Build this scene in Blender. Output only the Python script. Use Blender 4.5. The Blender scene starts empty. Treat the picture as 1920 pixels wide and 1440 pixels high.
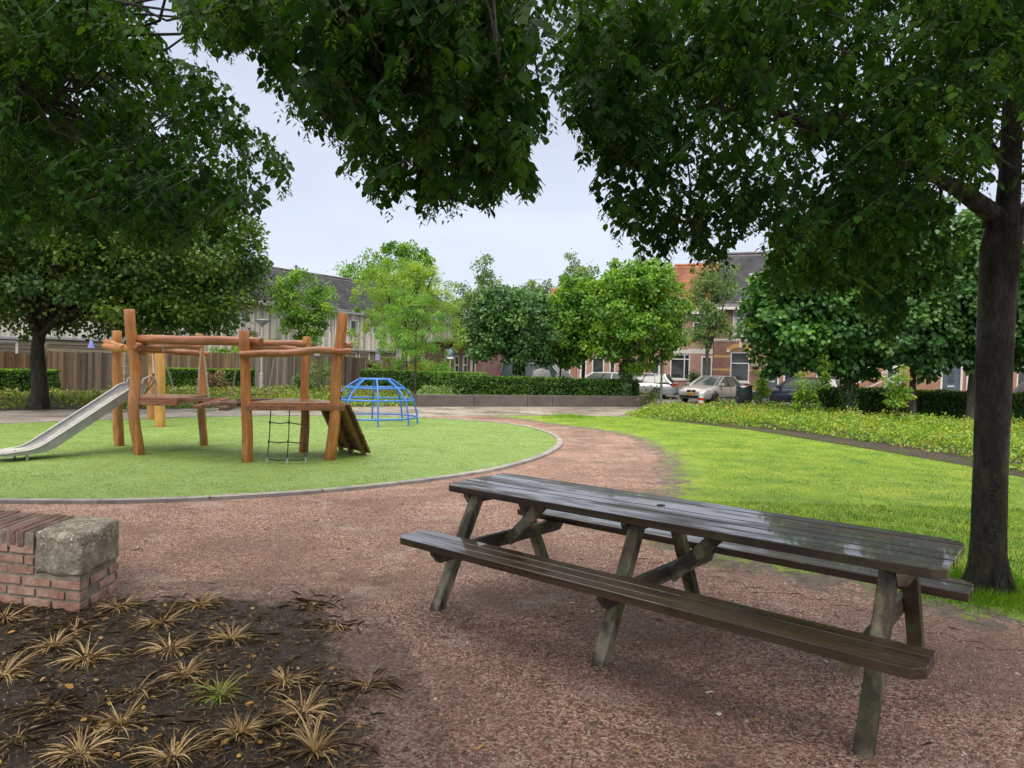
import bpy, bmesh, math, random
import numpy as np
from mathutils import Vector, Matrix, Euler, noise

# ---------------------------------------------------------------- camera, world, sun
F, HZ, ROLL, H = 1310.0, 690.0, 0.024, 1.58      # focal length in px of a 1920 px wide picture
PITCH = -math.atan((720 - HZ) / F)
sc = bpy.context.scene
COL = sc.collection
fwd = Vector((0, math.cos(PITCH), math.sin(PITCH)))
u0 = Vector((0, -math.sin(PITCH), math.cos(PITCH)))
r0 = Vector((1, 0, 0))
RV = r0 * math.cos(ROLL) + u0 * math.sin(ROLL)
UV = -r0 * math.sin(ROLL) + u0 * math.cos(ROLL)
CAM = Vector((0, 0, H))
cd = bpy.data.cameras.new('camera')
cd.sensor_width = 36; cd.lens = F / 1920 * 36
cd.clip_start = 0.05; cd.clip_end = 1000
co = bpy.data.objects.new('camera', cd); COL.objects.link(co)
co.matrix_world = Matrix(((RV.x, UV.x, -fwd.x, 0), (RV.y, UV.y, -fwd.y, 0), (RV.z, UV.z, -fwd.z, H), (0, 0, 0, 1)))
sc.camera = co

SUN_EL, SUN_AZ = math.radians(46), math.radians(198)   # azimuth clockwise from +Y: behind, slightly left
w = bpy.data.worlds.new("World"); sc.world = w; w.use_nodes = True
nt = w.node_tree; nt.nodes.clear()
def N(nt, t, **k):
    n = nt.nodes.new(t)
    for a, b in k.items():
        if a.startswith('i_'):
            n.inputs[a[2:].replace('_', ' ')].default_value = b
        else:
            setattr(n, a, b)
    return n
out = N(nt, 'ShaderNodeOutputWorld')
sky = N(nt, 'ShaderNodeTexSky', sky_type='NISHITA', sun_disc=False, sun_elevation=SUN_EL, sun_rotation=SUN_AZ)
b1 = N(nt, 'ShaderNodeBackground'); b1.inputs[1].default_value = 0.05
# the clouds filter most of the blue out of the sky light
hs = N(nt, 'ShaderNodeHueSaturation'); hs.inputs['Saturation'].default_value = .35
nt.links.new(sky.outputs[0], hs.inputs['Color']); nt.links.new(hs.outputs[0], b1.inputs[0])
tc = N(nt, 'ShaderNodeTexCoord')
sep = N(nt, 'ShaderNodeSeparateXYZ'); nt.links.new(tc.outputs['Generated'], sep.inputs[0])
mp = N(nt, 'ShaderNodeMapping'); mp.inputs['Scale'].default_value = (1, 1, 3.2)
nt.links.new(tc.outputs['Generated'], mp.inputs[0])
nz = N(nt, 'ShaderNodeTexNoise'); nz.inputs['Scale'].default_value = 2.6; nz.inputs['Detail'].default_value = 5; nz.inputs['Roughness'].default_value = .5
nt.links.new(mp.outputs[0], nz.inputs[0])
rp = N(nt, 'ShaderNodeValToRGB')
rp.color_ramp.elements[0].position = .3; rp.color_ramp.elements[0].color = (.445, .50, .645, 1)
rp.color_ramp.elements[1].position = .72; rp.color_ramp.elements[1].color = (.60, .65, .775, 1)
nt.links.new(nz.outputs[0], rp.inputs[0])
# overcast sky: extra warm brightness added towards the unseen zenith to light the ground
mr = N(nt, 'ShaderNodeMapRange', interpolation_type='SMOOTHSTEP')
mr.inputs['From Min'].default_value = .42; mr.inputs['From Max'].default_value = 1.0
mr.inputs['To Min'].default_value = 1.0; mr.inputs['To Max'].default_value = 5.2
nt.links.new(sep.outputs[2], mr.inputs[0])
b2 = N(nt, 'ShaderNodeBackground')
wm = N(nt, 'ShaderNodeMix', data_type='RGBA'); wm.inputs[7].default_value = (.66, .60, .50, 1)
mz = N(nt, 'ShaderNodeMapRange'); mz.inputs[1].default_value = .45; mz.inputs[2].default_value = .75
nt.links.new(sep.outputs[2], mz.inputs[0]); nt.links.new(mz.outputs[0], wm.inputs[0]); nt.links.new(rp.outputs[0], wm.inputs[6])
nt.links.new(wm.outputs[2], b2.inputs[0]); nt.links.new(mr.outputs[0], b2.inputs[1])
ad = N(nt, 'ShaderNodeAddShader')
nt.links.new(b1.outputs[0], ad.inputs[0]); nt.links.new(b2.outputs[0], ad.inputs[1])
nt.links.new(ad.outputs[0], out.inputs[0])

sl = bpy.data.lights.new('sun', 'SUN'); sl.energy = 1.5; sl.angle = math.radians(20); sl.color = (1, .94, .84)
so = bpy.data.objects.new('sun', sl); COL.objects.link(so)
sd = Vector((math.sin(SUN_AZ) * math.cos(SUN_EL), math.cos(SUN_AZ) * math.cos(SUN_EL), math.sin(SUN_EL)))
so.rotation_euler = sd.to_track_quat('Z', 'Y').to_euler()

sc.view_settings.view_transform = 'Standard'
sc.view_settings.look = 'None'
sc.view_settings.exposure = 0.0
sc.view_settings.gamma = 1.0
sc.cycles.max_bounces = 6
sc.cycles.diffuse_bounces = 3
sc.cycles.glossy_bounces = 3
sc.cycles.transmission_bounces = 4
sc.cycles.transparent_max_bounces = 6
sc.cycles.sample_clamp_indirect = 6
sc.cycles.use_denoising = True

random.seed(7)
RS = np.random.RandomState(11)

# ---------------------------------------------------------------- helpers
def ray(px, py):
    return fwd + RV * ((px - 960) / F) - UV * ((py - 720) / F)
def g(px, py, z=0.0):
    d = ray(px, py); t = (z - H) / d.z
    return Vector((d.x * t, d.y * t, z))
def at(px, py, Y):
    d = ray(px, py)
    return CAM + d * (Y / d.y)
def tag(o, label=None, cat=None, group=None, kind=None):
    if label: o['label'] = label
    if cat: o['category'] = cat
    if group: o['group'] = group
    if kind: o['kind'] = kind
    return o
def empty(name, loc=(0, 0, 0), rz=0, label=None, cat=None, group=None):
    o = bpy.data.objects.new(name, None); COL.objects.link(o)
    o.location = loc; o.rotation_euler = (0, 0, rz); o.empty_display_size = .2
    return tag(o, label, cat, group)
def copy_tree(o, parent=None):
    c = o.copy(); COL.objects.link(c)
    if parent: c.parent = parent
    for ch in list(o.children): copy_tree(ch, c)
    return c

def mesh_np(name, V, faces_flat, sizes, mat, parent=None, tint=None, uv=None, smooth=False):
    me = bpy.data.meshes.new(name)
    V = np.asarray(V, dtype=np.float32)
    faces_flat = np.asarray(faces_flat, dtype=np.int32); sizes = np.asarray(sizes, dtype=np.int32)
    me.vertices.add(len(V)); me.vertices.foreach_set('co', V.ravel())
    me.loops.add(len(faces_flat)); me.loops.foreach_set('vertex_index', faces_flat)
    me.polygons.add(len(sizes))
    st = np.zeros(len(sizes), dtype=np.int32); st[1:] = np.cumsum(sizes)[:-1]
    me.polygons.foreach_set('loop_start', st); me.polygons.foreach_set('loop_total', sizes)
    if smooth: me.polygons.foreach_set('use_smooth', np.ones(len(sizes), dtype=bool))
    me.update(calc_edges=True)
    if tint is not None:
        a = me.attributes.new('tint', 'FLOAT', 'POINT'); a.data.foreach_set('value', np.asarray(tint, dtype=np.float32))
    if uv is not None:
        l = me.uv_layers.new(name='uv'); l.data.foreach_set('uv', np.asarray(uv, dtype=np.float32)[faces_flat].ravel())
    me.materials.append(mat)
    o = bpy.data.objects.new(name, me); COL.objects.link(o)
    if parent: o.parent = parent
    return o

class MB:
    def __init__(s): s.v = []; s.f = []; s.t = []
    def add(s, vs, fs, t=None):
        b = len(s.v); s.v += [tuple(x) for x in vs]; s.f += [tuple(i + b for i in f) for f in fs]
        s.t += [random.random() if t is None else t] * len(vs)
        return s
    def box(s, c, d, rot=None, t=None):
        x, y, z = d[0] / 2, d[1] / 2, d[2] / 2
        vs = [Vector(p) for p in ((-x, -y, -z), (x, -y, -z), (x, y, -z), (-x, y, -z), (-x, -y, z), (x, -y, z), (x, y, z), (-x, y, z))]
        if rot is not None:
            R = rot if isinstance(rot, Matrix) else Euler(rot).to_matrix()
            vs = [R @ v for v in vs]
        vs = [v + Vector(c) for v in vs]
        return s.add(vs, [(0, 3, 2, 1), (4, 5, 6, 7), (0, 1, 5, 4), (1, 2, 6, 5), (2, 3, 7, 6), (3, 0, 4, 7)], t)
    def b2(s, x0, x1, y0, y1, z0, z1, t=None):
        return s.box(((x0 + x1) / 2, (y0 + y1) / 2, (z0 + z1) / 2), (x1 - x0, y1 - y0, z1 - z0), None, t)
    def beam(s, a, b, wd, th, up=(0, 0, 1), t=None):
        a = Vector(a); b = Vector(b); d = b - a; L = d.length; x = d.normalized()
        y = Vector(up).cross(x)
        if y.length < 1e-4: y = Vector((0, 1, 0))
        y.normalize(); z = x.cross(y)
        R = Matrix((x, y, z)).transposed()
        return s.box((a + b) / 2, (L, wd, th), R, t)
    def tube(s, pts, rad, n=8, cap=True, t=None, nz=0.0, seed=0):
        pts = [Vector(p) for p in pts]
        if not hasattr(rad, '__len__'): rad = [rad] * len(pts)
        vs = []; prev = None
        for i, p in enumerate(pts):
            d = (pts[min(i + 1, len(pts) - 1)] - pts[max(i - 1, 0)]).normalized()
            if prev is None:
                a = d.orthogonal().normalized()
            else:
                a = (prev - d * prev.dot(d)).normalized()
            prev = a; b = d.cross(a)
            for k in range(n):
                an = 2 * math.pi * k / n
                rr = rad[i]
                if nz: rr *= 1 + nz * noise.noise(Vector((math.cos(an) * 1.3 + seed, math.sin(an) * 1.3, i * .55 + seed * 3.1)))
                vs.append(p + (a * math.cos(an) + b * math.sin(an)) * rr)
        fs = []
        for i in range(len(pts) - 1):
            for k in range(n):
                fs.append((i * n + k, i * n + (k + 1) % n, (i + 1) * n + (k + 1) % n, (i + 1) * n + k))
        if cap:
            fs.append(tuple(range(n - 1, -1, -1))); fs.append(tuple((len(pts) - 1) * n + k for k in range(n)))
        return s.add(vs, fs, t)
    def cyl(s, a, b, r, n=16, r2=None, t=None):
        return s.tube([a, b], [r, r if r2 is None else r2], n, True, t)
    def prism(s, poly, y0, y1, t=None):           # outline in xz, extruded along y
        n = len(poly)
        vs = [(x, y0, z) for x, z in poly] + [(x, y1, z) for x, z in poly]
        return s.add(vs, [tuple(range(n)), tuple(range(2 * n - 1, n - 1, -1))] + [(i, i + n, (i + 1) % n + n, (i + 1) % n) for i in range(n)], t)
    def slab(s, poly, z0, z1, t=None):            # outline in xy, extruded along z
        n = len(poly)
        vs = [(p[0], p[1], z0) for p in poly] + [(p[0], p[1], z1) for p in poly]
        return s.add(vs, [tuple(range(n - 1, -1, -1)), tuple(range(n, 2 * n))] + [(i, (i + 1) % n, (i + 1) % n + n, i + n) for i in range(n)], t)
    def loft(s, rings, closed=True, cap=True, t=None):
        n = len(rings[0]); vs = [v for r in rings for v in r]; fs = []
        for i in range(len(rings) - 1):
            for k in range(n if closed else n - 1):
                fs.append((i * n + k, i * n + (k + 1) % n, (i + 1) * n + (k + 1) % n, (i + 1) * n + k))
        if cap:
            fs.append(tuple(range(n - 1, -1, -1))); fs.append(tuple((len(rings) - 1) * n + k for k in range(n)))
        return s.add(vs, fs, t)
    def ring_torus(s, c, R, r, n=32, m=6, t=None):
        c = Vector(c); pts = [c + Vector((R * math.cos(2 * math.pi * i / n), R * math.sin(2 * math.pi * i / n), 0)) for i in range(n)]
        vs = []
        for i in range(n):
            a = 2 * math.pi * i / n; e = Vector((math.cos(a), math.sin(a), 0))
            for k in range(m):
                q = 2 * math.pi * k / m
                vs.append(c + e * (R + r * math.cos(q)) + Vector((0, 0, r * math.sin(q))))
        fs = [(i * m + k, ((i + 1) % n) * m + k, ((i + 1) % n) * m + (k + 1) % m, i * m + (k + 1) % m) for i in range(n) for k in range(m)]
        return s.add(vs, fs, t)
    def build(s, name, mat, parent=None, smooth=False, bevel=0, loc=None, rot=None, wn=False):
        me = bpy.data.meshes.new(name); me.from_pydata(s.v, [], s.f)
        bm = bmesh.new(); bm.from_mesh(me); bmesh.ops.recalc_face_normals(bm, faces=bm.faces); bm.to_mesh(me); bm.free()
        a = me.attributes.new('tint', 'FLOAT', 'POINT'); a.data.foreach_set('value', s.t)
        me.materials.append(mat)
        if smooth:
            me.polygons.foreach_set('use_smooth', [True] * len(me.polygons))
            try: me.set_sharp_from_angle(angle=math.radians(40))
            except Exception: pass
        o = bpy.data.objects.new(name, me); COL.objects.link(o)
        if parent: o.parent = parent
        if loc is not None: o.location = loc
        if rot is not None: o.rotation_euler = rot
        if bevel:
            m = o.modifiers.new('b', 'BEVEL'); m.width = bevel; m.segments = 2; m.limit_method = 'ANGLE'
        return o

def text_mesh(name, cu, parent):
    t = bpy.data.objects.new('tmp', cu); COL.objects.link(t); bpy.context.view_layer.update()
    me = bpy.data.meshes.new_from_object(t.evaluated_get(bpy.context.evaluated_depsgraph_get())); bpy.data.objects.remove(t)
    if not me.materials: me.materials.append(cu.materials[0])
    o = bpy.data.objects.new(name, me); COL.objects.link(o); o.parent = parent; return o

# ---------------------------------------------------------------- materials
def newmat(name):
    m = bpy.data.materials.new(name); m.use_nodes = True
    nt = m.node_tree; bs = nt.nodes['Principled BSDF']
    return m, nt, bs
def ramp(nt, fac, stops):
    r = nt.nodes.new('ShaderNodeValToRGB'); e = r.color_ramp.elements
    while len(e) > 1: e.remove(e[-1])
    e[0].position = stops[0][0]; e[0].color = (*stops[0][1], 1)
    for p, c in stops[1:]:
        k = e.new(p); k.color = (*c, 1)
    nt.links.new(fac, r.inputs[0]); return r.outputs[0]
def coords(nt, scale=(1, 1, 1), src='Object'):
    t = nt.nodes.new('ShaderNodeTexCoord'); m = nt.nodes.new('ShaderNodeMapping')
    m.inputs['Scale'].default_value = scale; nt.links.new(t.outputs[src], m.inputs[0]); return m.outputs[0]
def noi(nt, vec, scale, detail=4, rough=.55, dist=0):
    n = nt.nodes.new('ShaderNodeTexNoise'); n.inputs['Scale'].default_value = scale; n.inputs['Detail'].default_value = detail
    n.inputs['Roughness'].default_value = rough; n.inputs['Distortion'].default_value = dist
    nt.links.new(vec, n.inputs[0]); return n.outputs[0]
def bump(nt, h, strength, dist=.01, prev=None):
    b = nt.nodes.new('ShaderNodeBump'); b.inputs['Strength'].default_value = strength; b.inputs['Distance'].default_value = dist
    nt.links.new(h, b.inputs['Height'])
    if prev: nt.links.new(prev, b.inputs['Normal'])
    return b.outputs[0]
def mixc(nt, fac, a, b, mode='MIX'):
    m = nt.nodes.new('ShaderNodeMix'); m.data_type = 'RGBA'; m.blend_type = mode
    for i, x in ((0, fac), (6, a), (7, b)):
        if hasattr(x, 'links'): nt.links.new(x, m.inputs[i])
        else: m.inputs[i].default_value = x if i == 0 else (*x, 1)
    return m.outputs[2]
def mth(nt, op, a, b=0.0, c=None):
    m = nt.nodes.new('ShaderNodeMath'); m.operation = op
    for i, x in enumerate((a, b) if c is None else (a, b, c)):
        if hasattr(x, 'links'): nt.links.new(x, m.inputs[i])
        else: m.inputs[i].default_value = x
    return m.outputs[0]
def attr(nt, name='tint'):
    a = nt.nodes.new('ShaderNodeAttribute'); a.attribute_name = name; return a.outputs['Fac']

def M(name, c1, c2=None, scale=6, rough=.6, bs=0, bscale=None, metal=0, stretch=(1, 1, 1), tint=0.0, coat=0, spec=.5, rvar=0, dist=.01, detail=5):
    m, nt, p = newmat(name)
    c2 = c2 or tuple(min(1, x * 1.25) for x in c1)
    vec = coords(nt, stretch)
    n1 = noi(nt, vec, scale, detail)
    col = ramp(nt, n1, [(.32, c1), (.68, c2)])
    if tint:
        f = mth(nt, 'MULTIPLY_ADD', attr(nt), 2 * tint, 1 - tint)
        comb = nt.nodes.new('ShaderNodeCombineXYZ')
        for i in range(3): nt.links.new(f, comb.inputs[i])
        col = mixc(nt, 1.0, col, comb.outputs[0], 'MULTIPLY')
    nt.links.new(col, p.inputs['Base Color'])
    p.inputs['Roughness'].default_value = rough
    p.inputs['Metallic'].default_value = metal
    p.inputs['Specular IOR Level'].default_value = spec
    p.inputs['Coat Weight'].default_value = coat
    if coat: p.inputs['Coat Roughness'].default_value = .06
    if rvar:
        n2 = noi(nt, vec, scale * .7, 3)
        mrr = nt.nodes.new('ShaderNodeMapRange'); mrr.inputs[1].default_value = .35; mrr.inputs[2].default_value = .65
        mrr.inputs[3].default_value = max(.03, rough - rvar); mrr.inputs[4].default_value = min(1, rough + rvar)
        nt.links.new(n2, mrr.inputs[0]); nt.links.new(mrr.outputs[0], p.inputs['Roughness'])
    if bs:
        h = noi(nt, vec, bscale or scale * 3, 6, .6)
        nt.links.new(bump(nt, h, bs, dist), p.inputs['Normal'])
    return m

def leafmat(name, stops, rough=.42, trans=.3, veins=False, tcol=None, spec=.5):
    m, nt, p = newmat(name)
    f = attr(nt)
    v = coords(nt)
    n1 = noi(nt, v, 1.1, 3)
    ff = mth(nt, 'ADD', mth(nt, 'MULTIPLY', f, .75), mth(nt, 'MULTIPLY_ADD', n1, .9, -.33))
    col = ramp(nt, ff, stops)
    nt.links.new(col, p.inputs['Base Color']); p.inputs['Roughness'].default_value = rough
    p.inputs['Specular IOR Level'].default_value = spec
    if veins:
        uvn = nt.nodes.new('ShaderNodeUVMap'); s = nt.nodes.new('ShaderNodeSeparateXYZ'); nt.links.new(uvn.outputs[0], s.inputs[0])
        a = mth(nt, 'ABSOLUTE', mth(nt, 'SUBTRACT', s.outputs[1], .5))
        ph = mth(nt, 'MULTIPLY', mth(nt, 'SUBTRACT', s.outputs[0], mth(nt, 'MULTIPLY', a, .8)), 75)
        sn = mth(nt, 'SINE', ph)
        nt.links.new(bump(nt, sn, .55, .002), p.inputs['Normal'])
    tr = nt.nodes.new('ShaderNodeBsdfTranslucent')
    tcl = mixc(nt, 1.0, col, tcol or (1.25, 1.2, .45), 'MULTIPLY')
    nt.links.new(tcl, tr.inputs[0])
    mx = nt.nodes.new('ShaderNodeMixShader'); mx.inputs[0].default_value = trans
    nt.links.new(p.outputs[0], mx.inputs[1]); nt.links.new(tr.outputs[0], mx.inputs[2])
    nt.links.new(mx.outputs[0], nt.nodes['Material Output'].inputs[0])
    return m

# gravel colour shared by the path and by the worn rim of the lawn
def gravel_nodes(nt, tex='Object'):
    v = coords(nt, (1, 1, 1), tex)
    vo = nt.nodes.new('ShaderNodeTexVoronoi'); vo.inputs['Scale'].default_value = 88; vo.inputs['Randomness'].default_value = 1
    nt.links.new(v, vo.inputs[0])
    s = nt.nodes.new('ShaderNodeSeparateColor'); nt.links.new(vo.outputs['Color'], s.inputs[0])
    c = ramp(nt, s.outputs[0], [(0, (.05, .03, .024)), (.22, (.20, .095, .068)), (.55, (.41, .225, .17)), (.82, (.52, .35, .28)), (.95, (.60, .48, .40)), (1, (.68, .58, .5))])
    big = noi(nt, v, .9, 6, .6)
    c = mixc(nt, ramp(nt, big, [(.34, (.85, .85, .85)), (.58, (0, 0, 0))]), c, (.165, .098, .074))
    # fine sand that has washed to the surface
    sand = noi(nt, v, 1.7, 5, .65, .4)
    c = mixc(nt, ramp(nt, sand, [(.56, (0, 0, 0)), (.70, (.62, .62, .62))]), c, (.50, .42, .37))
    dark = noi(nt, v, 7.0, 6, .7)
    c = mixc(nt, ramp(nt, dark, [(.32, (.85, .85, .85)), (.45, (0, 0, 0))]), c, (.08, .05, .04))
    h = mth(nt, 'SUBTRACT', 1.0, vo.outputs['Distance'])
    b = bump(nt, h, 1.0, .010)
    b = bump(nt, noi(nt, v, 30, 5, .7), .7, .02, b)
    return c, b, v

m, nt, p = newmat('gravel'); c, b, v = gravel_nodes(nt)
nt.links.new(c, p.inputs['Base Color']); nt.links.new(b, p.inputs['Normal'])
rr = ramp(nt, noi(nt, v, 2.2, 4), [(.35, (.55, .55, .55)), (.65, (.85, .85, .85))]); nt.links.new(rr, p.inputs['Roughness'])
MAT_GRAVEL = m

# lawn: moss-yellow grass worn through to mud and gravel at its rim (attribute 'tint' = cover)
m, nt, p = newmat('lawn'); c, b, v = gravel_nodes(nt)
cov = attr(nt)
gcol = ramp(nt, noi(nt, v, 1.3, 6, .6), [(.3, (.10, .22, .014)), (.5, (.20, .33, .02)), (.7, (.33, .41, .04))])
gcol = mixc(nt, ramp(nt, noi(nt, v, 45, 4, .7), [(.3, (.55, .55, .55)), (.5, (0, 0, 0))]), gcol, (.08, .14, .015))
mud = ramp(nt, noi(nt, v, 9, 6, .65), [(.3, (.08, .065, .05)), (.7, (.22, .185, .15))])
c1 = mixc(nt, ramp(nt, mth(nt, 'ADD', cov, mth(nt, 'MULTIPLY_ADD', noi(nt, v, 3.2, 8, .75), 1.6, -.80)), [(.20, (0, 0, 0)), (.30, (1, 1, 1))]), c, mud)
gcol = mixc(nt, ramp(nt, noi(nt, v, 2.4, 7, .75), [(.56, (0, 0, 0)), (.66, (.75, .75, .75))]), gcol, (.17, .15, .07))
c2 = mixc(nt, ramp(nt, mth(nt, 'ADD', cov, mth(nt, 'MULTIPLY_ADD', noi(nt, v, 4.2, 9, .78), 1.9, -.95)), [(.42, (0, 0, 0)), (.50, (1, 1, 1))]), c1, gcol)
nt.links.new(c2, p.inputs['Base Color']); nt.links.new(b, p.inputs['Normal']); p.inputs['Roughness'].default_value = .8
MAT_LAWN = m

# artificial turf
m, nt, p = newmat('turf'); v = coords(nt)
c = ramp(nt, noi(nt, v, 60, 4, .75), [(.28, (.075, .13, .02)), (.5, (.19, .30, .05)), (.72, (.34, .46, .11))])
c = mixc(nt, ramp(nt, noi(nt, v, 1.4, 6, .65), [(.35, (.0, .0, .0)), (.7, (.55, .55, .55))]), c, (.30, .46, .16))
c = mixc(nt, ramp(nt, noi(nt, v, 6, 5, .6), [(.35, (.35, .35, .35)), (.5, (0, 0, 0))]), c, (.09, .17, .03))
nt.links.new(c, p.inputs['Base Color']); p.inputs['Roughness'].default_value = .6
nt.links.new(bump(nt, noi(nt, v, 70, 5, .7), 1, .02), p.inputs['Normal'])
MAT_TURF = m

# wet concrete paving slabs
m, nt, p = newmat('paving'); v = coords(nt)
bt = nt.nodes.new('ShaderNodeTexBrick'); bt.inputs['Scale'].default_value = 1; bt.inputs['Brick Width'].default_value = .6; bt.inputs['Row Height'].default_value = .6
bt.inputs['Mortar Size'].default_value = .012; bt.inputs['Color1'].default_value = (.33, .30, .25, 1); bt.inputs['Color2'].default_value = (.40, .36, .31, 1); bt.inputs['Mortar'].default_value = (.17, .15, .13, 1)
nt.links.new(v, bt.inputs[0])
c = mixc(nt, ramp(nt, noi(nt, v, .55, 6, .6), [(.38, (.8, .8, .8)), (.6, (0, 0, 0))]), bt.outputs[0], (.20, .165, .15))
nt.links.new(c, p.inputs['Base Color'])
rr = ramp(nt, noi(nt, v, .8, 5), [(.4, (.18, .18, .18)), (.6, (.6, .6, .6))]); nt.links.new(rr, p.inputs['Roughness'])
nt.links.new(bump(nt, noi(nt, v, 40, 4), .2, .004), p.inputs['Normal'])
MAT_PAVE = m

def brickmat(name, ca, cb, mortar, bw=.22, rh=.0625, ms=.008, band=None, rough=.8, rotz=0, wear=None, bs=.5):
    m, nt, p = newmat(name)
    t = nt.nodes.new('ShaderNodeTexCoord'); s = nt.nodes.new('ShaderNodeSeparateXYZ'); nt.links.new(t.outputs['Object'], s.inputs[0])
    cx = nt.nodes.new('ShaderNodeCombineXYZ'); nt.links.new(mth(nt, 'ADD', s.outputs[0], s.outputs[1]), cx.inputs[0]); nt.links.new(s.outputs[2], cx.inputs[1])
    bt = nt.nodes.new('ShaderNodeTexBrick'); bt.inputs['Scale'].default_value = 1; bt.inputs['Brick Width'].default_value = bw; bt.inputs['Row Height'].default_value = rh
    bt.inputs['Mortar Size'].default_value = ms; bt.inputs['Mortar Smooth'].default_value = .2; bt.inputs['Color1'].default_value = (*ca, 1); bt.inputs['Color2'].default_value = (*cb, 1); bt.inputs['Mortar'].default_value = (*mortar, 1)
    nt.links.new(cx.outputs[0], bt.inputs[0])
    c = bt.outputs[0]
    nv = noi(nt, t.outputs['Object'], 1.6, 6, .65)
    c = mixc(nt, ramp(nt, nv, [(.35, (.35, .35, .35)), (.6, (0, 0, 0))]), c, tuple(x * .45 for x in ca))
    if band:          # courses of yellow brick at given heights
        for z0, z1 in band:
            k = mth(nt, 'MULTIPLY', mth(nt, 'GREATER_THAN', s.outputs[2], z0), mth(nt, 'LESS_THAN', s.outputs[2], z1))
            c = mixc(nt, k, c, (.52, .33, .13))
    if wear:
        c = mixc(nt, ramp(nt, noi(nt, t.outputs['Object'], 4.5, 6, .7), [(.5, (0, 0, 0)), (.68, (.85, .85, .85))]), c, wear)
        c = mixc(nt, ramp(nt, noi(nt, t.outputs['Object'], 16, 5, .7), [(.32, (.8, .8, .8)), (.45, (0, 0, 0))]), c, (.07, .06, .04))
    nt.links.new(c, p.inputs['Base Color']); p.inputs['Roughness'].default_value = rough
    bb = bump(nt, mth(nt, 'SUBTRACT', 1, bt.outputs['Fac']), bs, .006)
    nt.links.new(bump(nt, noi(nt, t.outputs['Object'], 60, 5, .7), bs * .6, .004, bb), p.inputs['Normal'])
    return m

MAT_ASPHALT = M('asphalt', (.10, .10, .105), (.16, .155, .16), 3, .42, .4, 120, rvar=.15)
MAT_CLINKER = brickmat('clinker', (.30, .16, .13), (.38, .22, .17), (.16, .12, .1), .2, .1)
MAT_GROUND = M('ground', (.14, .12, .09), (.20, .17, .13), 1.5, .85, .4, 30)
MAT_SOIL = M('soil', (.012, .009, .007), (.055, .036, .026), 14, .75, 1.0, 45, dist=.03, rvar=.2, detail=8)
MAT_BEDSOIL = M('bed_soil', (.02, .014, .010), (.06, .042, .030), 12, .8, 1.0, 40, dist=.03)
MAT_KERB = M('kerb_concrete', (.22, .21, .20), (.38, .36, .345), 5, .5, .4, 90, rvar=.2, tint=.15)
MAT_CONC = M('dark_concrete', (.095, .08, .07), (.14, .12, .108), 2.2, .5, .15, 60, rvar=.2)

# ---------------------------------------------------------------- ground sheets
def smooth_closed(pts, n=10, jit=0.0, seed=0):
    pts = [Vector((p[0], p[1], 0)) for p in pts]; out = []; L = len(pts)
    for i in range(L):
        p0, p1, p2, p3 = pts[i - 1], pts[i], pts[(i + 1) % L], pts[(i + 2) % L]
        for k in range(n):
            t = k / n
            q = .5 * ((2 * p1) + (-p0 + p2) * t + (2 * p0 - 5 * p1 + 4 * p2 - p3) * t * t + (-p0 + 3 * p1 - 3 * p2 + p3) * t ** 3)
            if jit:
                q += Vector((noise.noise(q * 1.7 + Vector((seed, 0, 0))), noise.noise(q * 1.7 + Vector((0, seed, 9))), 0)) * jit
                q += Vector((noise.noise(q * 6 + Vector((seed, 0, 0))), noise.noise(q * 6 + Vector((0, seed, 9))), 0)) * jit * .4
            out.append(q)
    return out
def sheet(name, pts, z, mat, kind='structure', thick=0):
    from mathutils.geometry import tessellate_polygon
    P = [Vector((p[0], p[1], 0)) for p in pts]
    tri = tessellate_polygon([P])
    b = MB(); b.add([(p.x, p.y, z) for p in P], tri)
    o = b.build(name, mat)
    me = o.data
    if me.polygons[0].normal.z < 0: me.flip_normals()
    return tag(o, kind=kind)
def inpoly(X, Y, poly):
    inside = np.zeros(X.shape, bool); n = len(poly); j = n - 1
    for i in range(n):
        xi, yi, xj, yj = poly[i][0], poly[i][1], poly[j][0], poly[j][1]
        c = ((yi > Y) != (yj > Y)) & (X < (xj - xi) * (Y - yi) / (yj - yi + 1e-12) + xi)
        inside ^= c; j = i
    return inside
def dist_poly(X, Y, poly):
    d = np.full(X.shape, 1e9); n = len(poly)
    for i in range(n):
        ax, ay = poly[i][0], poly[i][1]; bx, by = poly[(i + 1) % n][0], poly[(i + 1) % n][1]
        vx, vy = bx - ax, by - ay; L = vx * vx + vy * vy + 1e-9
        t = np.clip(((X - ax) * vx + (Y - ay) * vy) / L, 0, 1)
        d = np.minimum(d, np.hypot(X - ax - t * vx, Y - ay - t * vy))
    return d

sheet('ground', [(-250, -60), (250, -60), (250, 330), (-250, 330)], 0, MAT_GROUND)
sheet('gravel_path', smooth_closed([(-20, -6), (14, -6), (14, 6), (9, 9), (6, 14), (4.2, 20), (1.0, 24.3), (-3, 24), (-8, 22.6), (-16, 18), (-20, 8)], 6), .004, MAT_GRAVEL)
PAVE = [g(-700, 760), g(0, 771), g(480, 765), g(782, 763), g(1000, 763), g(1213, 763), g(1230, 772), g(1195, 781), g(925, 779), g(780, 782), g(640, 781), g(400, 784), g(160, 791), g(0, 799), g(-300, 815)]
sheet('paved_path', PAVE, .010, MAT_PAVE)
TURF_P = [(-5.51, 7.52), (-3.85, 7.80), (-2.12, 8.72), (-.63, 10.22), (.15, 11.6), (.68, 13.11), (.98, 14.77), (.95, 16.39), (.55, 18.16), (-.2, 19.5), (-1.6, 20.5), (-3.0, 20.95), (-5.15, 21.0), (-8, 19.6), (-10.58, 17.2), (-12.2, 15.2), (-13.3, 12.8), (-12.6, 9.9), (-10.4, 8.0), (-7.9, 7.3)]
TURF = smooth_closed(TURF_P, 8)
sheet('artificial_turf', TURF, .022, MAT_TURF)
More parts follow.
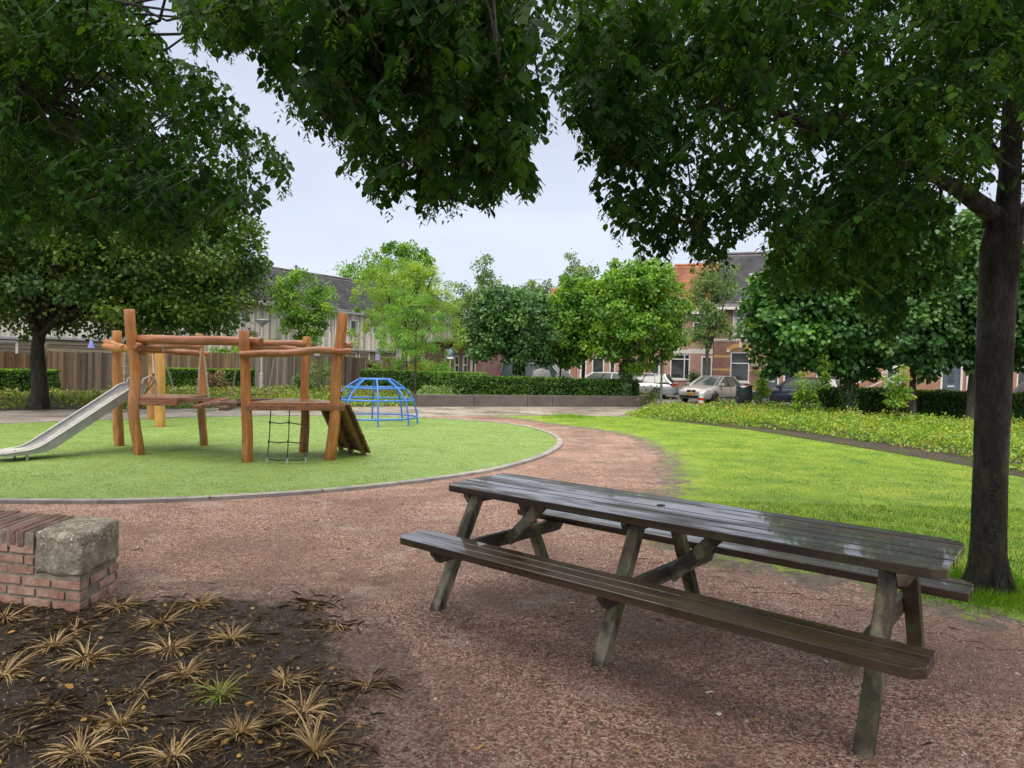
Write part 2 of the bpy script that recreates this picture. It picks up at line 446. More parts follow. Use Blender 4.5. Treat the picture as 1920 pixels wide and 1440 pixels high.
# concrete edging band with joints: part of the ground, a real step above the gravel
def offset(poly, d):
    o = []; n = len(poly)
    for i in range(n):
        t = (poly[(i + 1) % n] - poly[i - 1]).normalized(); o.append(poly[i] + Vector((t.y, -t.x, 0)) * d)
    return o
kerb_out = offset(TURF, .125)
kb = MB(); n = len(TURF); acc = 0
for i in range(n):
    a, b_, c_, d_ = TURF[i], TURF[(i + 1) % n], kerb_out[(i + 1) % n], kerb_out[i]
    L = (b_ - a).length; acc += L
    gap = 0.0
    e0, e1 = (d_ - a), (c_ - b_)
    s = .022 / max(L, .01) if acc > 1.0 else 0
    tk_ = (int(i * 7.3) * 37 % 11) / 11 if i == 0 or acc - L <= 0 or s else tk_
    if acc > 1.0: acc = 0
    bb = a.lerp(b_, 1 - s); cc = d_.lerp(c_, 1 - s)
    kb.slab([a, bb, cc, d_], .001, .042, t=tk_)
ko = kb.build('turf_kerb', MAT_KERB); tag(ko, kind='structure')

# lawn grid with cover attribute
LAWN = [(-.5, 22.9), (.55, 21.6), (1.35, 20.1), (2.7, 18.2), (3.15, 16.8), (3.25, 15.2), (3.15, 12.7), (2.75, 11.0), (2.55, 9.9), (2.1, 8.6), (1.75, 7.4), (1.75, 6.3), (2.2, 5.8), (2.85, 5.3), (3.3, 4.75), (4.0, 4.55), (4.6, 4.9), (6.5, 6.0), (12, 8.5), (14, 10.5), (10.4, 12.0), (9.0, 13.6), (8.2, 16.5), (7.4, 21.9), (5.4, 24.3), (2, 23.6)]
xs = np.arange(-1.6, 14.2, .12); ys = np.arange(3.8, 25.2, .12)
GX, GY = np.meshgrid(xs, ys)
din = dist_poly(GX, GY, LAWN); ins = inpoly(GX, GY, LAWN)
cov = np.where(ins, din, -din)
keep = (cov > -.85)
# stay off the paving, the turf and its kerb
KO = [(p.x, p.y) for p in kerb_out]; PV = [(p.x, p.y) for p in PAVE]
keep &= ~inpoly(GX, GY, KO) & ~(inpoly(GX, GY, PV))
idx = np.arange(GX.size).reshape(GX.shape)
kf = keep[:-1, :-1] & keep[1:, :-1] & keep[:-1, 1:] & keep[1:, 1:]
q = np.stack([idx[:-1, :-1][kf], idx[:-1, 1:][kf], idx[1:, 1:][kf], idx[1:, :-1][kf]], 1)
zz = .0075 + 0 * GX
covn = np.clip(.5 + cov * .62, 0, 1.25)
V = np.stack([GX.ravel(), GY.ravel(), zz.ravel()], 1)
lo = mesh_np('lawn', V, q.ravel(), np.full(len(q), 4), MAT_LAWN, tint=covn.ravel()); tag(lo, kind='structure')

BED = [(-6, 4.35), (-3.24, 4.42), (-2.55, 4.49), (-1.84, 4.63), (-1.2, 4.42), (-.9, 3.7), (-.62, 2.9), (-.45, 2.2), (-.5, 1.2), (-6, 1.2)]
m, nt, p = newmat('planting_soil'); c, b, v = gravel_nodes(nt)
so_ = ramp(nt, noi(nt, v, 18, 8, .7), [(.3, (.012, .008, .006)), (.5, (.045, .029, .019)), (.72, (.14, .09, .058))])
f_ = ramp(nt, mth(nt, 'ADD', attr(nt), mth(nt, 'MULTIPLY_ADD', noi(nt, v, 7, 8, .75), 1.5, -.75)), [(.38, (0, 0, 0)), (.60, (1, 1, 1))])
nt.links.new(mixc(nt, f_, c, so_), p.inputs['Base Color']); nt.links.new(bump(nt, noi(nt, v, 40, 8, .75), 1, .03, b), p.inputs['Normal'])
nt.links.new(ramp(nt, noi(nt, v, 5, 4), [(.4, (.38,) * 3), (.6, (.8,) * 3)]), p.inputs['Roughness']); MAT_SOIL = m
BX, BY = np.meshgrid(np.arange(-6, .4, .06), np.arange(.8, 5.2, .06)); bd_ = dist_poly(BX, BY, BED); bi_ = inpoly(BX, BY, BED); bc_ = np.where(bi_, bd_, -bd_)
kp = bc_ > -.42; ix = np.arange(BX.size).reshape(BX.shape); kk_ = kp[:-1, :-1] & kp[1:, :-1] & kp[:-1, 1:] & kp[1:, 1:]
q = np.stack([ix[:-1, :-1][kk_], ix[:-1, 1:][kk_], ix[1:, 1:][kk_], ix[1:, :-1][kk_]], 1)
tag(mesh_np('planting_soil', np.stack([BX.ravel(), BY.ravel(), np.full(BX.size, .0078)], 1), q.ravel(), np.full(len(q), 4), MAT_SOIL, tint=np.clip(.5 + bc_ * 1.6, -.2, 1.3).ravel()), kind='structure')

# street, pavement in front of the houses, soil of the far beds
def FP(t, off=0.0):         # point along the terrace front, t metres to the left of the reference, off metres towards the camera
    return Vector((13.1 - .94 * t - .34 * off, 42 + .34 * t - .94 * off, 0))
sheet('street', [FP(26, 2.2), FP(-40, 2.2), FP(-40, 11.0), FP(26, 12.5)], .006, MAT_ASPHALT)
sheet('pavement', [FP(26, 0), FP(-40, 0), FP(-40, 2.2), FP(26, 2.2)], .10, MAT_CLINKER)
b = MB(); b.beam(FP(26, 2.26) + Vector((0, 0, .05)), FP(-40, 2.26) + Vector((0, 0, .05)), .12, .12); tag(b.build('pavement_kerb', MAT_KERB), kind='structure')
FARBED = [g(1180, 776), g(1240, 788), g(1400, 806), g(1600, 838), g(1800, 872), g(1960, 905), g(2300, 930), g(2300, 790), g(1900, 782), g(1560, 768), g(1480, 762), g(1400, 765), g(1230, 768)]
sheet('bed_soil', FARBED, .014, MAT_BEDSOIL)
sheet('back_bed_soil', [g(-500, 740), g(0, 742), g(150, 741), g(450, 730), g(680, 728), g(900, 732), g(1240, 738), g(1213, 761), g(782, 761), g(480, 764), g(0, 770), g(-500, 770)], .008, MAT_BEDSOIL)

# ---------------------------------------------------------------- leaf meshes
def unit(a): return a / (np.linalg.norm(a, axis=1, keepdims=True) + 1e-9)
def rnd(n): return RS.normal(size=(n, 3))
TEMPL = {
 'near': (np.array([(0, 0, 0), (.20, .38, .08), (.26, 0, 0), (.20, -.38, .08), (.62, .42, .02), (.66, 0, -.05), (.62, -.42, .02), (1, 0, -.13)]),
          [(0, 2, 1), (0, 3, 2), (1, 2, 5, 4), (2, 3, 6, 5), (4, 5, 7), (5, 6, 7)]),
 'mid': (np.array([(0, 0, 0), (.45, .5, .08), (1, 0, -.06), (.45, -.5, .08)]), [(0, 2, 1), (0, 3, 2)]),
 'round': (np.array([(0, 0, 0), (.26, .5, .06), (.62, .38, .0), (1, 0, -.10), (.62, -.38, .0), (.26, -.5, .06)]), [(0, 3, 2, 1), (0, 5, 4, 3)]),
}
def leaf_arrays(P, D, Nn, L, W, kind):
    T, Fs = TEMPL[kind]
    D = unit(D); Nn = Nn - D * (Nn * D).sum(1, keepdims=True); Nn = unit(Nn); S = np.cross(Nn, D)
    L = np.broadcast_to(L, (len(P),))[:, None, None]; W = np.broadcast_to(W, (len(P),))[:, None, None]
    V = P[:, None, :] + D[:, None, :] * T[None, :, 0:1] * L + S[:, None, :] * T[None, :, 1:2] * W + Nn[:, None, :] * T[None, :, 2:3] * L
    k = len(T); n = len(P)
    flat1 = np.concatenate([np.array(f) for f in Fs]); sz1 = np.array([len(f) for f in Fs])
    flat = (flat1[None, :] + (np.arange(n) * k)[:, None]).ravel(); sz = np.tile(sz1, n)
    uv = np.tile(np.stack([T[:, 0], T[:, 1] + .5], 1), (n, 1))
    return V.reshape(-1, 3), flat, sz, uv, k
def leaves(name, P, D, Nn, L, W, mat, parent=None, tint=None, kind='mid', uv=False):
    V, f, s, u, k = leaf_arrays(P, D, Nn, L, W, kind)
    t = np.repeat(RS.rand(len(P)) if tint is None else tint, k)
    return mesh_np(name, V, f, s, mat, parent, t, u if uv else None)

GREEN = lambda nm, a, b_, c_, **k: leafmat(nm, [(.15, a), (.5, b_), (.9, c_)], **k)
L_HORN = GREEN('hornbeam_leaf', (.007, .032, .007), (.024, .088, .012), (.085, .21, .022), veins=True, trans=.42, rough=.42, spec=.16)
L_FRUIT = GREEN('hornbeam_fruit', (.025, .08, .010), (.06, .15, .012), (.14, .25, .022), trans=.45, rough=.5)
L_MAPLE = GREEN('maple_leaf', (.018, .055, .010), (.055, .13, .018), (.20, .28, .03), trans=.35, rough=.45)
L_LIME_D = GREEN('dark_lime_leaf', (.035, .10, .035), (.08, .20, .055), (.18, .34, .08), trans=.28, rough=.36)
L_LIME = GREEN('lime_leaf', (.05, .15, .025), (.14, .32, .035), (.34, .54, .05), trans=.35, rough=.38)
L_LIME_M = GREEN('mid_lime_leaf', (.025, .085, .025), (.06, .18, .035), (.16, .34, .05), trans=.25, rough=.36)
L_YEL = GREEN('locust_leaf', (.12, .27, .03), (.24, .42, .05), (.40, .52, .08), trans=.35, rough=.55)
L_FEATH = GREEN('feathery_leaf', (.11, .28, .05), (.20, .43, .07), (.34, .55, .10), trans=.35, rough=.55)
L_BLUE = GREEN('greyish_leaf', (.08, .17, .06), (.16, .29, .09), (.30, .42, .13), trans=.3, rough=.55)
L_HEDGE = GREEN('hedge_leaf', (.025, .075, .012), (.06, .155, .02), (.15, .28, .03), trans=.2, rough=.45)
L_HEDGET = GREEN('hedge_shoot', (.10, .22, .02), (.20, .38, .03), (.32, .5, .05), trans=.35, rough=.5)
L_COVER = leafmat('ground_cover_leaf', [(.1, (.10, .20, .025)), (.4, (.17, .36, .04)), (.80, (.40, .52, .06)), (.97, (.42, .22, .07))], trans=.35, rough=.5)
L_WEED = leafmat('bed_leaf', [(.1, (.05, .11, .02)), (.5, (.14, .24, .04)), (.8, (.30, .34, .06)), (.95, (.25, .12, .05))], trans=.3, rough=.5)
L_GRASS = GREEN('grass_blade', (.045, .14, .009), (.15, .31, .014), (.33, .42, .028), trans=.35, rough=.6, spec=.2)
L_TURFB = GREEN('turf_blade', (.08, .15, .022), (.21, .33, .055), (.40, .50, .14), trans=.15, rough=.45)
L_DRY = leafmat('dry_grass', [(.1, (.18, .105, .045)), (.5, (.45, .30, .14)), (.9, (.68, .53, .30))], trans=.2, rough=.6)
L_STRAW = leafmat('grey_straw', [(.1, (.06, .04, .022)), (.5, (.18, .12, .065)), (.9, (.42, .32, .19))], trans=.1, rough=.6)
L_DEAD = leafmat('dead_leaf', [(.1, (.10, .05, .02)), (.5, (.28, .14, .045)), (.85, (.52, .30, .06))], trans=.1, rough=.5)

m, nt, p = newmat('wet_bark'); v = coords(nt, (1, 1, .3)); v1 = coords(nt)
c = ramp(nt, noi(nt, v, 15, 8, .75), [(.32, (.004, .0035, .003)), (.5, (.022, .018, .012)), (.62, (.055, .046, .033)), (.8, (.14, .12, .09))])
c = mixc(nt, ramp(nt, noi(nt, v1, 24, 5, .7), [(.62, (0, 0, 0)), (.70, (.8, .8, .8))]), c, (.09, .10, .05))
nt.links.new(c, p.inputs['Base Color']); h1_ = noi(nt, coords(nt, (1, 1, 2.6)), 20, 6, .7, .4); h2_ = noi(nt, v, 16, 8, .7)
nt.links.new(bump(nt, h2_, 1, .05, bump(nt, h1_, 1, .035)), p.inputs['Normal'])
nt.links.new(ramp(nt, noi(nt, coords(nt, (1, 1, .4)), 3.5, 4), [(.42, (.22,) * 3), (.56, (.75,) * 3)]), p.inputs['Roughness']); p.inputs['Specular IOR Level'].default_value = .3; MAT_BARK = m
MAT_BARK2 = M('bark', (.035, .03, .024), (.12, .10, .075), 6, .75, 1.0, 14, stretch=(1, 1, .35), dist=.05, detail=8)
MAT_TWIG = M('twig_bark', (.02, .017, .012), (.05, .04, .03), 20, .6)

# ---------------------------------------------------------------- trees
def env_sample(env, n, shell=.5):
    """random points in a union of superellipsoids (cx,cy,cz,rx,ry,rz,p)"""
    vol = np.array([e[3] * e[4] * e[5] for e in env]); pick = RS.choice(len(env), n, p=vol / vol.sum()); E_ = np.array([list(e) + [2] * (7 - len(e)) for e in env])[pick]
    d = unit(rnd(n)); pw = E_[:, 6:7]
    k = (np.abs(d) ** pw).sum(1, keepdims=True) ** (-1 / pw)
    r = RS.rand(n, 1) ** (shell / 1.5)
    off = d * k * r
    return E_[:, :3] + off * E_[:, 3:6], unit(off / E_[:, 3:6])
def crown(name, env, nclump, cr, nleaf, L, mat, parent=None, kind='mid', asp=.62, droop=.35, shell=.5, seedtint=None, flat=.75, up=.6, spiky=0, fill=.12):
    C, Od = env_sample(env, nclump, shell)
    ct = RS.rand(nclump)
    sz = cr * (.6 + .8 * RS.rand(nclump, 1))
    a = RS.randint(0, nclump, nleaf)
    d = unit(rnd(nleaf)) * np.array([1, 1, flat]); r = RS.rand(nleaf, 1) ** .45
    P = C[a] + d * r * sz[a]
    if fill:
        nf = int(nleaf * fill); Pf, Of = env_sample(env, nf, 1.0); P[:nf] = Pf; Od = Od.copy()
        near_ = RS.randint(0, nclump, nf); a[:nf] = near_
    if spiky: P += Od[a] * sz[a] * spiky * (RS.rand(nleaf, 1) ** 3)
    D = Od[a] * .5 + rnd(nleaf) * .5 + d * .5 + np.array([0, 0, -droop])
    Nn = np.array([0, 0, up]) + Od[a] * .35 + rnd(nleaf) * .42
    LL = L * (.7 + .6 * RS.rand(nleaf))
    ti = np.clip(ct[a] * .6 + RS.rand(nleaf) * .4, 0, 1)
    o = leaves(name, P - parent_loc(parent), D, Nn, LL, LL * asp, mat, parent, ti, kind)
    return o, C
def parent_loc(p): return np.array(p.location) if p is not None else np.zeros(3)

def limb_pts(a, b, n=6, sag=.15, wob=.08, seed=0):
    a = Vector(a); b = Vector(b); out = []
    L = (b - a).length
    for i in range(n + 1):
        t = i / n; p = a.lerp(b, t)
        p.z += math.sin(t * math.pi) * sag * L * .5
        w_ = math.sin(t * math.pi) * wob * L
        p += Vector((noise.noise(Vector((t * 3, seed, 0))), noise.noise(Vector((t * 3, seed, 7))), noise.noise(Vector((t * 3, seed, 13))))) * w_
        out.append(p)
    return out
def tree(name, label, cat, base, th, tr, env, nclump, cr, nleaf, L, lmat, bmat=None, kind='mid', nlimb=9, group=None, lean=(0, 0), top_r=.55, seed=1, trunk_pts=None, ivy=False, **kw):
    bmat = bmat or MAT_BARK2
    root = empty(name, (base[0], base[1], 0), 0, label, cat, group)
    co_, C = crown('crown', env, nclump, cr, nleaf, L, lmat, root, kind, **kw)
    b = MB(); bx, by = base[0], base[1]
    top = Vector((lean[0], lean[1], th)); pts = []
    for i in range(9):
        t = i / 8; p = Vector((0, 0, 0)).lerp(top, t)
        p += Vector((noise.noise(Vector((t * 2.2, seed, 0))), noise.noise(Vector((t * 2.2, seed, 5))), 0)) * min(tr, .16) * .35 * (t > 0)
        pts.append(p)
    rad = [tr * (1.35 if i == 0 else 1.08 if i == 1 else 1 - .35 * (i / 8)) for i in range(9)]
    b.tube(pts, rad, 12, True, .5, nz=.18, seed=seed)
    if nlimb:
        ctr = np.array([0, 0, 0.])
        sel = RS.choice(len(C), min(nlimb, len(C)), replace=False)
        for j, k in enumerate(sel):
            e = Vector(C[k]) - Vector((bx, by, 0))
            if e.z < th * .8: e.z = th * .8 + .1
            s0 = pts[-1] if j % 3 else pts[-2]
            b.tube(limb_pts(s0, e, 6, .12, .12, seed + j * 1.7), [tr * .45 * (1 - .85 * q / 6) + .006 for q in range(7)], 6, True, .5)
    b.build('trunk', bmat, root, smooth=True)
    if ivy:
        nI = 900; a = RS.rand(nI) * 6.28; hgt = RS.rand(nI) ** .8 * th * .9
        Pn = np.stack([np.cos(a) * tr * 1.25 + lean[0] * hgt / th, np.sin(a) * tr * 1.25 + lean[1] * hgt / th, hgt], 1)
        O = np.stack([np.cos(a), np.sin(a), 0 * a], 1)
        leaves('ivy', Pn, O * .3 + np.array([0, 0, -.6]) + rnd(nI) * .4, O + rnd(nI) * .3, .09, .08, L_HEDGE, root, kind='round')
    return root

# ---------------------------------------------------------------- the hornbeams overhead
def pt_in(poly, px, py): return bool(inpoly(np.array([px]), np.array([py]), poly)[0])
def sprays(regions, ntw, seed, fruit=.5, leafL=(.07, .10), clear=(), gap=-.07):
    """hanging leafy twigs; returns arrays of leaves, twigs, fruit bracts"""
    rr = random.Random(seed)
    LP, LD, LN, LL, LT = [], [], [], [], []; FPp, FD, FN, FT = [], [], [], []; tw = []
    wts = [r[3] for r in regions]
    made = 0; tries = 0
    def px_of(p):
        d = p - CAM; z = d.dot(fwd); return 960 + F * d.dot(RV) / z, 720 - F * d.dot(UV) / z
    while made < ntw and tries < ntw * 40:
        tries += 1
        poly, d0, d1, wt_ = regions[rr.choices(range(len(regions)), wts)[0]]
        xs_ = [p[0] for p in poly]; ys_ = [p[1] for p in poly]
        px = rr.uniform(min(xs_), max(xs_)); py = rr.uniform(min(ys_), max(ys_))
        if not pt_in(poly, px, py): continue
        Y = rr.uniform(d0, d1); C = at(px, py, Y)
        if noise.noise(C * 1.5 + Vector((seed, 0, 0))) + .55 * noise.noise(C * 4.2 + Vector((0, seed, 0))) < gap: continue
        hd = rr.uniform(0, 6.283); dv = Vector((math.cos(hd), math.sin(hd), rr.uniform(-.75, -.05))).normalized()
        Lt = rr.uniform(.10, .26); a = C - dv * Lt * .5
        jm_ = 45 if wt_ > .14 else 12
        jx, jy = jm_ * noise.noise(C * 2.3 + Vector((seed, 9, 0))) + rr.gauss(0, 6), jm_ * noise.noise(C * 2.3 + Vector((3, seed, 5))) + rr.gauss(0, 6)
        ok_ = True
        for q_ in (0, 1.1):
            ax_, ay_ = px_of(a + dv * Lt * q_ + Vector((0, 0, -.06 * q_))); ok_ &= pt_in(poly, ax_ + jx, ay_ + jy)
        if not ok_: continue
        if clear and any(pt_in(cp_, px, py) for cp_ in clear): continue
        made += 1
        side = dv.cross(Vector((0, 0, 1))).normalized(); upv = side.cross(dv)
        tone = rr.random()
        nl = max(3, int(Lt / .028)); pts = []
        for i in range(nl + 1):
            t = i / nl; p = a + dv * (Lt * t) + Vector((0, 0, -.10 * t * t * Lt / .3)); pts.append(p)
            if i == 0: continue
            sg = 1 if i % 2 else -1
            D = dv * .55 + side * sg * .8 + Vector((0, 0, -.45 - .3 * rr.random())) + Vector((rr.gauss(0, .2), rr.gauss(0, .2), rr.gauss(0, .2)))
            LP.append(p); LD.append(D); LN.append(upv + Vector((rr.gauss(0, .35), rr.gauss(0, .35), rr.gauss(0, .2))))
            LL.append(rr.uniform(*leafL) * (.75 + .3 * math.sin(t * 3))); LT.append(min(1, max(0, tone * .5 + rr.random() * .45)))
        tw.append(pts)
        if rr.random() < fruit:
            for _ in range(rr.choice((1, 1, 2))):
                p0 = pts[rr.randrange(1, len(pts))]; ln = rr.uniform(.05, .10); ft = rr.random()
                nb_ = rr.choice((7, 10, 14))
                for k in range(nb_):
                    t = k / (nb_ - 1); an = k * 2.4
                    o = Vector((math.cos(an), math.sin(an), 0))
                    FPp.append(p0 + Vector((0, 0, -.02 - ln * t)) + o * .004); FD.append(o * .8 + Vector((rr.gauss(0, .3), rr.gauss(0, .3), -.6))); FN.append(o * .6 + Vector((0, 0, .8))); FT.append(ft * .6 + rr.random() * .4)
    return LP, LD, LN, LL, LT, tw, FPp, FD, FN, FT
def hornbeam(name, label, base, regions, ntw, seed, hi_env, hi_n, trunk=None, fruit=.5, leafL=(.07, .10), group=None, hi_L=.13, clear=()):
    root = empty(name, (base[0], base[1], 0), 0, label, 'tree', group)
    LP, LD, LN, LL, LT, tw, fp, fd, fn, ft = sprays(regions, ntw, seed, fruit, leafL, clear)
    o = np.array([base[0], base[1], 0])
    LLa = np.array(LL)
    leaves('crown', np.array(LP) - o, np.array(LD), np.array(LN), LLa, LLa * .74, L_HORN, root, np.array(LT), 'near', True)
    if hi_n:
        P, Od = env_sample(hi_env, hi_n, .8)
        q = hi_L * (.7 + .6 * RS.rand(hi_n))
        leaves('upper_crown', P - o, Od * .3 + rnd(hi_n) * .6 + np.array([0, 0, -.4]), np.array([0, 0, 1.]) + rnd(hi_n) * .5, q, q * .62, L_HORN, root, RS.rand(hi_n) * .8, 'near', True)
    leaves('fruit', np.array(fp) - o, np.array(fd), np.array(fn), .032, .012, L_FRUIT, root, np.array(ft), 'mid')
    b = MB(); ov = Vector(o)
    for pts in tw: b.tube([p - ov for p in pts[::2] + [pts[-1]]], .0022, 3, False, .5)
    b.build('twigs', MAT_TWIG, root)
    return root, tw
def branch_net(root, starts, tw, n, seed, mb, ov, r0_=.03):
    """boughs from the trunk to a sample of the twigs"""
    rr = random.Random(seed)
    ends = []
    for _ in range(n):
        e = rr.choice(tw)[0]; s = min(starts, key=lambda q: (q - e).length + rr.uniform(0, .8))
        mid = limb_pts(s - ov, e - ov, 7, .18, .16, rr.random() * 50)
        mb.tube(mid, [r0_ * (1 - .9 * k / 7) + .003 for k in range(8)], 5, False, .5)
        ends.append(mid)
    return ends

# right-hand tree: trunk base, fork, boughs
REG_A = [
 ([(1000, -60), (2000, -60), (2000, 330), (1850, 410), (1800, 350), (1700, 430), (1600, 450), (1500, 420), (1440, 440), (1395, 430), (1300, 440), (1180, 430), (1137, 440), (1127, 380), (1107, 347), (1117, 310), (1090, 280), (1097, 240), (1077, 223), (1050, 213), (1033, 173), (1020, 140), (1012, 100)], 3.3, 6.2, 1.0),
 ([(1130, 360), (1450, 330), (1440, 430), (1400, 420), (1390, 453), (1373, 491), (1322, 500), (1288, 483), (1279, 461), (1247, 460), (1252, 500), (1241, 513), (1207, 508), (1185, 478), (1164, 453), (1138, 440)], 3.6, 5.0, .085),
 ([(1420, 380), (1860, 330), (1850, 450), (1790, 540), (1740, 570), (1690, 540), (1650, 560), (1600, 530), (1540, 555), (1470, 560), (1425, 547), (1416, 491)], 4.0, 5.6, .17),
 ([(1590, 500), (1720, 520), (1690, 650), (1640, 640), (1610, 590)], 4.2, 5.0, .016),
 ([(1890, 430), (2000, 430), (2000, 500), (1900, 480)], 4.5, 6, .01),
 ([(2000, -200), (2800, -200), (2750, 200), (2500, 330), (2200, 400), (2000, 330)], 3.9, 6.4, .42),
]
A0 = g(1852, 1108)
rootA, twA = hornbeam('hornbeam', 'big hornbeam with dark wet forked trunk on the grass behind the picnic table end', (A0.x, A0.y), REG_A, 4600, 3,
    [(A0.x, A0.y - .7, 6.9, 3.4, 3.6, 2.4, 2)], 15000, fruit=.75, leafL=(.042, .082), clear=([(1735, 300), (1790, 320), (1830, 350), (1855, 330), (1872, 180), (1925, 180), (1925, 480), (1830, 480), (1810, 400), (1725, 350)],))
ovA = Vector((A0.x, A0.y, 0))
tb = MB()
YA = A0.y
def ap(px, py, dy=0): return at(px, py, YA + dy) - ovA
rpm = YA / F * .83      # metres per px at the trunk
tp = [(1849, 1114, 52), (1850, 1098, 43), (1850, 1070, 37.5), (1853, 1000, 34.5), (1857, 880, 34), (1862, 740, 34.5), (1866, 620, 36), (1870, 540, 38), (1876, 470, 40), (1882, 430, 38)]
tb.tube([ap(x, y) + (Vector((0, 0, -.03)) if i == 0 else Vector()) for i, (x, y, r) in enumerate(tp)], [r * rpm for *_, r in tp], 20, True, .5, nz=.13, seed=2)
for an_, ln_ in ((-2.6, .26), (-1.7, .22), (-.6, .25), (.5, .21), (1.6, .22), (2.6, .24)):
    c_ = Vector((math.cos(an_), math.sin(an_), 0)); tb.tube([c_ * .05 + Vector((0, 0, .34)), c_ * .10 + Vector((0, 0, .12)), c_ * .15 + Vector((0, 0, .03)), c_ * ln_ + Vector((0, 0, -.03))], [.05, .05, .035, .015], 9, True, .5, nz=.2, seed=an_)
# leader, left bough, right bough
tb.tube([ap(1884, 440), ap(1893, 330), ap(1899, 200), ap(1905, 60), ap(1912, -120, .1), ap(1915, -400, .2), ap(1900, -700, .3)], [27 * rpm, 22 * rpm, 21 * rpm, 20 * rpm, 17 * rpm, 12 * rpm, 7 * rpm], 12, True, .5, nz=.12, seed=3)
lb = [ap(1886, 450), ap(1862, 400, -.05), ap(1800, 355, -.25), ap(1742, 325, -.4), ap(1650, 285, -.5), ap(1520, 240, -.6), ap(1380, 170, -.7), ap(1260, 120, -.8)]
tb.tube(lb, [30 * rpm, 22 * rpm, 17 * rpm, 13 * rpm, 10 * rpm, 8 * rpm, 6 * rpm, 3 * rpm], 10, True, .5, nz=.12, seed=4)
tb.tube([ap(1890, 445), ap(1915, 400), ap(1960, 350, .1), ap(2080, 250, .3), ap(2200, 60, .4)], [22 * rpm, 16 * rpm, 13 * rpm, 10 * rpm, 6 * rpm], 10, True, .5, nz=.12, seed=5)
tb.tube([ap(1900, 160), ap(1860, 60, -.2), ap(1780, 20, -.4), ap(1690, -20, -.6), ap(1500, -100, -.9)], [16 * rpm, 13 * rpm, 11 * rpm, 9 * rpm, 5 * rpm], 8, True, .5, nz=.12, seed=6)
tb.tube([ap(1893, 330), ap(1850, 260, .2), ap(1700, 190, .5), ap(1500, 120, .8), ap(1330, 60, 1.)], [12 * rpm, 9 * rpm, 7 * rpm, 5 * rpm, 3 * rpm], 8, True, .5, nz=.12, seed=7)
stA = [ap(*q) + ovA for q in ((1742, 325, -.4), (1650, 285, -.5), (1520, 240, -.6), (1380, 170, -.7), (1260, 120, -.8), (1690, -20, -.6), (1500, -100, -.9), (1700, 190, .5), (1500, 120, .8), (1330, 60, 1.), (1905, 60, 0))]
branch_net(rootA, stA, twA, 150, 5, tb, ovA, .012)
tb.build('trunk', MAT_BARK, rootA, smooth=True)

# tree behind the camera whose boughs hang over the middle of the view
REG_B = [
 ([(540, -80), (1030, -80), (1010, 100), (990, 117), (1003, 157), (1023, 213), (1013, 243), (973, 262), (985, 290), (1005, 327), (1018, 362), (993, 367), (967, 330), (945, 312), (925, 322), (947, 367), (930, 392), (900, 397), (860, 382), (832, 392), (822, 415), (808, 413), (798, 380), (777, 393), (753, 380), (717, 367), (680, 357), (652, 333), (660, 290), (640, 267), (600, 247), (567, 220), (552, 187), (550, 150), (567, 123), (575, 60)], 2.4, 4.4, 1.0),
 ([(925, 250), (1015, 230), (985, 290), (1022, 370), (985, 372), (950, 330), (945, 372), (915, 390), (900, 330)], 2.7, 3.5, .11),
 ([(770, 320), (860, 320), (838, 420), (800, 420)], 3.2, 4.0, .035),
]
rootB, twB = hornbeam('hornbeam', 'hornbeam boughs with the biggest ribbed leaves hanging down over the middle of the sky', (-.9, -2.4), REG_B, 1120, 8,
    [(-.7, -1.2, 5.7, 3.2, 3.0, 1.9, 2)], 10500, fruit=.75, leafL=(.045, .088))
ovB = Vector((-.9, -2.4, 0)); tb = MB()
tb.tube([(0, 0, -.03), (0, 0, .2), (.03, .05, 1.4), (0, .1, 2.6), (.05, .2, 3.6), (.1, .4, 5.6)], [.2, .16, .15, .14, .1, .05], 14, True, .5, nz=.13, seed=9)
bB = [Vector((.05, .1, 2.7)), Vector((.15, 1.2, 3.3)), Vector((.35, 2.6, 3.75)), Vector((.5, 4.2, 4.05)), Vector((.5, 5.6, 4.1)), Vector((.45, 6.4, 3.9))]
tb.tube(bB, [.09, .08, .06, .045, .03, .012], 9, True, .5, nz=.1, seed=10)
bB2 = [Vector((.05, .15, 3.0)), Vector((-.5, 1.5, 3.6)), Vector((-.7, 3.2, 4.0)), Vector((-.6, 5.2, 4.0)), Vector((-.3, 6.2, 3.8))]
tb.tube(bB2, [.08, .06, .045, .03, .01], 9, True, .5, nz=.1, seed=11)
branch_net(rootB, [p + ovB for p in bB[3:] + bB2[3:]], twB, 70, 6, tb, ovB, .011)
tb.build('trunk', MAT_BARK, rootB, smooth=True)

# tree to the left of the frame
REG_C = [
 ([(-80, -60), (250, -60), (285, 50), (330, 95), (400, 130), (440, 165), (467, 213), (500, 247), (520, 273), (575, 290), (547, 320), (540, 353), (513, 335), (495, 325), (505, 383), (480, 413), (433, 400), (330, 450), (200, 440), (60, 440), (-80, 430)], 3.8, 7.0, 1.0),
 ([(325, -60), (575, -60), (570, 110), (553, 192), (515, 185), (490, 120), (450, 70), (440, 110), (400, 110), (350, 80), (335, 20)], 3.0, 4.8, .13),
 ([(120, 400), (440, 380), (480, 430), (440, 470), (530, 492), (480, 500), (380, 460), (260, 470), (160, 470)], 5.0, 6.6, .07),
]
rootC, twC = hornbeam('hornbeam', 'dark hornbeam crown filling the top left corner above the slide', (-6.4, 4.6), REG_C, 2900, 12,
    [(-6.0, 3.8, 7.0, 3.3, 3.4, 2.6, 2)], 14000, fruit=.65, leafL=(.042, .082))
ovC = Vector((-6.4, 4.6, 0)); tb = MB()
tb.tube([(0, 0, -.03), (0, 0, .2), (.03, .05, 1.4), (0, .1, 2.6), (.05, .2, 3.6), (.1, .4, 6.4)], [.22, .17, .16, .15, .11, .05], 14, True, .5, nz=.13, seed=19)
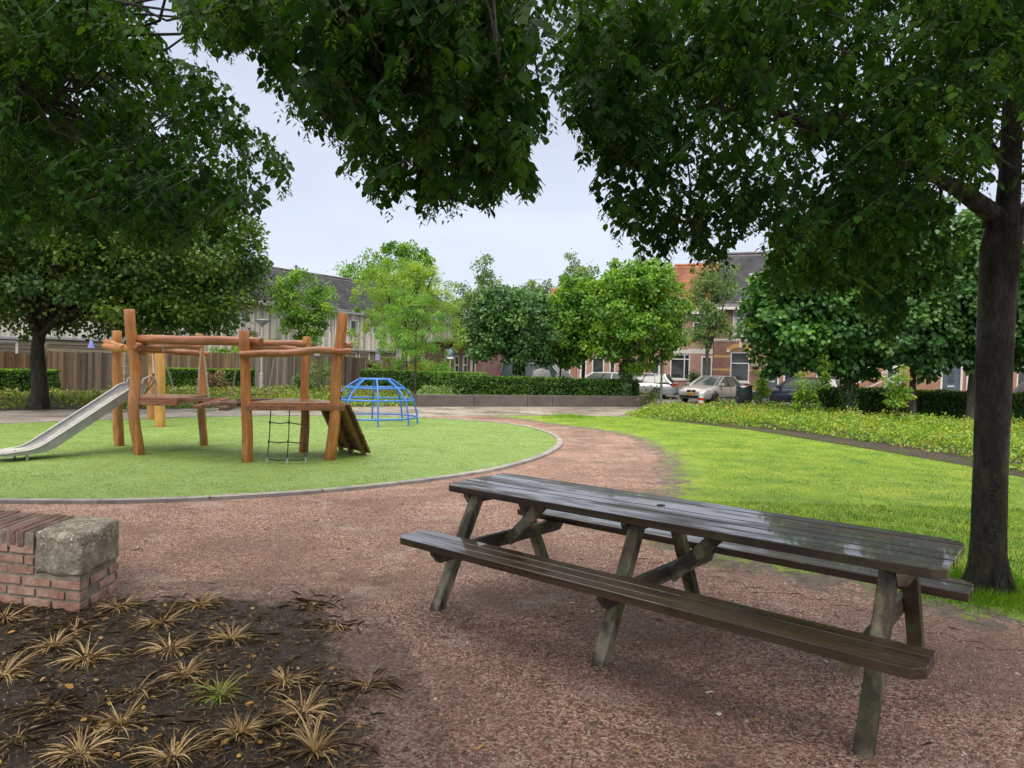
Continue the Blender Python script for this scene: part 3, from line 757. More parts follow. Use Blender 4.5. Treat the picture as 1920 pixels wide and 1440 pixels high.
bC = [Vector((.05, .1, 2.7)), Vector((.9, .3, 3.3)), Vector((1.6, .6, 3.6)), Vector((2.3, 1.0, 3.7)), Vector((3.0, 1.4, 3.5))]
tb.tube(bC, [.09, .07, .05, .035, .012], 9, True, .5, nz=.1, seed=20)
bC2 = [Vector((.05, .15, 2.9)), Vector((.6, 1.0, 3.5)), Vector((1.3, 1.6, 3.7)), Vector((2.3, 2.1, 3.5)), Vector((3.2, 2.2, 3.1))]
tb.tube(bC2, [.08, .06, .045, .03, .01], 9, True, .5, nz=.1, seed=21)
branch_net(rootC, [p + ovC for p in bC[1:4] + bC2[1:4]], twC, 80, 7, tb, ovC, .012)
tb.build('trunk', MAT_BARK, rootC, smooth=True)

# ---------------------------------------------------------------- picnic table
def woodmat(name, ca, cb, moss=None, rough=.3, axis=0, coat=0.0, rv=.15, grain=30, pale=None, bs=.35):
    m, nt, p = newmat(name)
    st = [1, 1, 1]; st[axis] = .05
    v = coords(nt, tuple(st)); v1 = coords(nt)
    gr = noi(nt, v, grain, 6, .6, .3)
    c = ramp(nt, gr, [(.3, ca), (.7, cb)])
    f = mth(nt, 'MULTIPLY_ADD', attr(nt), .9, .55)
    cb_ = nt.nodes.new('ShaderNodeCombineXYZ')
    for i in range(3): nt.links.new(f, cb_.inputs[i])
    c = mixc(nt, 1.0, c, cb_.outputs[0], 'MULTIPLY')
    if pale: c = mixc(nt, ramp(nt, noi(nt, coords(nt, tuple(.35 if i == axis else 1 for i in range(3))), 5, 5, .65), [(.5, (0, 0, 0)), (.62, (.8, .8, .8))]), c, pale)
    if moss: c = mixc(nt, ramp(nt, noi(nt, v1, 3.2, 6, .7), [(.50, (0, 0, 0)), (.66, (.75, .75, .75))]), c, moss)
    nt.links.new(c, p.inputs['Base Color'])
    nt.links.new(ramp(nt, noi(nt, coords(nt, tuple(.3 if i == axis else 1 for i in range(3))), 6, 5, .6), [(.38, (max(.04, rough - rv),) * 3), (.62, (rough + rv,) * 3)]), p.inputs['Roughness'])
    nt.links.new(bump(nt, gr, bs, .004), p.inputs['Normal'])
    if coat > .9: nt.links.new(ramp(nt, noi(nt, coords(nt, tuple(.45 if i == axis else 2.2 for i in range(3))), 3.2, 6, .65, .5), [(.44, (.06,) * 3), (.56, (1, 1, 1))]), p.inputs['Coat Weight'])
    else: p.inputs['Coat Weight'].default_value = coat; p.inputs['Coat Roughness'].default_value = .055
    return m
W_TOP = woodmat('wet_table_planks', (.010, .006, .004), (.062, .036, .019), moss=(.055, .052, .015), rough=.42, coat=1.0, rv=.16, bs=.3, grain=22)
W_LEG = woodmat('table_legs', (.022, .017, .010), (.080, .060, .036), moss=(.12, .13, .035), rough=.6, pale=(.30, .27, .19), rv=.1, axis=2)
W_BEAM = woodmat('table_beams', (.030, .024, .015), (.085, .068, .042), moss=(.16, .18, .05), rough=.6, pale=(.30, .27, .19), rv=.1, axis=1)
TL, TW, ZT, ZS, SO, SW, FT, INS, MID = 3.011, .66, .767, .469, .763, .266, .604, .236, .489
TH = .045
BOLT = M('bolt_steel', (.12, .11, .10), (.2, .19, .18), 40, .4, metal=.8)
pt_ = empty('picnic_table', (-.254, 5.114, 0), -.688, 'long dark wet picnic table with two fixed benches on the gravel', 'picnic table')
def plank_run(b, u0_, u1, v0, n, pw, gap, z0, z1, cut0, cut1, cutside, hole=None):
    """n planks along u from v0; the outer corners on both ends cut off at 45 degrees"""
    for i in range(n):
        a = v0 + i * (pw + gap); c = a + pw
        e0 = RS.uniform(-.003, .003); e1 = RS.uniform(-.003, .003)
        k0 = cut0 if (i == 0 and 'L' in cutside) else 0; k1 = cut0 if (i == n - 1 and 'H' in cutside) else 0
        poly = [(u0_ + e0 + k0, a), (u1 + e1 - k0, a)]
        if k0: poly += [(u1 + e1, a + k0)]
        poly += [(u1 + e1, c - k1)] if k1 else [(u1 + e1, c)]
        if k1: poly += [(u1 + e1 - k1, c), (u0_ + e0 + k1, c), (u0_ + e0, c - k1)]
        else: poly += [(u0_ + e0, c)]
        if k0: poly += [(u0_ + e0, a + k0)]
        jz = RS.uniform(-.0025, .0025)
        b.slab(poly, z0 + jz, z1 + jz)
b = MB(); pw = (TW - 5 * .007) / 6
plank_run(b, 0, TL, -TW / 2, 6, pw, .008, ZT - TH, ZT, .055, .055, 'LH')
top = b.build('tabletop', W_TOP, pt_, bevel=.004)
tilt = .020; top.rotation_euler = (tilt, 0, 0); top.location = (0, ZT * math.sin(tilt), ZT * (1 - math.cos(tilt)))
# parasol hole: a black disc on the top painted as its shade
bo = MB(); bo.cyl((TL / 2 - .03, 0, ZT - .2), (TL / 2 - .03, 0, ZT + .1), .025, 20)
bm_ = bmesh.new(); bm_.from_mesh(top.data)
bm_.free()
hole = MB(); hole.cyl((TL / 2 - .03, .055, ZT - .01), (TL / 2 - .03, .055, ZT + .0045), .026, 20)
hole.build('parasol_hole_shade', M('hole_shadow', (.004, .003, .003), (.006, .005, .004), rough=.9), pt_)
for sgn in (-1, 1):
    b = MB(); pw = (SW - 2 * .006) / 3
    v0 = -SO if sgn < 0 else SO - SW
    plank_run(b, 0, TL, v0, 3, pw, .006, ZS - TH, ZS, .05, .05, 'L' if sgn < 0 else 'H')
    st_ = b.build('bench_seat', W_TOP, pt_, bevel=.004); tl_ = .012; vc = sgn * (SO - SW / 2)
    st_.rotation_euler = (tl_, 0, 0); st_.location = (0, ZS * math.sin(tl_), -vc * math.sin(tl_))
for k, uu in enumerate((INS, INS + MID * (TL - 2 * INS), TL - INS)):
    for sgn in (-1, 1):
        b = MB()
        foot = Vector((uu, sgn * FT, 0)); topp = Vector((uu, sgn * .215, ZT - TH))
        # leg: parallelogram cut flat at both ends
        wv = .075; poly = [(foot.y - wv / 2, -.004), (foot.y + wv / 2, -.004), (topp.y + wv / 2, ZT - TH - .001), (topp.y - wv / 2, ZT - TH - .001)]
        n_ = 4; vs = [(uu - .0375, y, z) for y, z in poly] + [(uu + .0375, y, z) for y, z in poly]
        b.add(vs, [(0, 1, 2, 3), (7, 6, 5, 4)] + [(i, i + 4, (i + 1) % 4 + 4, (i + 1) % 4) for i in range(4)])
        b.build('leg', W_LEG, pt_, bevel=.006)
    side = .0375 + .021 if k != 2 else -.0375 - .021
    b = MB(); zb = ZS - TH
    c = .06; prof = [(-SO + .05, zb - .035), (-SO + .05, zb - .001), (SO - .05, zb - .001), (SO - .05, zb - .035), (SO - .05 - c, zb - .095), (-SO + .05 + c, zb - .095)]
    x0, x1 = uu + side - .02, uu + side + .02
    n_ = len(prof); b.add([(x0, y, z) for y, z in prof] + [(x1, y, z) for y, z in prof], [tuple(range(n_)), tuple(range(2 * n_ - 1, n_ - 1, -1))] + [(i, i + n_, (i + 1) % n_ + n_, (i + 1) % n_) for i in range(n_)])
    b.build('seat_beam', W_BEAM, pt_, bevel=.005)
    b = MB(); prof = [(-.29, ZT - TH - .03), (-.29, ZT - TH - .001), (.29, ZT - TH - .001), (.29, ZT - TH - .03), (.25, ZT - TH - .085), (-.25, ZT - TH - .085)]
    s2 = -side; x0, x1 = uu + s2 - .02, uu + s2 + .02
    b.add([(x0, y, z) for y, z in prof] + [(x1, y, z) for y, z in prof], [tuple(range(n_)), tuple(range(2 * n_ - 1, n_ - 1, -1))] + [(i, i + n_, (i + 1) % n_ + n_, (i + 1) % n_) for i in range(n_)])
    b.build('top_beam', W_BEAM, pt_, bevel=.005)
    dr = 1 if k != 2 else -1
    if k != 2:
        b = MB(); b.beam((uu + side + dr * .045, 0, zb - .055), (uu + side + dr * .36, 0, ZT - TH - .03), .042, .075)
        b.build('brace', W_BEAM, pt_, bevel=.005)
    for y in (-.45, .45):
        b = MB(); b.cyl((uu + side + dr * .020, y, zb - .045), (uu + side + dr * .027, y, zb - .045), .009, 8)
        b.build('bolt', BOLT, pt_)

# ---------------------------------------------------------------- climbing frame of logs
def logmat(name, ca, cb, rough=.4):
    m, nt, p = newmat(name)
    v = coords(nt, (1, 1, .08)); v1 = coords(nt)
    gr = noi(nt, v, 22, 6, .65, .6)
    c = ramp(nt, gr, [(.25, tuple(x * .55 for x in ca)), (.45, ca), (.75, cb)])
    vo = nt.nodes.new('ShaderNodeTexVoronoi'); vo.inputs['Scale'].default_value = 4.2
    nt.links.new(coords(nt, (1, 1, .7)), vo.inputs[0])
    c = mixc(nt, ramp(nt, vo.outputs['Distance'], [(.05, (1, 1, 1)), (.11, (0, 0, 0))]), c, (.09, .03, .012))
    c = mixc(nt, ramp(nt, noi(nt, coords(nt, (1, 1, .3)), 5, 5), [(.45, (0, 0, 0)), (.7, (.6, .6, .6))]), c, tuple(x * .55 for x in ca))
    crk = noi(nt, coords(nt, (1, 1, .035)), 46, 5, .7)
    c = mixc(nt, ramp(nt, crk, [(.28, (.9, .9, .9)), (.34, (0, 0, 0))]), c, (.05, .022, .01))
    oi = nt.nodes.new('ShaderNodeObjectInfo')
    c = mixc(nt, mth(nt, 'MULTIPLY', mth(nt, 'MULTIPLY', oi.outputs['Random'], .8), ramp(nt, noi(nt, coords(nt, (1, 1, .25)), 3.5, 6, .7), [(.42, (0, 0, 0)), (.65, (1, 1, 1))])), c, (.40, .27, .15))
    nt.links.new(c, p.inputs['Base Color']); p.inputs['Roughness'].default_value = rough
    nt.links.new(bump(nt, crk, .6, .01, bump(nt, gr, .4, .006)), p.inputs['Normal'])
    return m
LOG = logmat('orange_log', (.34, .125, .028), (.58, .27, .08))
LOGR = logmat('red_wet_log', (.24, .075, .028), (.46, .20, .09), .28)
LOGY = logmat('yellow_log', (.50, .24, .045), (.70, .42, .12))
W_DECK = woodmat('wet_deck', (.12, .042, .02), (.28, .12, .06), rough=.3, coat=.3, axis=0)
W_RAMP = woodmat('ramp_boards', (.11, .05, .022), (.25, .125, .06), rough=.45, axis=1)
W_RAIL = woodmat('ramp_rails', (.13, .07, .025), (.26, .15, .06), rough=.5, axis=2)
STEEL = M('brushed_steel', (.34, .345, .35), (.42, .425, .43), 8, .52, .1, 60, metal=.65, rvar=.08)
DARKDOT = M('recess_shade', (.015, .008, .005), (.03, .015, .01), rough=.7)
ROPE = M('black_rope', (.012, .012, .013), (.03, .03, .03), 60, .6, .8, 120)
SILV = M('silver_paint', (.45, .45, .46), (.6, .6, .6), 30, .35, metal=.6)

def log(name, a, b_, r, parent, mat, seed=0, bend=.03, r2=None, n=10, kn=True, dots=()):
    a = Vector(a); b_ = Vector(b_); r2 = r if r2 is None else r2
    d = b_ - a; L = d.length; q = d.to_track_quat('Z', 'Y')
    mb = MB(); pts = []; rad = []
    for i in range(n + 1):
        t = i / n
        pts.append(Vector((noise.noise(Vector((t * 2.2, seed, 0))) * bend * math.sin(t * math.pi) * 2, noise.noise(Vector((t * 2.2, seed, 8))) * bend * math.sin(t * math.pi) * 2, t * L)))
        rad.append((r + (r2 - r) * t) * (1 + .10 * noise.noise(Vector((t * 4, seed, 3)))))
    # chamfered ends
    pts = [pts[0]] + [pts[0] + Vector((0, 0, .012))] + pts[1:-1] + [pts[-1] - Vector((0, 0, .012))] + [pts[-1]]
    rad = [rad[0] * .88] + [rad[0]] + rad[1:-1] + [rad[-1]] + [rad[-1] * .88]
    mb.tube(pts, rad, 16, True, .5, nz=.09, seed=seed)
    o = mb.build(name, mat, parent, smooth=True)
    o.location = a - (Vector(parent.location) if parent else Vector()); o.rotation_mode = 'QUATERNION'; o.rotation_quaternion = q
    if dots:
        for t, ang in dots:
            db = MB()
            c0 = Vector((math.cos(ang), math.sin(ang), 0)) * (r * .7) + Vector((0, 0, t * L)); c1 = Vector((math.cos(ang), math.sin(ang), 0)) * (r * 1.1) + Vector((0, 0, t * L))
            db.cyl(c0, c1, .017, 8)  # solid dark plug; the shade of the sunk bolt is in its colour
            db.build('bolt_recess_shade', DARKDOT, o)
    return o
p1, p2, p3, p4, p5, p6 = (g(262, 855), g(224, 838), g(383, 837), g(464, 869), g(569, 850), g(618, 865))
frame = empty('log_climbing_set', (p4.x, p4.y, 0), 0, 'orange log climbing frame with decks, hanging bridge, rope net and ramp', 'climbing frame')
fo = Vector(frame.location)
DN = Vector((0, 0, -.03))
def up(p, px, py, dy=0): return at(px, py, p.y + dy)
T1, T2, T3, T4, T5, T6 = up(p1, 242, 580), up(p2, 219, 620), up(p3, 374, 626), up(p4, 457.5, 620), up(p5, 575, 631), up(p6, 643, 587)
facing = lambda q: -math.pi / 2
log('post', p1 + DN, T1, .086, frame, LOG, 1, .05, .085, dots=((.38, -1.2), (.66, -1.9), (.93, -1.2)))
log('post', p2 + DN, T2, .083, frame, LOG, 2, .04, .080)
log('post', p3 + DN, T3, .075, frame, LOG, 3, .03, .066)
log('post', p4 + DN, T4, .082, frame, LOG, 4, .02, .072)
log('post', p5 + DN, T5, .079, frame, LOG, 5, .02, .068)
log('post', p6 + DN, T6, .090, frame, LOG, 6, .03, .080, dots=((.44, -1.9), (.47, -1.2), (.80, -1.5), (.76, -1.2)))
r_ = .062
def lg(a, b_, r=.062, m=LOGR, s=1, r2=None, bend=.03): return log('beam', a, b_, r, frame, m, s, bend, r2)
lg(at(256, 637, p1.y + .10), at(490, 641, p4.y + .13), .080, LOGR, 11, .072)
lg(at(253, 648, p1.y - .10), at(372, 651, p3.y - .16), .056, LOGR, 12, .05)
lg(at(265, 655, p2.y - .5), at(390, 664, p3.y + .12), .058, LOGR, 13, .05)
lg(at(196, 649, p2.y - .12), at(270, 661, p1.y + .13), .055, LOG, 14, .06)
lg(at(199, 641, p2.y + .12), at(232, 652, p1.y + .5), .055, LOG, 27, .06)
lg(at(450, 650, p4.y + .03), at(556, 655, p5.y - .35), .060, LOGR, 15, .05)
lg(at(449, 665, p4.y - .12), at(658, 659, p6.y - .02), .058, LOGR, 16, .055, .05)
lg(at(483, 644, p4.y + .3), at(582, 645, p5.y + .11), .062, LOGR, 17, .06)
lg(at(560, 664, p5.y - .5), at(660, 647, p6.y + .35), .045, LOGR, 18, .06)
ZD = .955
def zz_(v, z): return Vector((v.x, v.y, z))
def deck(name, corners, z, mat, n=8, th=.045):
    """planks laid across from edge 0-1 to edge 3-2"""
    a, b_, c, d = [Vector((p.x, p.y, 0)) - Vector((fo.x, fo.y, 0)) for p in corners]
    mb = MB()
    for i in range(n):
        t0, t1 = i / n + .006, (i + 1) / n - .006
        mb.slab([a.lerp(d, t0), b_.lerp(c, t0), b_.lerp(c, t1), a.lerp(d, t1)], z - th, z)
    return mb.build(name, mat, frame, bevel=.005)
# right deck between p4, p6, p5
mid = (p4 + p6 + p5) / 3
c4 = p4 + Vector((-.02, -.06, 0)); c6 = p6 + Vector((.12, -.02, 0)); c5 = p6 + (p5 - p4) + Vector((.10, -.1, 0)); c3 = p5 + Vector((-.75, .1, 0))
c3 = p4 + (p5 - p4) * .9 + Vector((-.35, .15, 0)); c5 = p5 + Vector((.16, .12, 0)); c6 = p6 + Vector((.22, -.02, 0))
deck('deck', [c4, c6, c5, c3], ZD, W_DECK, 9)
mb = MB()
def L_(v, z): return Vector((v.x - fo.x, v.y - fo.y, z))
mb.beam(L_(c4, ZD - .085), L_(c6, ZD - .085), .05, .085); mb.beam(L_(c3, ZD - .085), L_(c5, ZD - .085), .05, .085)
mb.beam(L_(c6, ZD - .085), L_(c5, ZD - .085), .05, .08); mb.beam(L_(c4, ZD - .085), L_(c3, ZD - .085), .05, .08)
mb.build('deck_joist', W_DECK, frame, bevel=.006)
# left deck between p1, p2, p3
d1 = p1 + Vector((-.02, -.02, 0)); d2 = p2 + Vector((.02, .05, 0)); d3 = p3 + Vector((-.1, .1, 0)); d4 = g(318, 757, ZD) ; d4 = Vector((p1.x + .55, p1.y + .12, 0))
deck('deck', [d1, d4, d3, d2], ZD, W_DECK, 8)
mb = MB(); mb.beam(L_(d1, ZD - .085), L_(d4, ZD - .085), .05, .085); mb.beam(L_(d2, ZD - .085), L_(d3, ZD - .085), .05, .085); mb.beam(L_(d4, ZD - .085), L_(d3, ZD - .085), .05, .085)
mb.beam(L_(d1, ZD - .085), L_(d2, ZD - .085), .05, .08)
mb.build('deck_joist', W_DECK, frame, bevel=.006)
# hanging bridge: two pairs of planks that sag, on chains
A_ = Vector((d4.x, d4.y, 0)); B_ = Vector((c4.x, c4.y, 0)); A2 = d3 + Vector((.0, 0, 0)); B2 = c3
mb = MB(); nP = 8
for i in range(nP):
    t = (i + .5) / nP; sag = -.10 * math.sin(t * math.pi)
    tilt = .05 * math.sin(i * 2.1)
    a = A_.lerp(B_, t); c = A2.lerp(B2, t)
    wdt = (B_ - A_).length / nP * .80
    mb.beam(L_(a, ZD + sag + tilt), L_(c, ZD + sag - tilt * .5), wdt, .06)
mb.build('bridge_plank', W_DECK, frame, bevel=.008)
def chain(a, b_, sag=.0, n=22):
    mb = MB(); a = Vector(a); b_ = Vector(b_)
    for i in range(n):
        t0, t1 = i / n, (i + 1.25) / n
        p = a.lerp(b_, t0); q = a.lerp(b_, min(1, t1)); p.z -= sag * math.sin(t0 * math.pi); q.z -= sag * math.sin(min(1, t1) * math.pi)
        d = (q - p).normalized(); s_ = d.orthogonal().normalized()
        if i % 2: s_ = d.cross(s_)
        e = s_ * .012
        mb.tube([p + e, q + e], .0035, 4, False); mb.tube([p - e, q - e], .0035, 4, False); mb.tube([p - e, p + e], .0035, 4, False)
    return mb.build('chain', STEEL, frame)
def rel(v): return v - Vector((fo.x, fo.y, 0))
chain(rel(at(304, 650, p1.y + .1)), rel(at(328, 737, p1.y + .25)), .02)
chain(rel(at(377, 655, p3.y - .7)), rel(at(370, 738, p3.y - .9)), .01)
chain(rel(at(383, 668, p3.y - .1)), rel(at(392, 745, p3.y - .3)), .01)
chain(rel(at(446, 668, p4.y)), rel(at(434, 742, p4.y + .25)), .01)
chain(rel(at(514, 672, p5.y - .3)), rel(at(502, 742, p5.y - .4)), .01)
# scramble net
net = MB(); fe = MB()
top_px = [(508, 763), (543, 763), (577, 768)]; bot_px = [(501, 868), (538, 870), (573, 868)]
yt = [(c4.lerp(c6, .38)).y, (c4.lerp(c6, .62)).y, (c4.lerp(c6, .85)).y]
tops = [rel(at(px, py, y)) for (px, py), y in zip(top_px, yt)]
bots = [rel(g(px, py + 4)) for px, py in bot_px]
for t_, bt_ in zip(tops, bots):
    net.tube([t_, t_.lerp(bt_, .5) + Vector((.006, 0, 0)), bt_ + Vector((0, 0, .11))], .0095, 6)
    fe = MB(); fe.tube([bt_ + Vector((0, 0, .115)), bt_ + Vector((0, 0, .04)), bt_ + Vector((0, 0, .038)), bt_ + Vector((0, 0, -.01))], [.017, .017, .010, .010], 8); fe.build('ground_anchor', SILV, frame)
for fz in (.27, .60, .90):
    ps = [t_.lerp(bt_, fz) for t_, bt_ in zip(tops, bots)]
    ps = [p + Vector((0, 0, .0)) for p in ps]
    net.tube([ps[0], ps[0].lerp(ps[1], .5) + Vector((0, 0, -.015)), ps[1], ps[1].lerp(ps[2], .5) + Vector((0, 0, -.012)), ps[2]], .0095, 6)
    for p in ps: net.tube([p + Vector((0, 0, .03)), p, p - Vector((0, 0, .03))], [.012, .018, .012], 6)
net.build('rope_net', ROPE, frame, smooth=True)
# sloping ramp with holds
rt0 = rel(at(655, 757, c6.y + .0)); rt1 = rel(at(598, 757, p5.y + .25)); rt1 = Vector((rt0.x - .12, rt0.y + .95, rt0.z))
rb0 = rel(g(688, 857)); rb1 = rb0 + (rt1 - rt0)
RT0 = L_(c6, ZD - .03) + Vector((.06, .02, 0)); RB0 = rel(g(692, 856)) + Vector((0, 0, .05))
sidev = g(634, 843) - g(692, 856); sidev.z = 0; sidev = sidev.normalized() * 1.02
mb = MB(); n = 7; nor = (RB0 - RT0).cross(sidev).normalized()
if nor.z < 0: nor = -nor
for i in range(n):
    t0, t1 = i / n + .006, (i + 1) / n - .006
    a, b_ = RT0.lerp(RB0, t0), RT0.lerp(RB0, t1)
    w0 = Vector((noise.noise(Vector((i, 0, 0))), 0, 0)) * .05
    e = -sidev.normalized() * (.02 + .035 * abs(noise.noise(Vector((i * 1.3, 4, 0)))))
    k = nor * .035
    vs = [a + e, b_ + e, b_ + sidev, a + sidev]
    hole_ = i in (1, 5)
    mb.add([*vs, *[v + k for v in vs]], [(3, 2, 1, 0), (4, 5, 6, 7), (0, 1, 5, 4), (1, 2, 6, 5), (2, 3, 7, 6), (3, 0, 4, 7)])
mb.build('ramp', W_RAMP, frame, bevel=.005)
for s_ in (.10, .55, .92):
    mb = MB(); o_ = sidev * s_ - nor * .045
    mb.beam(RT0 + o_, RB0 + o_ + (RB0 - RT0).normalized() * .05, .06, .07); mb.build('ramp_rail', W_RAIL, frame, bevel=.005)

# steel slide
F1, F2 = g(27, 861), g(51, 867)
sa = (Vector((F1.x + F2.x, F1.y + F2.y, 0)) / 2)
topc = (p1 + p2) / 2
slide = empty('slide', (sa.x, sa.y, 0), 0, 'grey steel slide running down to the left from the log frame', 'slide')
ax = Vector((topc.x - sa.x, topc.y - sa.y, 0)); Ls = ax.length; ax.normalize(); cr_ = Vector((F2.x - F1.x, F2.y - F1.y, 0)).normalized()
cr_ = (cr_ - ax * cr_.dot(ax)).normalized()
prof = [(Ls + .10, 1.02), (Ls - .02, 1.0), (Ls - .14, .93), (Ls * .75, .67), (Ls * .5, .44), (Ls * .3, .28), (Ls * .17, .19), (.05, .15), (-.32, .14)]
hw = .235; rings = []
def cr1(P, n=4):
    o = []
    for i in range(len(P) - 1):
        a, b_, c, d = P[max(0, i - 1)], P[i], P[i + 1], P[min(len(P) - 1, i + 2)]
        for q in range(n):
            t = q / n; o.append(tuple(.5 * (2 * b_[k] + (c[k] - a[k]) * t + (2 * a[k] - 5 * b_[k] + 4 * c[k] - d[k]) * t * t + (-a[k] + 3 * b_[k] - 3 * c[k] + d[k]) * t ** 3) for k in (0, 1, 2)))
    return o + [tuple(P[-1])]
prof = [(Ls + .10, 1.0, .16), (Ls - .05, .985, .15), (Ls - .18, .915, .13)] + [(.38 + (Ls - .56) * q_, .215 + .70 * q_, .13) for q_ in (.75, .5, .25)] + [(.38, .22, .13), (.20, .158, .08), (.02, .140, .035), (-.32, .135, .012)]
prof = cr1(prof)
mb = MB(); prof2 = []
rails = {-1: [], 1: []}
for i, (s_, z, hgt) in enumerate(prof):
    c = ax * s_ + Vector((0, 0, z))
    rings.append([c - cr_ * hw + Vector((0, 0, hgt)), c - cr_ * (hw - .015) + Vector((0, 0, .035)), c - cr_ * (hw - .05), c + cr_ * (hw - .05), c + cr_ * (hw - .015) + Vector((0, 0, .035)), c + cr_ * hw + Vector((0, 0, hgt)),
                  c + cr_ * (hw + .006) + Vector((0, 0, hgt)), c + cr_ * (hw + .006) - Vector((0, 0, .03)), c - cr_ * (hw + .006) - Vector((0, 0, .03)), c - cr_ * (hw + .006) + Vector((0, 0, hgt))])
    for q in (-1, 1): rails[q].append(c + cr_ * q * (hw + .002) + Vector((0, 0, hgt)))
mb.loft(rings); mb.build('chute', STEEL, slide, smooth=True)
for q in (-1, 1):
    mb = MB(); r0s = rails[q]
    start = [r0s[0] + ax * .22 + Vector((0, 0, -.22)), r0s[0] + ax * .22 + Vector((0, 0, .05)), r0s[0] + ax * .12 + Vector((0, 0, .13)), r0s[0] + Vector((0, 0, .08))]
    mb.tube(start + r0s[1:], .018, 8); mb.build('side_rail', STEEL, slide, smooth=True)
mb = MB()
e = [ax * -.32 + Vector((0, 0, .15)) - cr_ * hw, ax * -.36 + Vector((0, 0, .145)) - cr_ * hw * .8, ax * -.36 + Vector((0, 0, .145)) + cr_ * hw * .8, ax * -.32 + Vector((0, 0, .15)) + cr_ * hw]
mb.tube(e, .018, 8); mb.build('end_lip', STEEL, slide, smooth=True)
for q in (-1, 1):
    mb = MB(); mb.cyl(cr_ * q * hw * .85 + Vector((0, 0, -.02)), cr_ * q * hw * .85 + Vector((0, 0, .15)), .02, 10); mb.build('foot', STEEL, slide)

# second log frame behind (two posts joined by a rope)
rp1, rp2 = g(300, 802), g(284, 788)
rf = empty('rope_swing', (rp1.x, rp1.y, 0), 0, 'two plain yellow log posts with a hanging rope loop standing behind the climbing frame', 'climbing posts')
log('post', rp1 + DN, at(300.5, 655, rp1.y), .115, rf, LOGY, 31, .02, .115, dots=((.55, -1.7), (.72, -1.7), (.86, -1.7), (.94, -1.2)))
log('post', rp2 + DN, at(285, 655, rp2.y), .105, rf, LOG, 32, .02, .105)
ra = at(286, 664, rp2.y - .4) - Vector((rp1.x, rp1.y, 0)); rb = at(288, 700, rp2.y - .5) - Vector((rp1.x, rp1.y, 0))
rc = at(272, 738, rp2.y - .9) - Vector((rp1.x, rp1.y, 0)); rd = at(292, 712, rp2.y - .9) - Vector((rp1.x, rp1.y, 0))
mb = MB(); mb.tube([ra, rb], .016, 6); mb.build('steel_link', SILV, rf)
mb = MB(); mb.tube([rb, rc], .014, 6); mb.tube([rb, rd, rc], .014, 6); mb.build('rope', ROPE, rf)
mb = MB(); mb.beam(at(262, 660, rp2.y) - Vector((rp1.x, rp1.y, 0)), at(305, 657, rp1.y) - Vector((rp1.x, rp1.y, 0)), .1, .1); mb.build('crossbar', LOG, rf)

# blue climbing dome
dc = Vector((-3.62, 18.55, 0)); BLUE = M('blue_paint', (.03, .15, .55), (.05, .21, .66), 12, .4, .15, 30)
dome = empty('climbing_dome', dc, 0, 'blue climbing dome of steel bars on the turf', 'climbing dome')
RG = [(.42, 1.20), (.76, .97), (1.01, .66), (1.12, .20), (1.12, 0)]
for i, (R_, z) in enumerate(RG[:4]):
    mb = MB(); mb.ring_torus((0, 0, z), R_, .023, 40, 8, .5); mb.build('ring', BLUE, dome, smooth=True)
for k in range(8):
    a = math.radians(15 + 45 * k); pts = []
    cp = [Vector((R_ * math.cos(a), R_ * math.sin(a), z)) for R_, z in RG]
    for i in range(len(cp) - 1):
        for q in range(4):
            t = q / 4; p0 = cp[max(0, i - 1)]; p1_ = cp[i]; p2_ = cp[i + 1]; p3_ = cp[min(len(cp) - 1, i + 2)]
            pts.append(.5 * ((2 * p1_) + (-p0 + p2_) * t + (2 * p0 - 5 * p1_ + 4 * p2_ - p3_) * t * t + (-p0 + 3 * p1_ - 3 * p2_ + p3_) * t ** 3))
    pts.append(cp[-1]); mb = MB(); mb.tube(pts, .023, 8, True, .5); mb.build('bar', BLUE, dome, smooth=True)

# ---------------------------------------------------------------- brick block with concrete corner
MAT_BLOCK = brickmat('old_brick', (.30, .105, .065), (.40, .17, .115), (.19, .16, .12), .215, .066, .013, wear=(.34, .25, .20), bs=1.0, rough=.7)
MAT_OLDC = None
m, nt, p = newmat('weathered_concrete'); v = coords(nt)
vo = nt.nodes.new('ShaderNodeTexVoronoi'); vo.inputs['Scale'].default_value = 48; nt.links.new(v, vo.inputs[0])
s_ = nt.nodes.new('ShaderNodeSeparateColor'); nt.links.new(vo.outputs['Color'], s_.inputs[0])
c = ramp(nt, noi(nt, v, 9, 6, .7), [(.3, (.10, .09, .06)), (.52, (.24, .215, .16)), (.72, (.52, .48, .40))])
st = ramp(nt, s_.outputs[0], [(0, (.10, .07, .04)), (.35, (.22, .17, .12)), (.7, (.42, .36, .28)), (.93, (.55, .50, .42)), (1, (.5, .28, .08))])
sp = nt.nodes.new('ShaderNodeSeparateXYZ'); nt.links.new(v, sp.inputs[0])
zf = nt.nodes.new('ShaderNodeMapRange'); zf.inputs[1].default_value = .33; zf.inputs[2].default_value = .44; nt.links.new(sp.outputs[2], zf.inputs[0])
k = mth(nt, 'MULTIPLY', mth(nt, 'LESS_THAN', vo.outputs['Distance'], .42), mth(nt, 'GREATER_THAN', mth(nt, 'ADD', zf.outputs[0], noi(nt, v, 14, 4)), 1.02))
c = mixc(nt, k, c, st); nt.links.new(c, p.inputs['Base Color']); p.inputs['Roughness'].default_value = .6
bb = bump(nt, mth(nt, 'SUBTRACT', 1, vo.outputs['Distance']), .5, .010); nt.links.new(bump(nt, noi(nt, v, 30, 6, .7), .45, .010, bb), p.inputs['Normal'])
MAT_OLDC = m
W_ = g(150, 1150); E_ = g(212, 1110)
ex = (g(0, 1132) - W_); ang = math.atan2(-ex.y, -ex.x)
blk = empty('brick_wall', (W_.x, W_.y, 0), ang, 'low old brick wall with crumbling concrete corner at the edge of the planting bed', 'low wall')
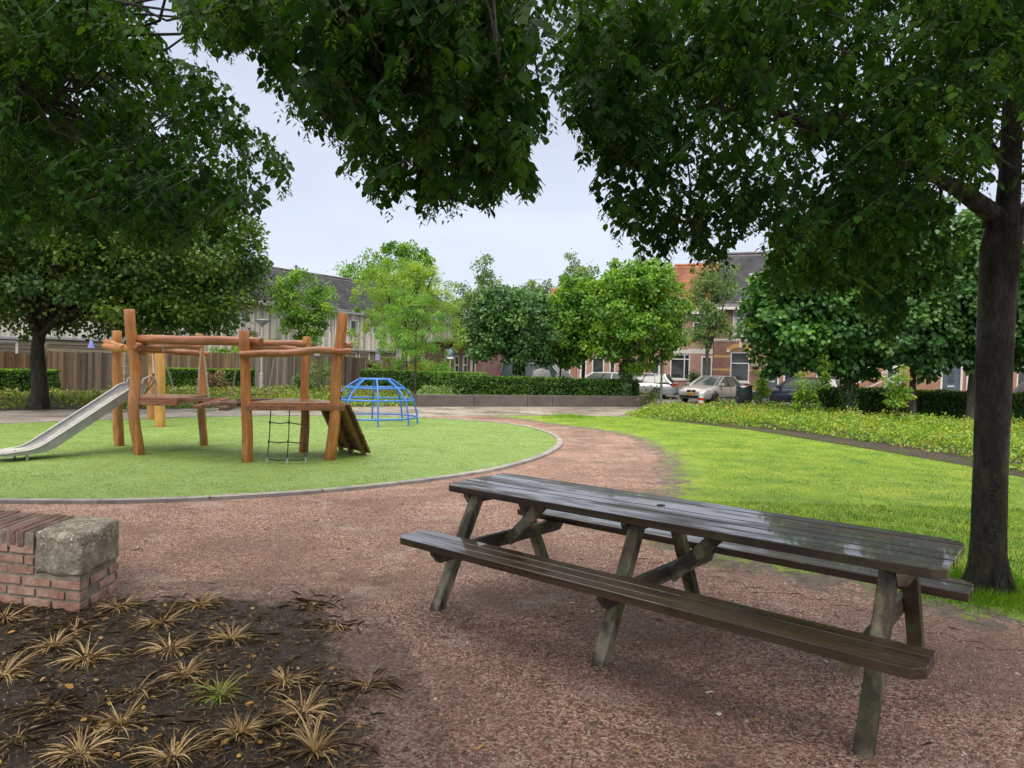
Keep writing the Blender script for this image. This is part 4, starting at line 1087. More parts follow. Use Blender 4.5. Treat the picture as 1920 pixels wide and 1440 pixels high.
BL, BD, BH = 2.6, .47, .485
def rough_box(mb, x0, x1, y0, y1, z0, z1, res, amp, seed, t=.5):
    """box whose surface is finely divided and pushed about"""
    nx, ny, nz_ = [max(1, int(round(d / res))) for d in (x1 - x0, y1 - y0, z1 - z0)]
    bm = bmesh.new(); bmesh.ops.create_cube(bm, size=1)
    vs = {}; V_ = []; F_ = []
    def vid(i, j, k):
        if (i, j, k) not in vs:
            vs[(i, j, k)] = len(V_); p = Vector((x0 + (x1 - x0) * i / nx, y0 + (y1 - y0) * j / ny, z0 + (z1 - z0) * k / nz_))
            edge = (i in (0, nx)) + (j in (0, ny)) + (k in (0, nz_))
            cc = Vector(((x0 + x1) / 2, (y0 + y1) / 2, (z0 + z1) / 2))
            n3 = Vector((noise.noise(p * 9 + Vector((seed, 0, 0))), noise.noise(p * 9 + Vector((0, seed, 0))), noise.noise(p * 9 + Vector((0, 0, seed)))))
            n3 += .6 * Vector((noise.noise(p * 31 + Vector((seed, 0, 0))), noise.noise(p * 31 + Vector((0, seed, 0))), noise.noise(p * 31 + Vector((0, 0, seed)))))
            p += n3 * amp
            if edge >= 2:
                d = Vector((((i == 0) - (i == nx)), ((j == 0) - (j == ny)), ((k == 0) - (k == nz_)))) * (amp * 1.1)
                p += d
            V_.append(p)
        return vs[(i, j, k)]
    for i in range(nx):
        for j in range(ny):
            F_.append((vid(i, j, 0), vid(i, j + 1, 0), vid(i + 1, j + 1, 0), vid(i + 1, j, 0))); F_.append((vid(i, j, nz_), vid(i + 1, j, nz_), vid(i + 1, j + 1, nz_), vid(i, j + 1, nz_)))
    for i in range(nx):
        for k in range(nz_):
            F_.append((vid(i, 0, k), vid(i + 1, 0, k), vid(i + 1, 0, k + 1), vid(i, 0, k + 1))); F_.append((vid(i, ny, k), vid(i, ny, k + 1), vid(i + 1, ny, k + 1), vid(i + 1, ny, k)))
    for j in range(ny):
        for k in range(nz_):
            F_.append((vid(0, j, k), vid(0, j, k + 1), vid(0, j + 1, k + 1), vid(0, j + 1, k))); F_.append((vid(nx, j, k), vid(nx, j + 1, k), vid(nx, j + 1, k + 1), vid(nx, j, k + 1)))
    bm.free(); mb.add(V_, F_, t)
mb = MB()
# individual courses of brick with mortar core
core = MB(); core.b2(-BL, -.014, .014, BD - .014, 0, BH - .13, .5); core.b2(-BL, -.36, .007, BD - .007, BH - .118, BH - .016, .5); core.build('mortar', M('lime_mortar', (.17, .145, .11), (.29, .25, .20), 16, .9, .8, 60, dist=.01), blk)
rr = random.Random(4); bh = .066
MAT_B1 = M('old_brick_face', (.24, .095, .065), (.46, .31, .25), 7, .72, .9, 45, tint=.32, dist=.008, detail=8)
bk = MB()
for r in range(7):
    z0 = r * bh + .004; z1 = z0 + bh - .014
    off = .11 if r % 2 else 0
    x = 0.0 + (0 if r % 2 == 0 else 0)
    first = True
    while x > -BL:
        w_ = (.105 if (first and r % 2) else .21) + rr.uniform(-.006, .006)
        inconc = r >= 3 and x > -.345
        if not (inconc and (x - w_) > -.36):
            xa = max(-BL, x - w_); xb = x if not inconc else -.352
            if r < 6 and xb - xa > .02:
                o_ = rr.uniform(-.006, .006)
                rough_box(bk, xa, xb, 0 + o_, .10, z0, z1, .035, .0045, r * 7 + x)
        x -= w_ + .012; first = False
    y = .0
    y = .105 if r % 2 == 0 else .215
    while y < BD - .03 and r < 4:
        w_ = min(.21, BD - y)
        if r < 3: rough_box(bk, -.10, 0 + rr.uniform(-.004, .004), y + .012, y + w_, z0, z1, .035, .0045, r * 5 + y)
        y += w_ + .012
# soldier course on top
cp_ = MB()
x = -.36
while x > -BL:
    rough_box(cp_, x - .059, x, .0 + rr.uniform(-.006, .006), BD, BH - .115, BH - .004 + rr.uniform(-.008, .004), .03, .006, x * 9); x -= .066
bk.build('brickwork', MAT_B1, blk)
cp_.build('top_course', M('mossy_brick_face', (.10, .065, .052), (.24, .135, .105), 6, .7, .9, 45, tint=.3, dist=.008, detail=8), blk)
cb_ = MB(); rough_box(cb_, -.345, .004, -.004, BD, .215, BH, .022, .008, 3); cb_.build('concrete_corner', MAT_OLDC, blk, smooth=True)
for ch in blk.children:
    for v_ in ch.data.vertices: v_.co.x -= .30 * v_.co.y

# ---------------------------------------------------------------- dark concrete retaining wall
w0, w1 = g(782, 763), g(1213, 763)
def seg_at(px):
    d = ray(px, 763); # intersection of the vertical plane through w0,w1 with the pixel column
    n_ = Vector((-(w1 - w0).y, (w1 - w0).x, 0)); t = n_.dot(w0 - Vector((0, 0, 0))) / n_.dot(Vector((d.x, d.y, 0)))
    return Vector((d.x * t, d.y * t, 0))
wn = (w1 - w0).normalized(); wperp = Vector((-wn.y, wn.x, 0))
cw = empty('retaining_wall', (w0.x, w0.y, 0), 0, 'low dark grey concrete retaining wall of five blocks in front of the hedge', 'low wall')
cuts = [782, 889, 989, 1036.5, 1127, 1213]
for a, b_ in zip(cuts[:-1], cuts[1:]):
    A, B = seg_at(a) + wn * .008 - w0, seg_at(b_) - wn * .008 - w0
    mb = MB(); m_ = (A + B) / 2 + wperp * .25 + Vector((0, 0, .235))
    mb.box(m_, ((B - A).length, .5, .47), Euler((0, 0, math.atan2(wn.y, wn.x))).to_matrix()); mb.build('wall_block', MAT_CONC, cw, bevel=.015)

# ---------------------------------------------------------------- vertical planes addressed by picture position
class Plane:
    def __init__(s, A, B):
        s.A = Vector((A[0], A[1], 0)); s.B = Vector((B[0], B[1], 0)); s.u = (s.B - s.A).normalized(); s.n = Vector((s.u.y, -s.u.x, 0)); s.rz = math.atan2(s.u.y, s.u.x)
    def loc(s, px, py):
        d = ray(px, py); t = s.n.dot(s.A - CAM) / s.n.dot(d); P = CAM + d * t
        return (P - s.A).dot(s.u), P.z
    def s(s_, px): return s_.loc(px, 700)[0]
    def pt(s, u, off=0, z=0): return s.A + s.u * u + s.n * off + Vector((0, 0, z))

# ---------------------------------------------------------------- left: fences, sheds, timber-clad houses
W_FORA = woodmat('orange_fence', (.11, .06, .028), (.21, .12, .055), rough=.7, axis=2, grain=14)
W_FGREY = woodmat('weathered_fence', (.15, .125, .095), (.30, .255, .195), rough=.8, axis=2, grain=14)
W_FBROWN = woodmat('brown_fence', (.13, .085, .05), (.27, .185, .115), rough=.8, axis=2, grain=14)
W_GATE = woodmat('dark_gate', (.075, .058, .042), (.16, .125, .09), rough=.8, axis=2, grain=14)
W_CLAD = woodmat('grey_cladding', (.44, .41, .355), (.66, .625, .56), rough=.8, axis=2, grain=10)
W_SHED = woodmat('shed_boards', (.20, .17, .11), (.40, .345, .25), rough=.8, axis=0, grain=10)
WHITE = M('white_paint', (.66, .66, .64), (.76, .76, .74), 6, .45)
GLASS = M('window_glass', (.022, .026, .03), (.055, .06, .065), 1.2, .06, spec=.8)
CURT = M('curtain', (.42, .42, .40), (.6, .6, .58), 3, .8)
ZINC = M('zinc', (.36, .37, .39), (.48, .49, .51), 4, .4, metal=.5)
fA, fB = g(160, 733.5), g(679, 727)
FL = Plane(fA, fB)
def board_fence(name, label, px0, px1, ytop, mat, off=0, arch=0.0, bw=.14, postmat=None, scallop=0, cat='fence', top2=None):
    s0, s1 = FL.s(px0), FL.s(px1)
    zt = FL.loc(px0, ytop)[1]; zt2 = FL.loc(px1, top2)[1] if top2 else zt
    r = empty(name, FL.pt(s0, off), FL.rz, label, cat)
    L = s1 - s0; n = max(2, int(L / bw)); mb = MB()
    for i in range(n):
        t = (i + .5) / n; z = zt + (zt2 - zt) * t + arch * math.sin(t * math.pi)
        if scallop: z += -.10 * math.sin((t * L / scallop % 1) * math.pi)
        mb.b2(L * i / n + .004, L * (i + 1) / n - .004, -.012 - .014 * (i % 2), .012 - .014 * (i % 2), .03, z)
    mb.build('fence_boards', mat, r)
    for zz in (.45, zt - .35):
        mb = MB(); mb.b2(0, L, .013, .06, zz, zz + .09); mb.build('rail', mat, r)
    k = max(1, round(L / 1.85))
    for i in range(k + 1):
        mb = MB(); x = L * i / k; mb.b2(x - .05, x + .05, -.075, -.03, 0, max(zt, zt2) + .04); mb.build('fence_post', postmat or mat, r)
    return r
board_fence('board_fence', 'orange brown board fence with scalloped top behind the big maple trunk', -160, 89, 655, W_FORA, scallop=3.0)
board_fence('garden_gate', 'light brown wooden garden gate next to the maple trunk', 90, 144, 659, W_FBROWN, .02, cat='gate')
board_fence('garden_gate', 'dark weathered wooden garden gate with arched top behind the slide', 145.5, 213, 663, W_GATE, .04, arch=.10, cat='gate')
board_fence('board_fence', 'pale slatted fence just right of the dark arched gate', 215, 242, 659, W_SHED, .0, bw=.09)
board_fence('board_fence', 'brown board fence behind the log climbing frame', 243.5, 440, 659, W_FBROWN, .02, top2=662)
board_fence('board_fence', 'grey weathered board fence behind the street lamp', 441, 644, 662, W_FGREY, 0, top2=669)
board_fence('board_fence', 'dark brown end piece of the long board fence left of the clipped hedge', 645, 684, 668.5, W_GATE, .05, top2=672)
# fences further right, behind the clipped hedge
FR = Plane(at(684, 700, 46), at(900, 700, 43.5))
def simple_fence(label, px0, px1, y0, mat, horiz=False):
    s0, s1 = FR.s(px0), FR.s(px1); zt = FR.loc(px0, y0)[1]
    r = empty('board_fence', FR.pt(s0), FR.rz, label, 'fence'); L = s1 - s0; mb = MB()
    if horiz:
        for i in range(5): mb.b2(0, L, -.02 * (i % 2), .02 - .02 * (i % 2), .15 + i * (zt - .15) / 5, .15 + (i + .82) * (zt - .15) / 5)
    else:
        n = int(L / .15)
        for i in range(n): mb.b2(L * i / n + .01, L * (i + 1) / n - .012, -.012, .012, .05, zt + .02 * (i % 2))
    mb.build('fence_boards', mat, r)
    k = max(1, round(L / 1.8))
    for i in range(k + 1):
        mb = MB(); mb.b2(L * i / k - .045, L * i / k + .045, -.09, -.025, 0, zt + .04); mb.build('fence_post', mat, r)
simple_fence('grey picket fence between the yellow bushes and the parking sign', 686, 822, 675, W_FGREY)
simple_fence('pale horizontal plank fence under the parking sign', 824, 884, 677, W_SHED, True)

# long house clad in grey vertical boards, with dark tiled roof
HW = Plane(FL.pt(-14, -5.2), FL.pt(30, -5.2))
def eave(px, py): return HW.loc(px, py)
zE = (eave(475, 566)[1] + eave(675, 583)[1]) / 2
sE = HW.s(868)
def window(parent, s0, s1, z0, z1, y=0, frame=WHITE, bars=(), hb=(), curtain=False, fr=.07, name='window', depth=.10, gl=None):
    """white frame standing 3 cm proud of the wall opening, pane set back as a sub-part"""
    mb = MB()
    mb.b2(s0, s1, y - .03, y + depth, z0, z0 + fr); mb.b2(s0, s1, y - .03, y + depth, z1 - fr, z1)
    mb.b2(s0, s0 + fr, y - .03, y + depth, z0 + fr, z1 - fr); mb.b2(s1 - fr, s1, y - .03, y + depth, z0 + fr, z1 - fr)
    for t in bars: x = s0 + (s1 - s0) * t; mb.b2(x - fr * .4, x + fr * .4, y - .01, y + depth, z0 + fr, z1 - fr)
    for t in hb: zz = z0 + (z1 - z0) * t; mb.b2(s0 + fr, s1 - fr, y - .012, y + depth, zz - fr * .4, zz + fr * .4)
    f = mb.build(name, frame, parent)
    mb = MB(); mb.b2(s0 + fr, s1 - fr, y + .05, y + .062, z0 + fr, z1 - fr); mb.build('pane', gl or GLASS, f)
    if curtain:
        mb = MB(); w_ = (s1 - s0 - 2 * fr)
        mb.b2(s0 + fr + .01, s0 + fr + w_ * .22, y + .035, y + .045, z0 + fr, z1 - fr); mb.b2(s1 - fr - w_ * .22, s1 - fr - .01, y + .035, y + .045, z0 + fr, z1 - fr)
        mb.build('curtain', CURT, f)
    return f
def wall_openings(name, mat, parent, L, z0, z1, ops, th=.3, y=0):
    """wall along x with rectangular openings (s0,s1,za,zb)"""
    xs_ = sorted({0, L, *[o[0] for o in ops], *[o[1] for o in ops]}); mb = MB()
    for a, b_ in zip(xs_[:-1], xs_[1:]):
        if b_ - a < 1e-4: continue
        cur = z0
        for o in sorted([o for o in ops if o[0] < b_ - 1e-4 and o[1] > a + 1e-4], key=lambda o: o[2]):
            if o[2] > cur: mb.b2(a, b_, y, y + th, cur, o[2], .5)
            cur = o[3]
        if cur < z1: mb.b2(a, b_, y, y + th, cur, z1, .5)
    o = mb.build(name, mat, parent)
    bm = bmesh.new(); bm.from_mesh(o.data); bmesh.ops.remove_doubles(bm, verts=bm.verts, dist=1e-4)
    # drop the hidden faces between neighbouring boxes
    seen = {}
    for f in bm.faces:
        seen.setdefault(tuple(round(c, 3) for c in f.calc_center_median()) + (round(f.calc_area(), 3),), []).append(f)
    dead = [f for fs_ in seen.values() if len(fs_) > 1 for f in fs_]
    bmesh.ops.delete(bm, geom=dead, context='FACES_ONLY'); bm.to_mesh(o.data); bm.free()
    return o
def tile_roof(name, mat, parent, L, slope, y0, z0, y1, z1, tw=.24, trh=.34, amp=.035, x0=0):
    """pantile surface from the eaves line (y0,z0) to the ridge (y1,z1)"""
    nx = int(L / tw) * 4; R = math.hypot(y1 - y0, z1 - z0); ny = int(R / trh)
    xs_ = np.linspace(0, L, nx + 1); rows = []
    for j in range(ny):
        rows += [(j / ny, amp * .9), ((j + .999) / ny, 0)]
    X = np.tile(xs_, (len(rows), 1)); T = np.array([r[0] for r in rows])[:, None] + 0 * X
    Hh = np.array([r[1] for r in rows])[:, None] + amp * .7 * (np.abs(np.sin(X / tw * math.pi)) - .5)
    ny_, nz_ = -(z1 - z0) / R, (y1 - y0) / R
    V = np.stack([X + x0, y0 + (y1 - y0) * T + ny_ * Hh, z0 + (z1 - z0) * T + nz_ * Hh], -1).reshape(-1, 3)
    a = np.arange(len(rows) * (nx + 1)).reshape(len(rows), nx + 1)
    q = np.stack([a[:-1, :-1], a[:-1, 1:], a[1:, 1:], a[1:, :-1]], -1).reshape(-1, 4)
    tint = np.repeat((np.sin(T * 91 + np.floor(X / tw) * 7.3) * .5 + .5).reshape(-1), 1)
    return mesh_np(name, V, q.ravel(), np.full(len(q), 4), mat, parent, tint)
ROOF_D = M('dark_roof_tiles', (.05, .048, .055), (.10, .095, .105), 2.5, .45, .2, 30, tint=.2, rvar=.1)
ROOF_O = M('orange_roof_tiles', (.30, .10, .05), (.46, .18, .09), 2.0, .6, .2, 30, tint=.25)

tc_ = empty('timber_house', HW.A, HW.rz, 'long two-storey house clad in grey vertical boards under a dark tiled roof', 'house')
Lh = sE
ops = []
def hop(x0, y0, x1, y1):
    a, zt = HW.loc(x0, y0); b_, zb = HW.loc(x1, y1); zt2 = HW.loc((x0 + x1) / 2, y0)[1]; zb2 = HW.loc((x0 + x1) / 2, y1)[1]
    return (a, b_, zb2, zt2)
ops = [hop(433, 588, 453, 611), hop(521, 598, 538, 617), hop(603, 603, 617, 622), hop(697, 606, 713, 627), hop(655, 600, 672, 624), hop(186, 566, 205, 598), hop(-8, 634, 32, 668)]
back = MB(); 
wall_openings('wall_core', W_CLAD, tc_, Lh, 0, zE, ops, .25, .03)
mb = MB(); n = int(Lh / .19)
for i in range(n):
    a, b_ = Lh * i / n + .003, Lh * (i + 1) / n - .003
    cur = .2
    for o in sorted([o for o in ops if o[0] < b_ and o[1] > a], key=lambda o: o[2]):
        if o[2] > cur: mb.b2(a, b_, -.012 * (i % 2), .028, cur, o[2])
        cur = max(cur, o[3])
    if cur < zE: mb.b2(a, b_, -.012 * (i % 2), .028, cur, zE)
mb.build('cladding', W_CLAD, tc_)
for o in ops: window(tc_, o[0], o[1], o[2], o[3], 0, fr=.09, curtain=True)
zR = 8.55
tile_roof('roof', ROOF_D, tc_, Lh + .6, 0, -.45, zE - .12, 4.0, zR, x0=-.3, tw=.30, trh=.36, amp=.05)
mb = MB(); mb.add([(-.3, 4.0, zR), (Lh + .3, 4.0, zR), (Lh + .3, 8.4, zE), (-.3, 8.4, zE)], [(0, 1, 2, 3)]); mb.build('rear_roof', ROOF_D, tc_)
mb = MB(); mb.add([(Lh, .03, 0), (Lh, 8, 0), (Lh, 8, zE), (Lh, 4.0, zR - .08), (Lh, .03, zE)], [(0, 1, 2, 3, 4)]); mb.build('gable_wall', W_CLAD, tc_)
mb = MB(); mb.b2(-.3, Lh + .3, -.55, -.40, zE - .26, zE - .13); mb.build('gutter', ZINC, tc_)
mb = MB(); mb.tube([(-.3, 4, zR + .03), (Lh + .3, 4, zR + .03)], .12, 8); mb.build('ridge', ROOF_D, tc_)
sp_ = HW.s(626); mb = MB(); mb.cyl((sp_, -.08, 0.3), (sp_, -.08, zE - .1), .055, 8); mb.build('downpipe', WHITE, tc_)
sp_ = HW.s(617); mb = MB(); mb.cyl((sp_, 4, zR - .1), (sp_, 4, zR + .45), .09, 8); mb.cyl((sp_, 4, zR + .45), (sp_, 4, zR + .55), .14, 8, .05); mb.build('vent_pipe', ROOF_D, tc_)

def shed(label, px0, px1, ytop, off, hasw=None, white=False):
    P = Plane(FL.pt(-14, off), FL.pt(30, off)); s0, s1 = P.s(px0), P.s(px1); zt = P.loc(px0, ytop)[1]
    r = empty('garden_shed', P.pt(s0), P.rz, label, 'shed'); L = s1 - s0; dpt = 2.2
    mb = MB(); n = int(zt / .19)
    core = MB(); core.b2(0, L, .02, dpt, 0, zt - .1, .5); core.build('wall_core', W_SHED, r)
    for i in range(n): mb.b2(-.01, L + .01, -.02, .018, .06 + i * (zt - .2) / n, .06 + (i + .86) * (zt - .2) / n)
    mb.build('board_wall', W_SHED, r)
    mb = MB(); mb.b2(-.15, L + .15, -.18, dpt + .1, zt - .1, zt + .03); mb.build('flat_roof', ZINC, r, bevel=.01)
    for (a, ya, b_, yb) in hasw or []:
        sa_, za = P.loc(a, ya); sb_, zb = P.loc(b_, yb)
        window(r, sa_ - s0, sb_ - s0, zb, za, -.02, fr=.10, depth=.035, gl=M('pale_glass', (.30, .40, .38), (.42, .50, .47), 2, .2))
    return r
shed('flat-roofed garden shed of horizontal boards left of the maple trunk', -10, 64, 631, -1.6, [(-6, 637, 33, 668)])
shed('long flat-roofed garden shed of horizontal boards behind the wooden gates', 88, 242, 632, -1.6)
shed('small flat-roofed shed with white window left of the feathery tree', 640, 742, 655, -1.4, [(648, 659, 668, 690), (672, 660, 692, 690)])
# washing and flags
clo = at(171, 645, 33.6); cl = MB(); cl.tube([(0, 0, .17), (0, 0, .1), (0, 0, -.10), (0, 0, -.19)], [.02, .07, .13, .16], 7, True)
tag(cl.build('folded_parasol', M('periwinkle_cloth', (.16, .20, .52), (.25, .30, .66), 12, .8), None, loc=clo), 'small blue folded parasol above the dark arched gate', 'parasol')
lv = at(709, 664, 42); cl = MB(); cl.box((0, 0, 0), (.28, .04, .74), (0, .08, 0)); cl.cyl((-.10, 0, -.34), (.05, .0, .40), .015, 6)
tag(cl.build('banner', M('lavender_cloth', (.42, .34, .62), (.52, .44, .70), 6, .8), None, loc=lv, bevel=.01), 'lavender cloth banner hanging beside the small shed', 'banner')

# ---------------------------------------------------------------- right: brick terrace
TP = Plane(FP(16.3), FP(-14))
rzT = TP.rz
BR_PINK = brickmat('pink_brick', (.42, .22, .17), (.50, .28, .22), (.36, .27, .23), .22, .065)
BR_RED = brickmat('red_brick', (.36, .15, .10), (.44, .20, .135), (.32, .24, .20), .22, .065)
bands_ = [(.55, .70), (1.62, 1.76), (2.42, 2.56), (4.35, 4.5)]
BR_BROWN = brickmat('brown_brick', (.25, .125, .095), (.33, .17, .13), (.22, .17, .15), .22, .065, band=bands_)
BR_ORNG = brickmat('tan_brick', (.40, .20, .125), (.48, .25, .16), (.30, .23, .19), .22, .065, band=[(.55, .74), (2.30, 2.52)])
CREAM = M('cream_render', (.56, .52, .46), (.66, .62, .56), 3, .7)
YBR = M('yellow_brick', (.50, .28, .08), (.62, .37, .13), 18, .7)
STONE = M('pale_stone', (.52, .50, .46), (.64, .62, .58), 8, .7)
DOORG = M('blue_grey_door', (.08, .105, .13), (.11, .14, .17), 5, .35)
DOORN = M('navy_door', (.02, .03, .055), (.035, .05, .08), 5, .3)
PLINTH = M('grey_plinth', (.17, .19, .22), (.24, .26, .29), 4, .7)
def house(label, px0, px1, zeave, zridge, wallm, roofm, wins, doors, plinth=None, bandz=None, cornice=True, group=None):
    s0, s1 = TP.s(px0), TP.s(px1); L = s1 - s0
    r = empty('terraced_house', TP.pt(s0) + Vector((0, 0, .1)), rzT, label, 'house')
    def q(x0, y0, x1, y1):
        a = TP.loc(x0, y0)[0] - s0; b_ = TP.loc(x1, y0)[0] - s0; xm = (x0 + x1) / 2
        return [a, b_, TP.loc(xm, y1)[1] - .1, TP.loc(xm, y0)[1] - .1]
    W = [(q(*w_[:4]), w_[4] if len(w_) > 4 else {}) for w_ in wins]; D_ = [(q(*d[:4]), d[4]) for d in doors]
    for d, _ in D_: d[2] = .05; d[3] = max(d[3], 2.15)
    ops = [tuple(o) for o, _ in W] + [tuple(o) for o, _ in D_]
    wall_openings('wall', wallm, r, L, 0, zeave, ops, .30)
    mb = MB(); mb.b2(0, L, 7.0, 7.3, 0, zeave); mb.b2(0, .25, .31, 6.99, 0, zeave); mb.b2(L - .25, L, .31, 6.99, 0, zeave); mb.build('rear_wall', wallm, r)
    mb = MB(); mb.b2(.26, L - .26, 1.6, 1.7, 0.02, zeave - .05); mb.build('interior_wall', M('dim_room', (.05, .045, .04), (.09, .08, .07), 2, .9), r)
    for o, k in W:
        o0 = dict(k); arch = o0.pop('arch', None); sill = o0.pop('sill', True)
        window(r, *o, y=.06, **o0)
        if sill: mb = MB(); mb.b2(o[0] - .08, o[1] + .08, -.06, .055, o[2] - .09, o[2] - .002); mb.build('sill', STONE, r)
        if arch:
            mb = MB(); w_ = o[1] - o[0]; n_ = 13; cx = (o[0] + o[1]) / 2; R = w_ * .9; dz = math.sqrt(max(0, R * R - (w_ / 2 + .1) ** 2))
            a0 = math.asin((w_ / 2 + .1) / R)
            for i in range(n_):
                if i == n_ // 2: continue
                a = -a0 + 2 * a0 * (i + .5) / n_
                c = Vector((cx + math.sin(a) * (R + .12), -.008, o[3] + .03 - dz + math.cos(a) * (R + .12)))
                mb.box(c, (2 * a0 * R / n_ * .86, .03, .26), (0, a, 0))
            mb.build('window_arch', YBR, r)
            mb = MB(); mb.box((cx, -.018, o[3] + .03 - dz + R + .16), (.13, .06, .36)); mb.box((cx - w_ / 2 - .14, -.018, o[3] + .06), (.2, .06, .18)); mb.box((cx + w_ / 2 + .14, -.018, o[3] + .06), (.2, .06, .18)); mb.build('keystone', STONE, r, bevel=.01)
    for o, dm in D_:
        mb = MB(); f_ = .09
        mb.b2(o[0], o[0] + f_, -.02, .2, o[2], o[3]); mb.b2(o[1] - f_, o[1], -.02, .2, o[2], o[3]); mb.b2(o[0] + f_, o[1] - f_, -.02, .2, o[3] - f_, o[3])
        dr = MB(); dr.b2(o[0] + f_ + .002, o[1] - f_ - .002, .10, .15, o[2], o[3] - f_ - .002); dd = dr.build('door', dm, r); mb.build('door_frame', WHITE, dd)
        w_ = o[1] - o[0]
        mb = MB(); mb.b2(o[0] + w_ * .36, o[1] - w_ * .36, .085, .099, 1.25, 1.95); mb.build('door_window', GLASS, dd)
        mb = MB(); mb.b2(o[0] + w_ * .34, o[1] - w_ * .34, .085, .099, 1.02, 1.09); mb.build('letter_slot', WHITE, dd)
        mb = MB(); mb.cyl((o[0] + f_ + .07, .04, 1.05), (o[0] + f_ + .07, .099, 1.05), .025, 8); mb.build('handle', STEEL, dd)
    if plinth: mb = MB(); xs_ = sorted([0, L] + [v for o, _ in D_ for v in (o[0], o[1])]); 
    if plinth:
        for a, b_ in zip(xs_[::2], xs_[1::2]): mb.b2(a, b_, -.03, -.002, 0, plinth)
        mb.build('plinth', PLINTH, r)
    tile_roof('roof', roofm, r, L, 0, -.30, zeave - .02, 3.65, zridge, tw=.26, trh=.34)
    mb = MB(); mb.add([(0, 3.65, zridge), (L, 3.65, zridge), (L, 7.6, zeave), (0, 7.6, zeave)], [(0, 1, 2, 3)]); mb.build('rear_roof', roofm, r)
    mb = MB()
    for x in (.0, L - .02): mb.add([(x, .0, zeave), (x, 7.3, zeave), (x, 3.65, zridge - .1)], [(0, 1, 2)])
    mb.build('gable', wallm, r)
    mb = MB(); mb.tube([(0, 3.65, zridge + .02), (L, 3.65, zridge + .02)], .11, 8); mb.build('ridge', roofm, r)
    if cornice:
        mb = MB(); mb.b2(-.01, L + .01, -.42, -.26, zeave - .20, zeave - .03); mb.b2(-.01, L + .01, -.26, -.003, zeave - .14, zeave - .05)
        for i in range(int(L / .8)): mb.b2(.4 + i * .8, .52 + i * .8, -.25, -.003, zeave - .34, zeave - .145)
        mb.build('gutter', WHITE, r)
    return r, L
zE6 = TP.loc(1380, 575)[1] - .1
house('pink brick house with white door frames behind the dark lime tree', 905, 1000, 3.7, 6.6, BR_PINK, ROOF_O, [(938, 668, 962, 700)], [(968, 668, 980, 720, DOORN), (912, 668, 922, 720, DOORN)])
house('red brick house behind the grey van with a roof rack', 1001, 1080, 3.8, 7.1, BR_RED, ROOF_O, [(1018, 668, 1044, 702)], [(1056, 668, 1070, 720, DOORG)])
house('pink brick house behind the white estate car', 1081, 1165, 3.8, 6.9, BR_PINK, ROOF_O, [(1110, 670, 1133, 702), (1143, 670, 1154, 702)], [(1088, 670, 1100, 720, DOORG)])
house('red brick house behind the thick-trunked bright lime tree', 1166, 1244, 5.3, 8.3, BR_RED, ROOF_O, [(1176, 668, 1194, 702), (1180, 598, 1196, 630), (1212, 598, 1228, 630)], [(1222, 668, 1238, 720, DOORG)])
h5, L5 = house('pale pink house with orange roof and big bay-sized ground floor window', 1245, 1335.5, zE6 - .25, 8.55, BR_PINK, ROOF_O,
      [(1257, 664, 1294, 711, dict(bars=(.72,), hb=(.80,), curtain=False)), (1262, 592, 1282, 630, dict(hb=(.66,))), (1300, 592, 1318, 630, dict(hb=(.66,)))], [(1315, 668, 1336, 735, DOORG)], plinth=.62)
mb = MB(); mb.b2(0, L5, -.012, -.002, 2.62, 2.92); mb.build('stone_band', STONE, h5)
mb = MB(); mb.b2(0, L5, -.018, -.004, 3.2, zE6 - .6); 
h6, L6 = house('brown brick house with yellow brick bands, arched windows and dark tiled roof', 1336.5, 1437, zE6, 9.2, BR_BROWN, ROOF_D,
      [(1370, 660, 1406, 716, dict(hb=(.62,), curtain=False, arch=True)), (1375, 579, 1403, 629, dict(hb=(.66,), curtain=True, arch=True)), (1424, 585, 1437, 629, dict(hb=(.66,)))], [])
# roof window
y_, z_ = 1.5, zE6 + (9.2 - zE6) * (1.8 / 3.95); sx = TP.s(1412) - TP.s(1336.5)
slope = math.atan2(9.2 - zE6, 3.95)
fr_ = MB(); R_ = Euler((slope, 0, 0)).to_matrix()
fr_.box((sx, y_, z_ + .06), (.95, 1.35, .12), R_); rw = fr_.build('roof_window', M('anthracite', (.06, .065, .07), (.09, .095, .1), 8, .4), h6)
gl_ = MB(); gl_.box(Vector((sx, y_, z_ + .06)) + R_ @ Vector((0, 0, .064)), (.75, 1.15, .01), R_); gl_.build('pane', M('sky_glass', (.30, .33, .38), (.36, .40, .46), 2, .03, spec=1.0), rw)
# moulding between the storeys
mb = MB(); mb.b2(0, L6, -.06, -.003, TP.loc(1380, 636)[1] - .18, TP.loc(1380, 636)[1] - .09)
for i in range(int(L6 / .16)): mb.b2(i * .16, i * .16 + .08, -.045, -.003, TP.loc(1380, 636)[1] - .26, TP.loc(1380, 636)[1] - .185)
mb.build('string_course', STONE, h6)
mb = MB(); z_ = TP.loc(1380, 566)[1]; 
house('tan brick house with grey and navy front doors behind the dark blue estate car', 1438, 1600, zE6, 9.1, BR_ORNG, ROOF_D,
      [(1532, 668, 1582, 716, dict(bars=(.5,), curtain=True)), (1470, 585, 1490, 629), (1540, 585, 1560, 629)], [(1437.5, 672, 1462, 735, DOORG), (1470, 672, 1497, 735, DOORN)])
house('tan brick house behind the white tube trailer', 1601, 1716, zE6, 9.1, BR_ORNG, ROOF_D, [(1660, 668, 1692, 730, dict(hb=(.7,))), (1650, 585, 1680, 629)], [])
house('tan brick house with blue grey door and white letter slot right of the dark downpipe', 1717, 1880, zE6, 9.1, BR_ORNG, ROOF_D, [(1845, 672, 1875, 730, dict(hb=(.7,))), (1750, 585, 1780, 629)], [(1765, 676, 1806, 745, DOORG)])
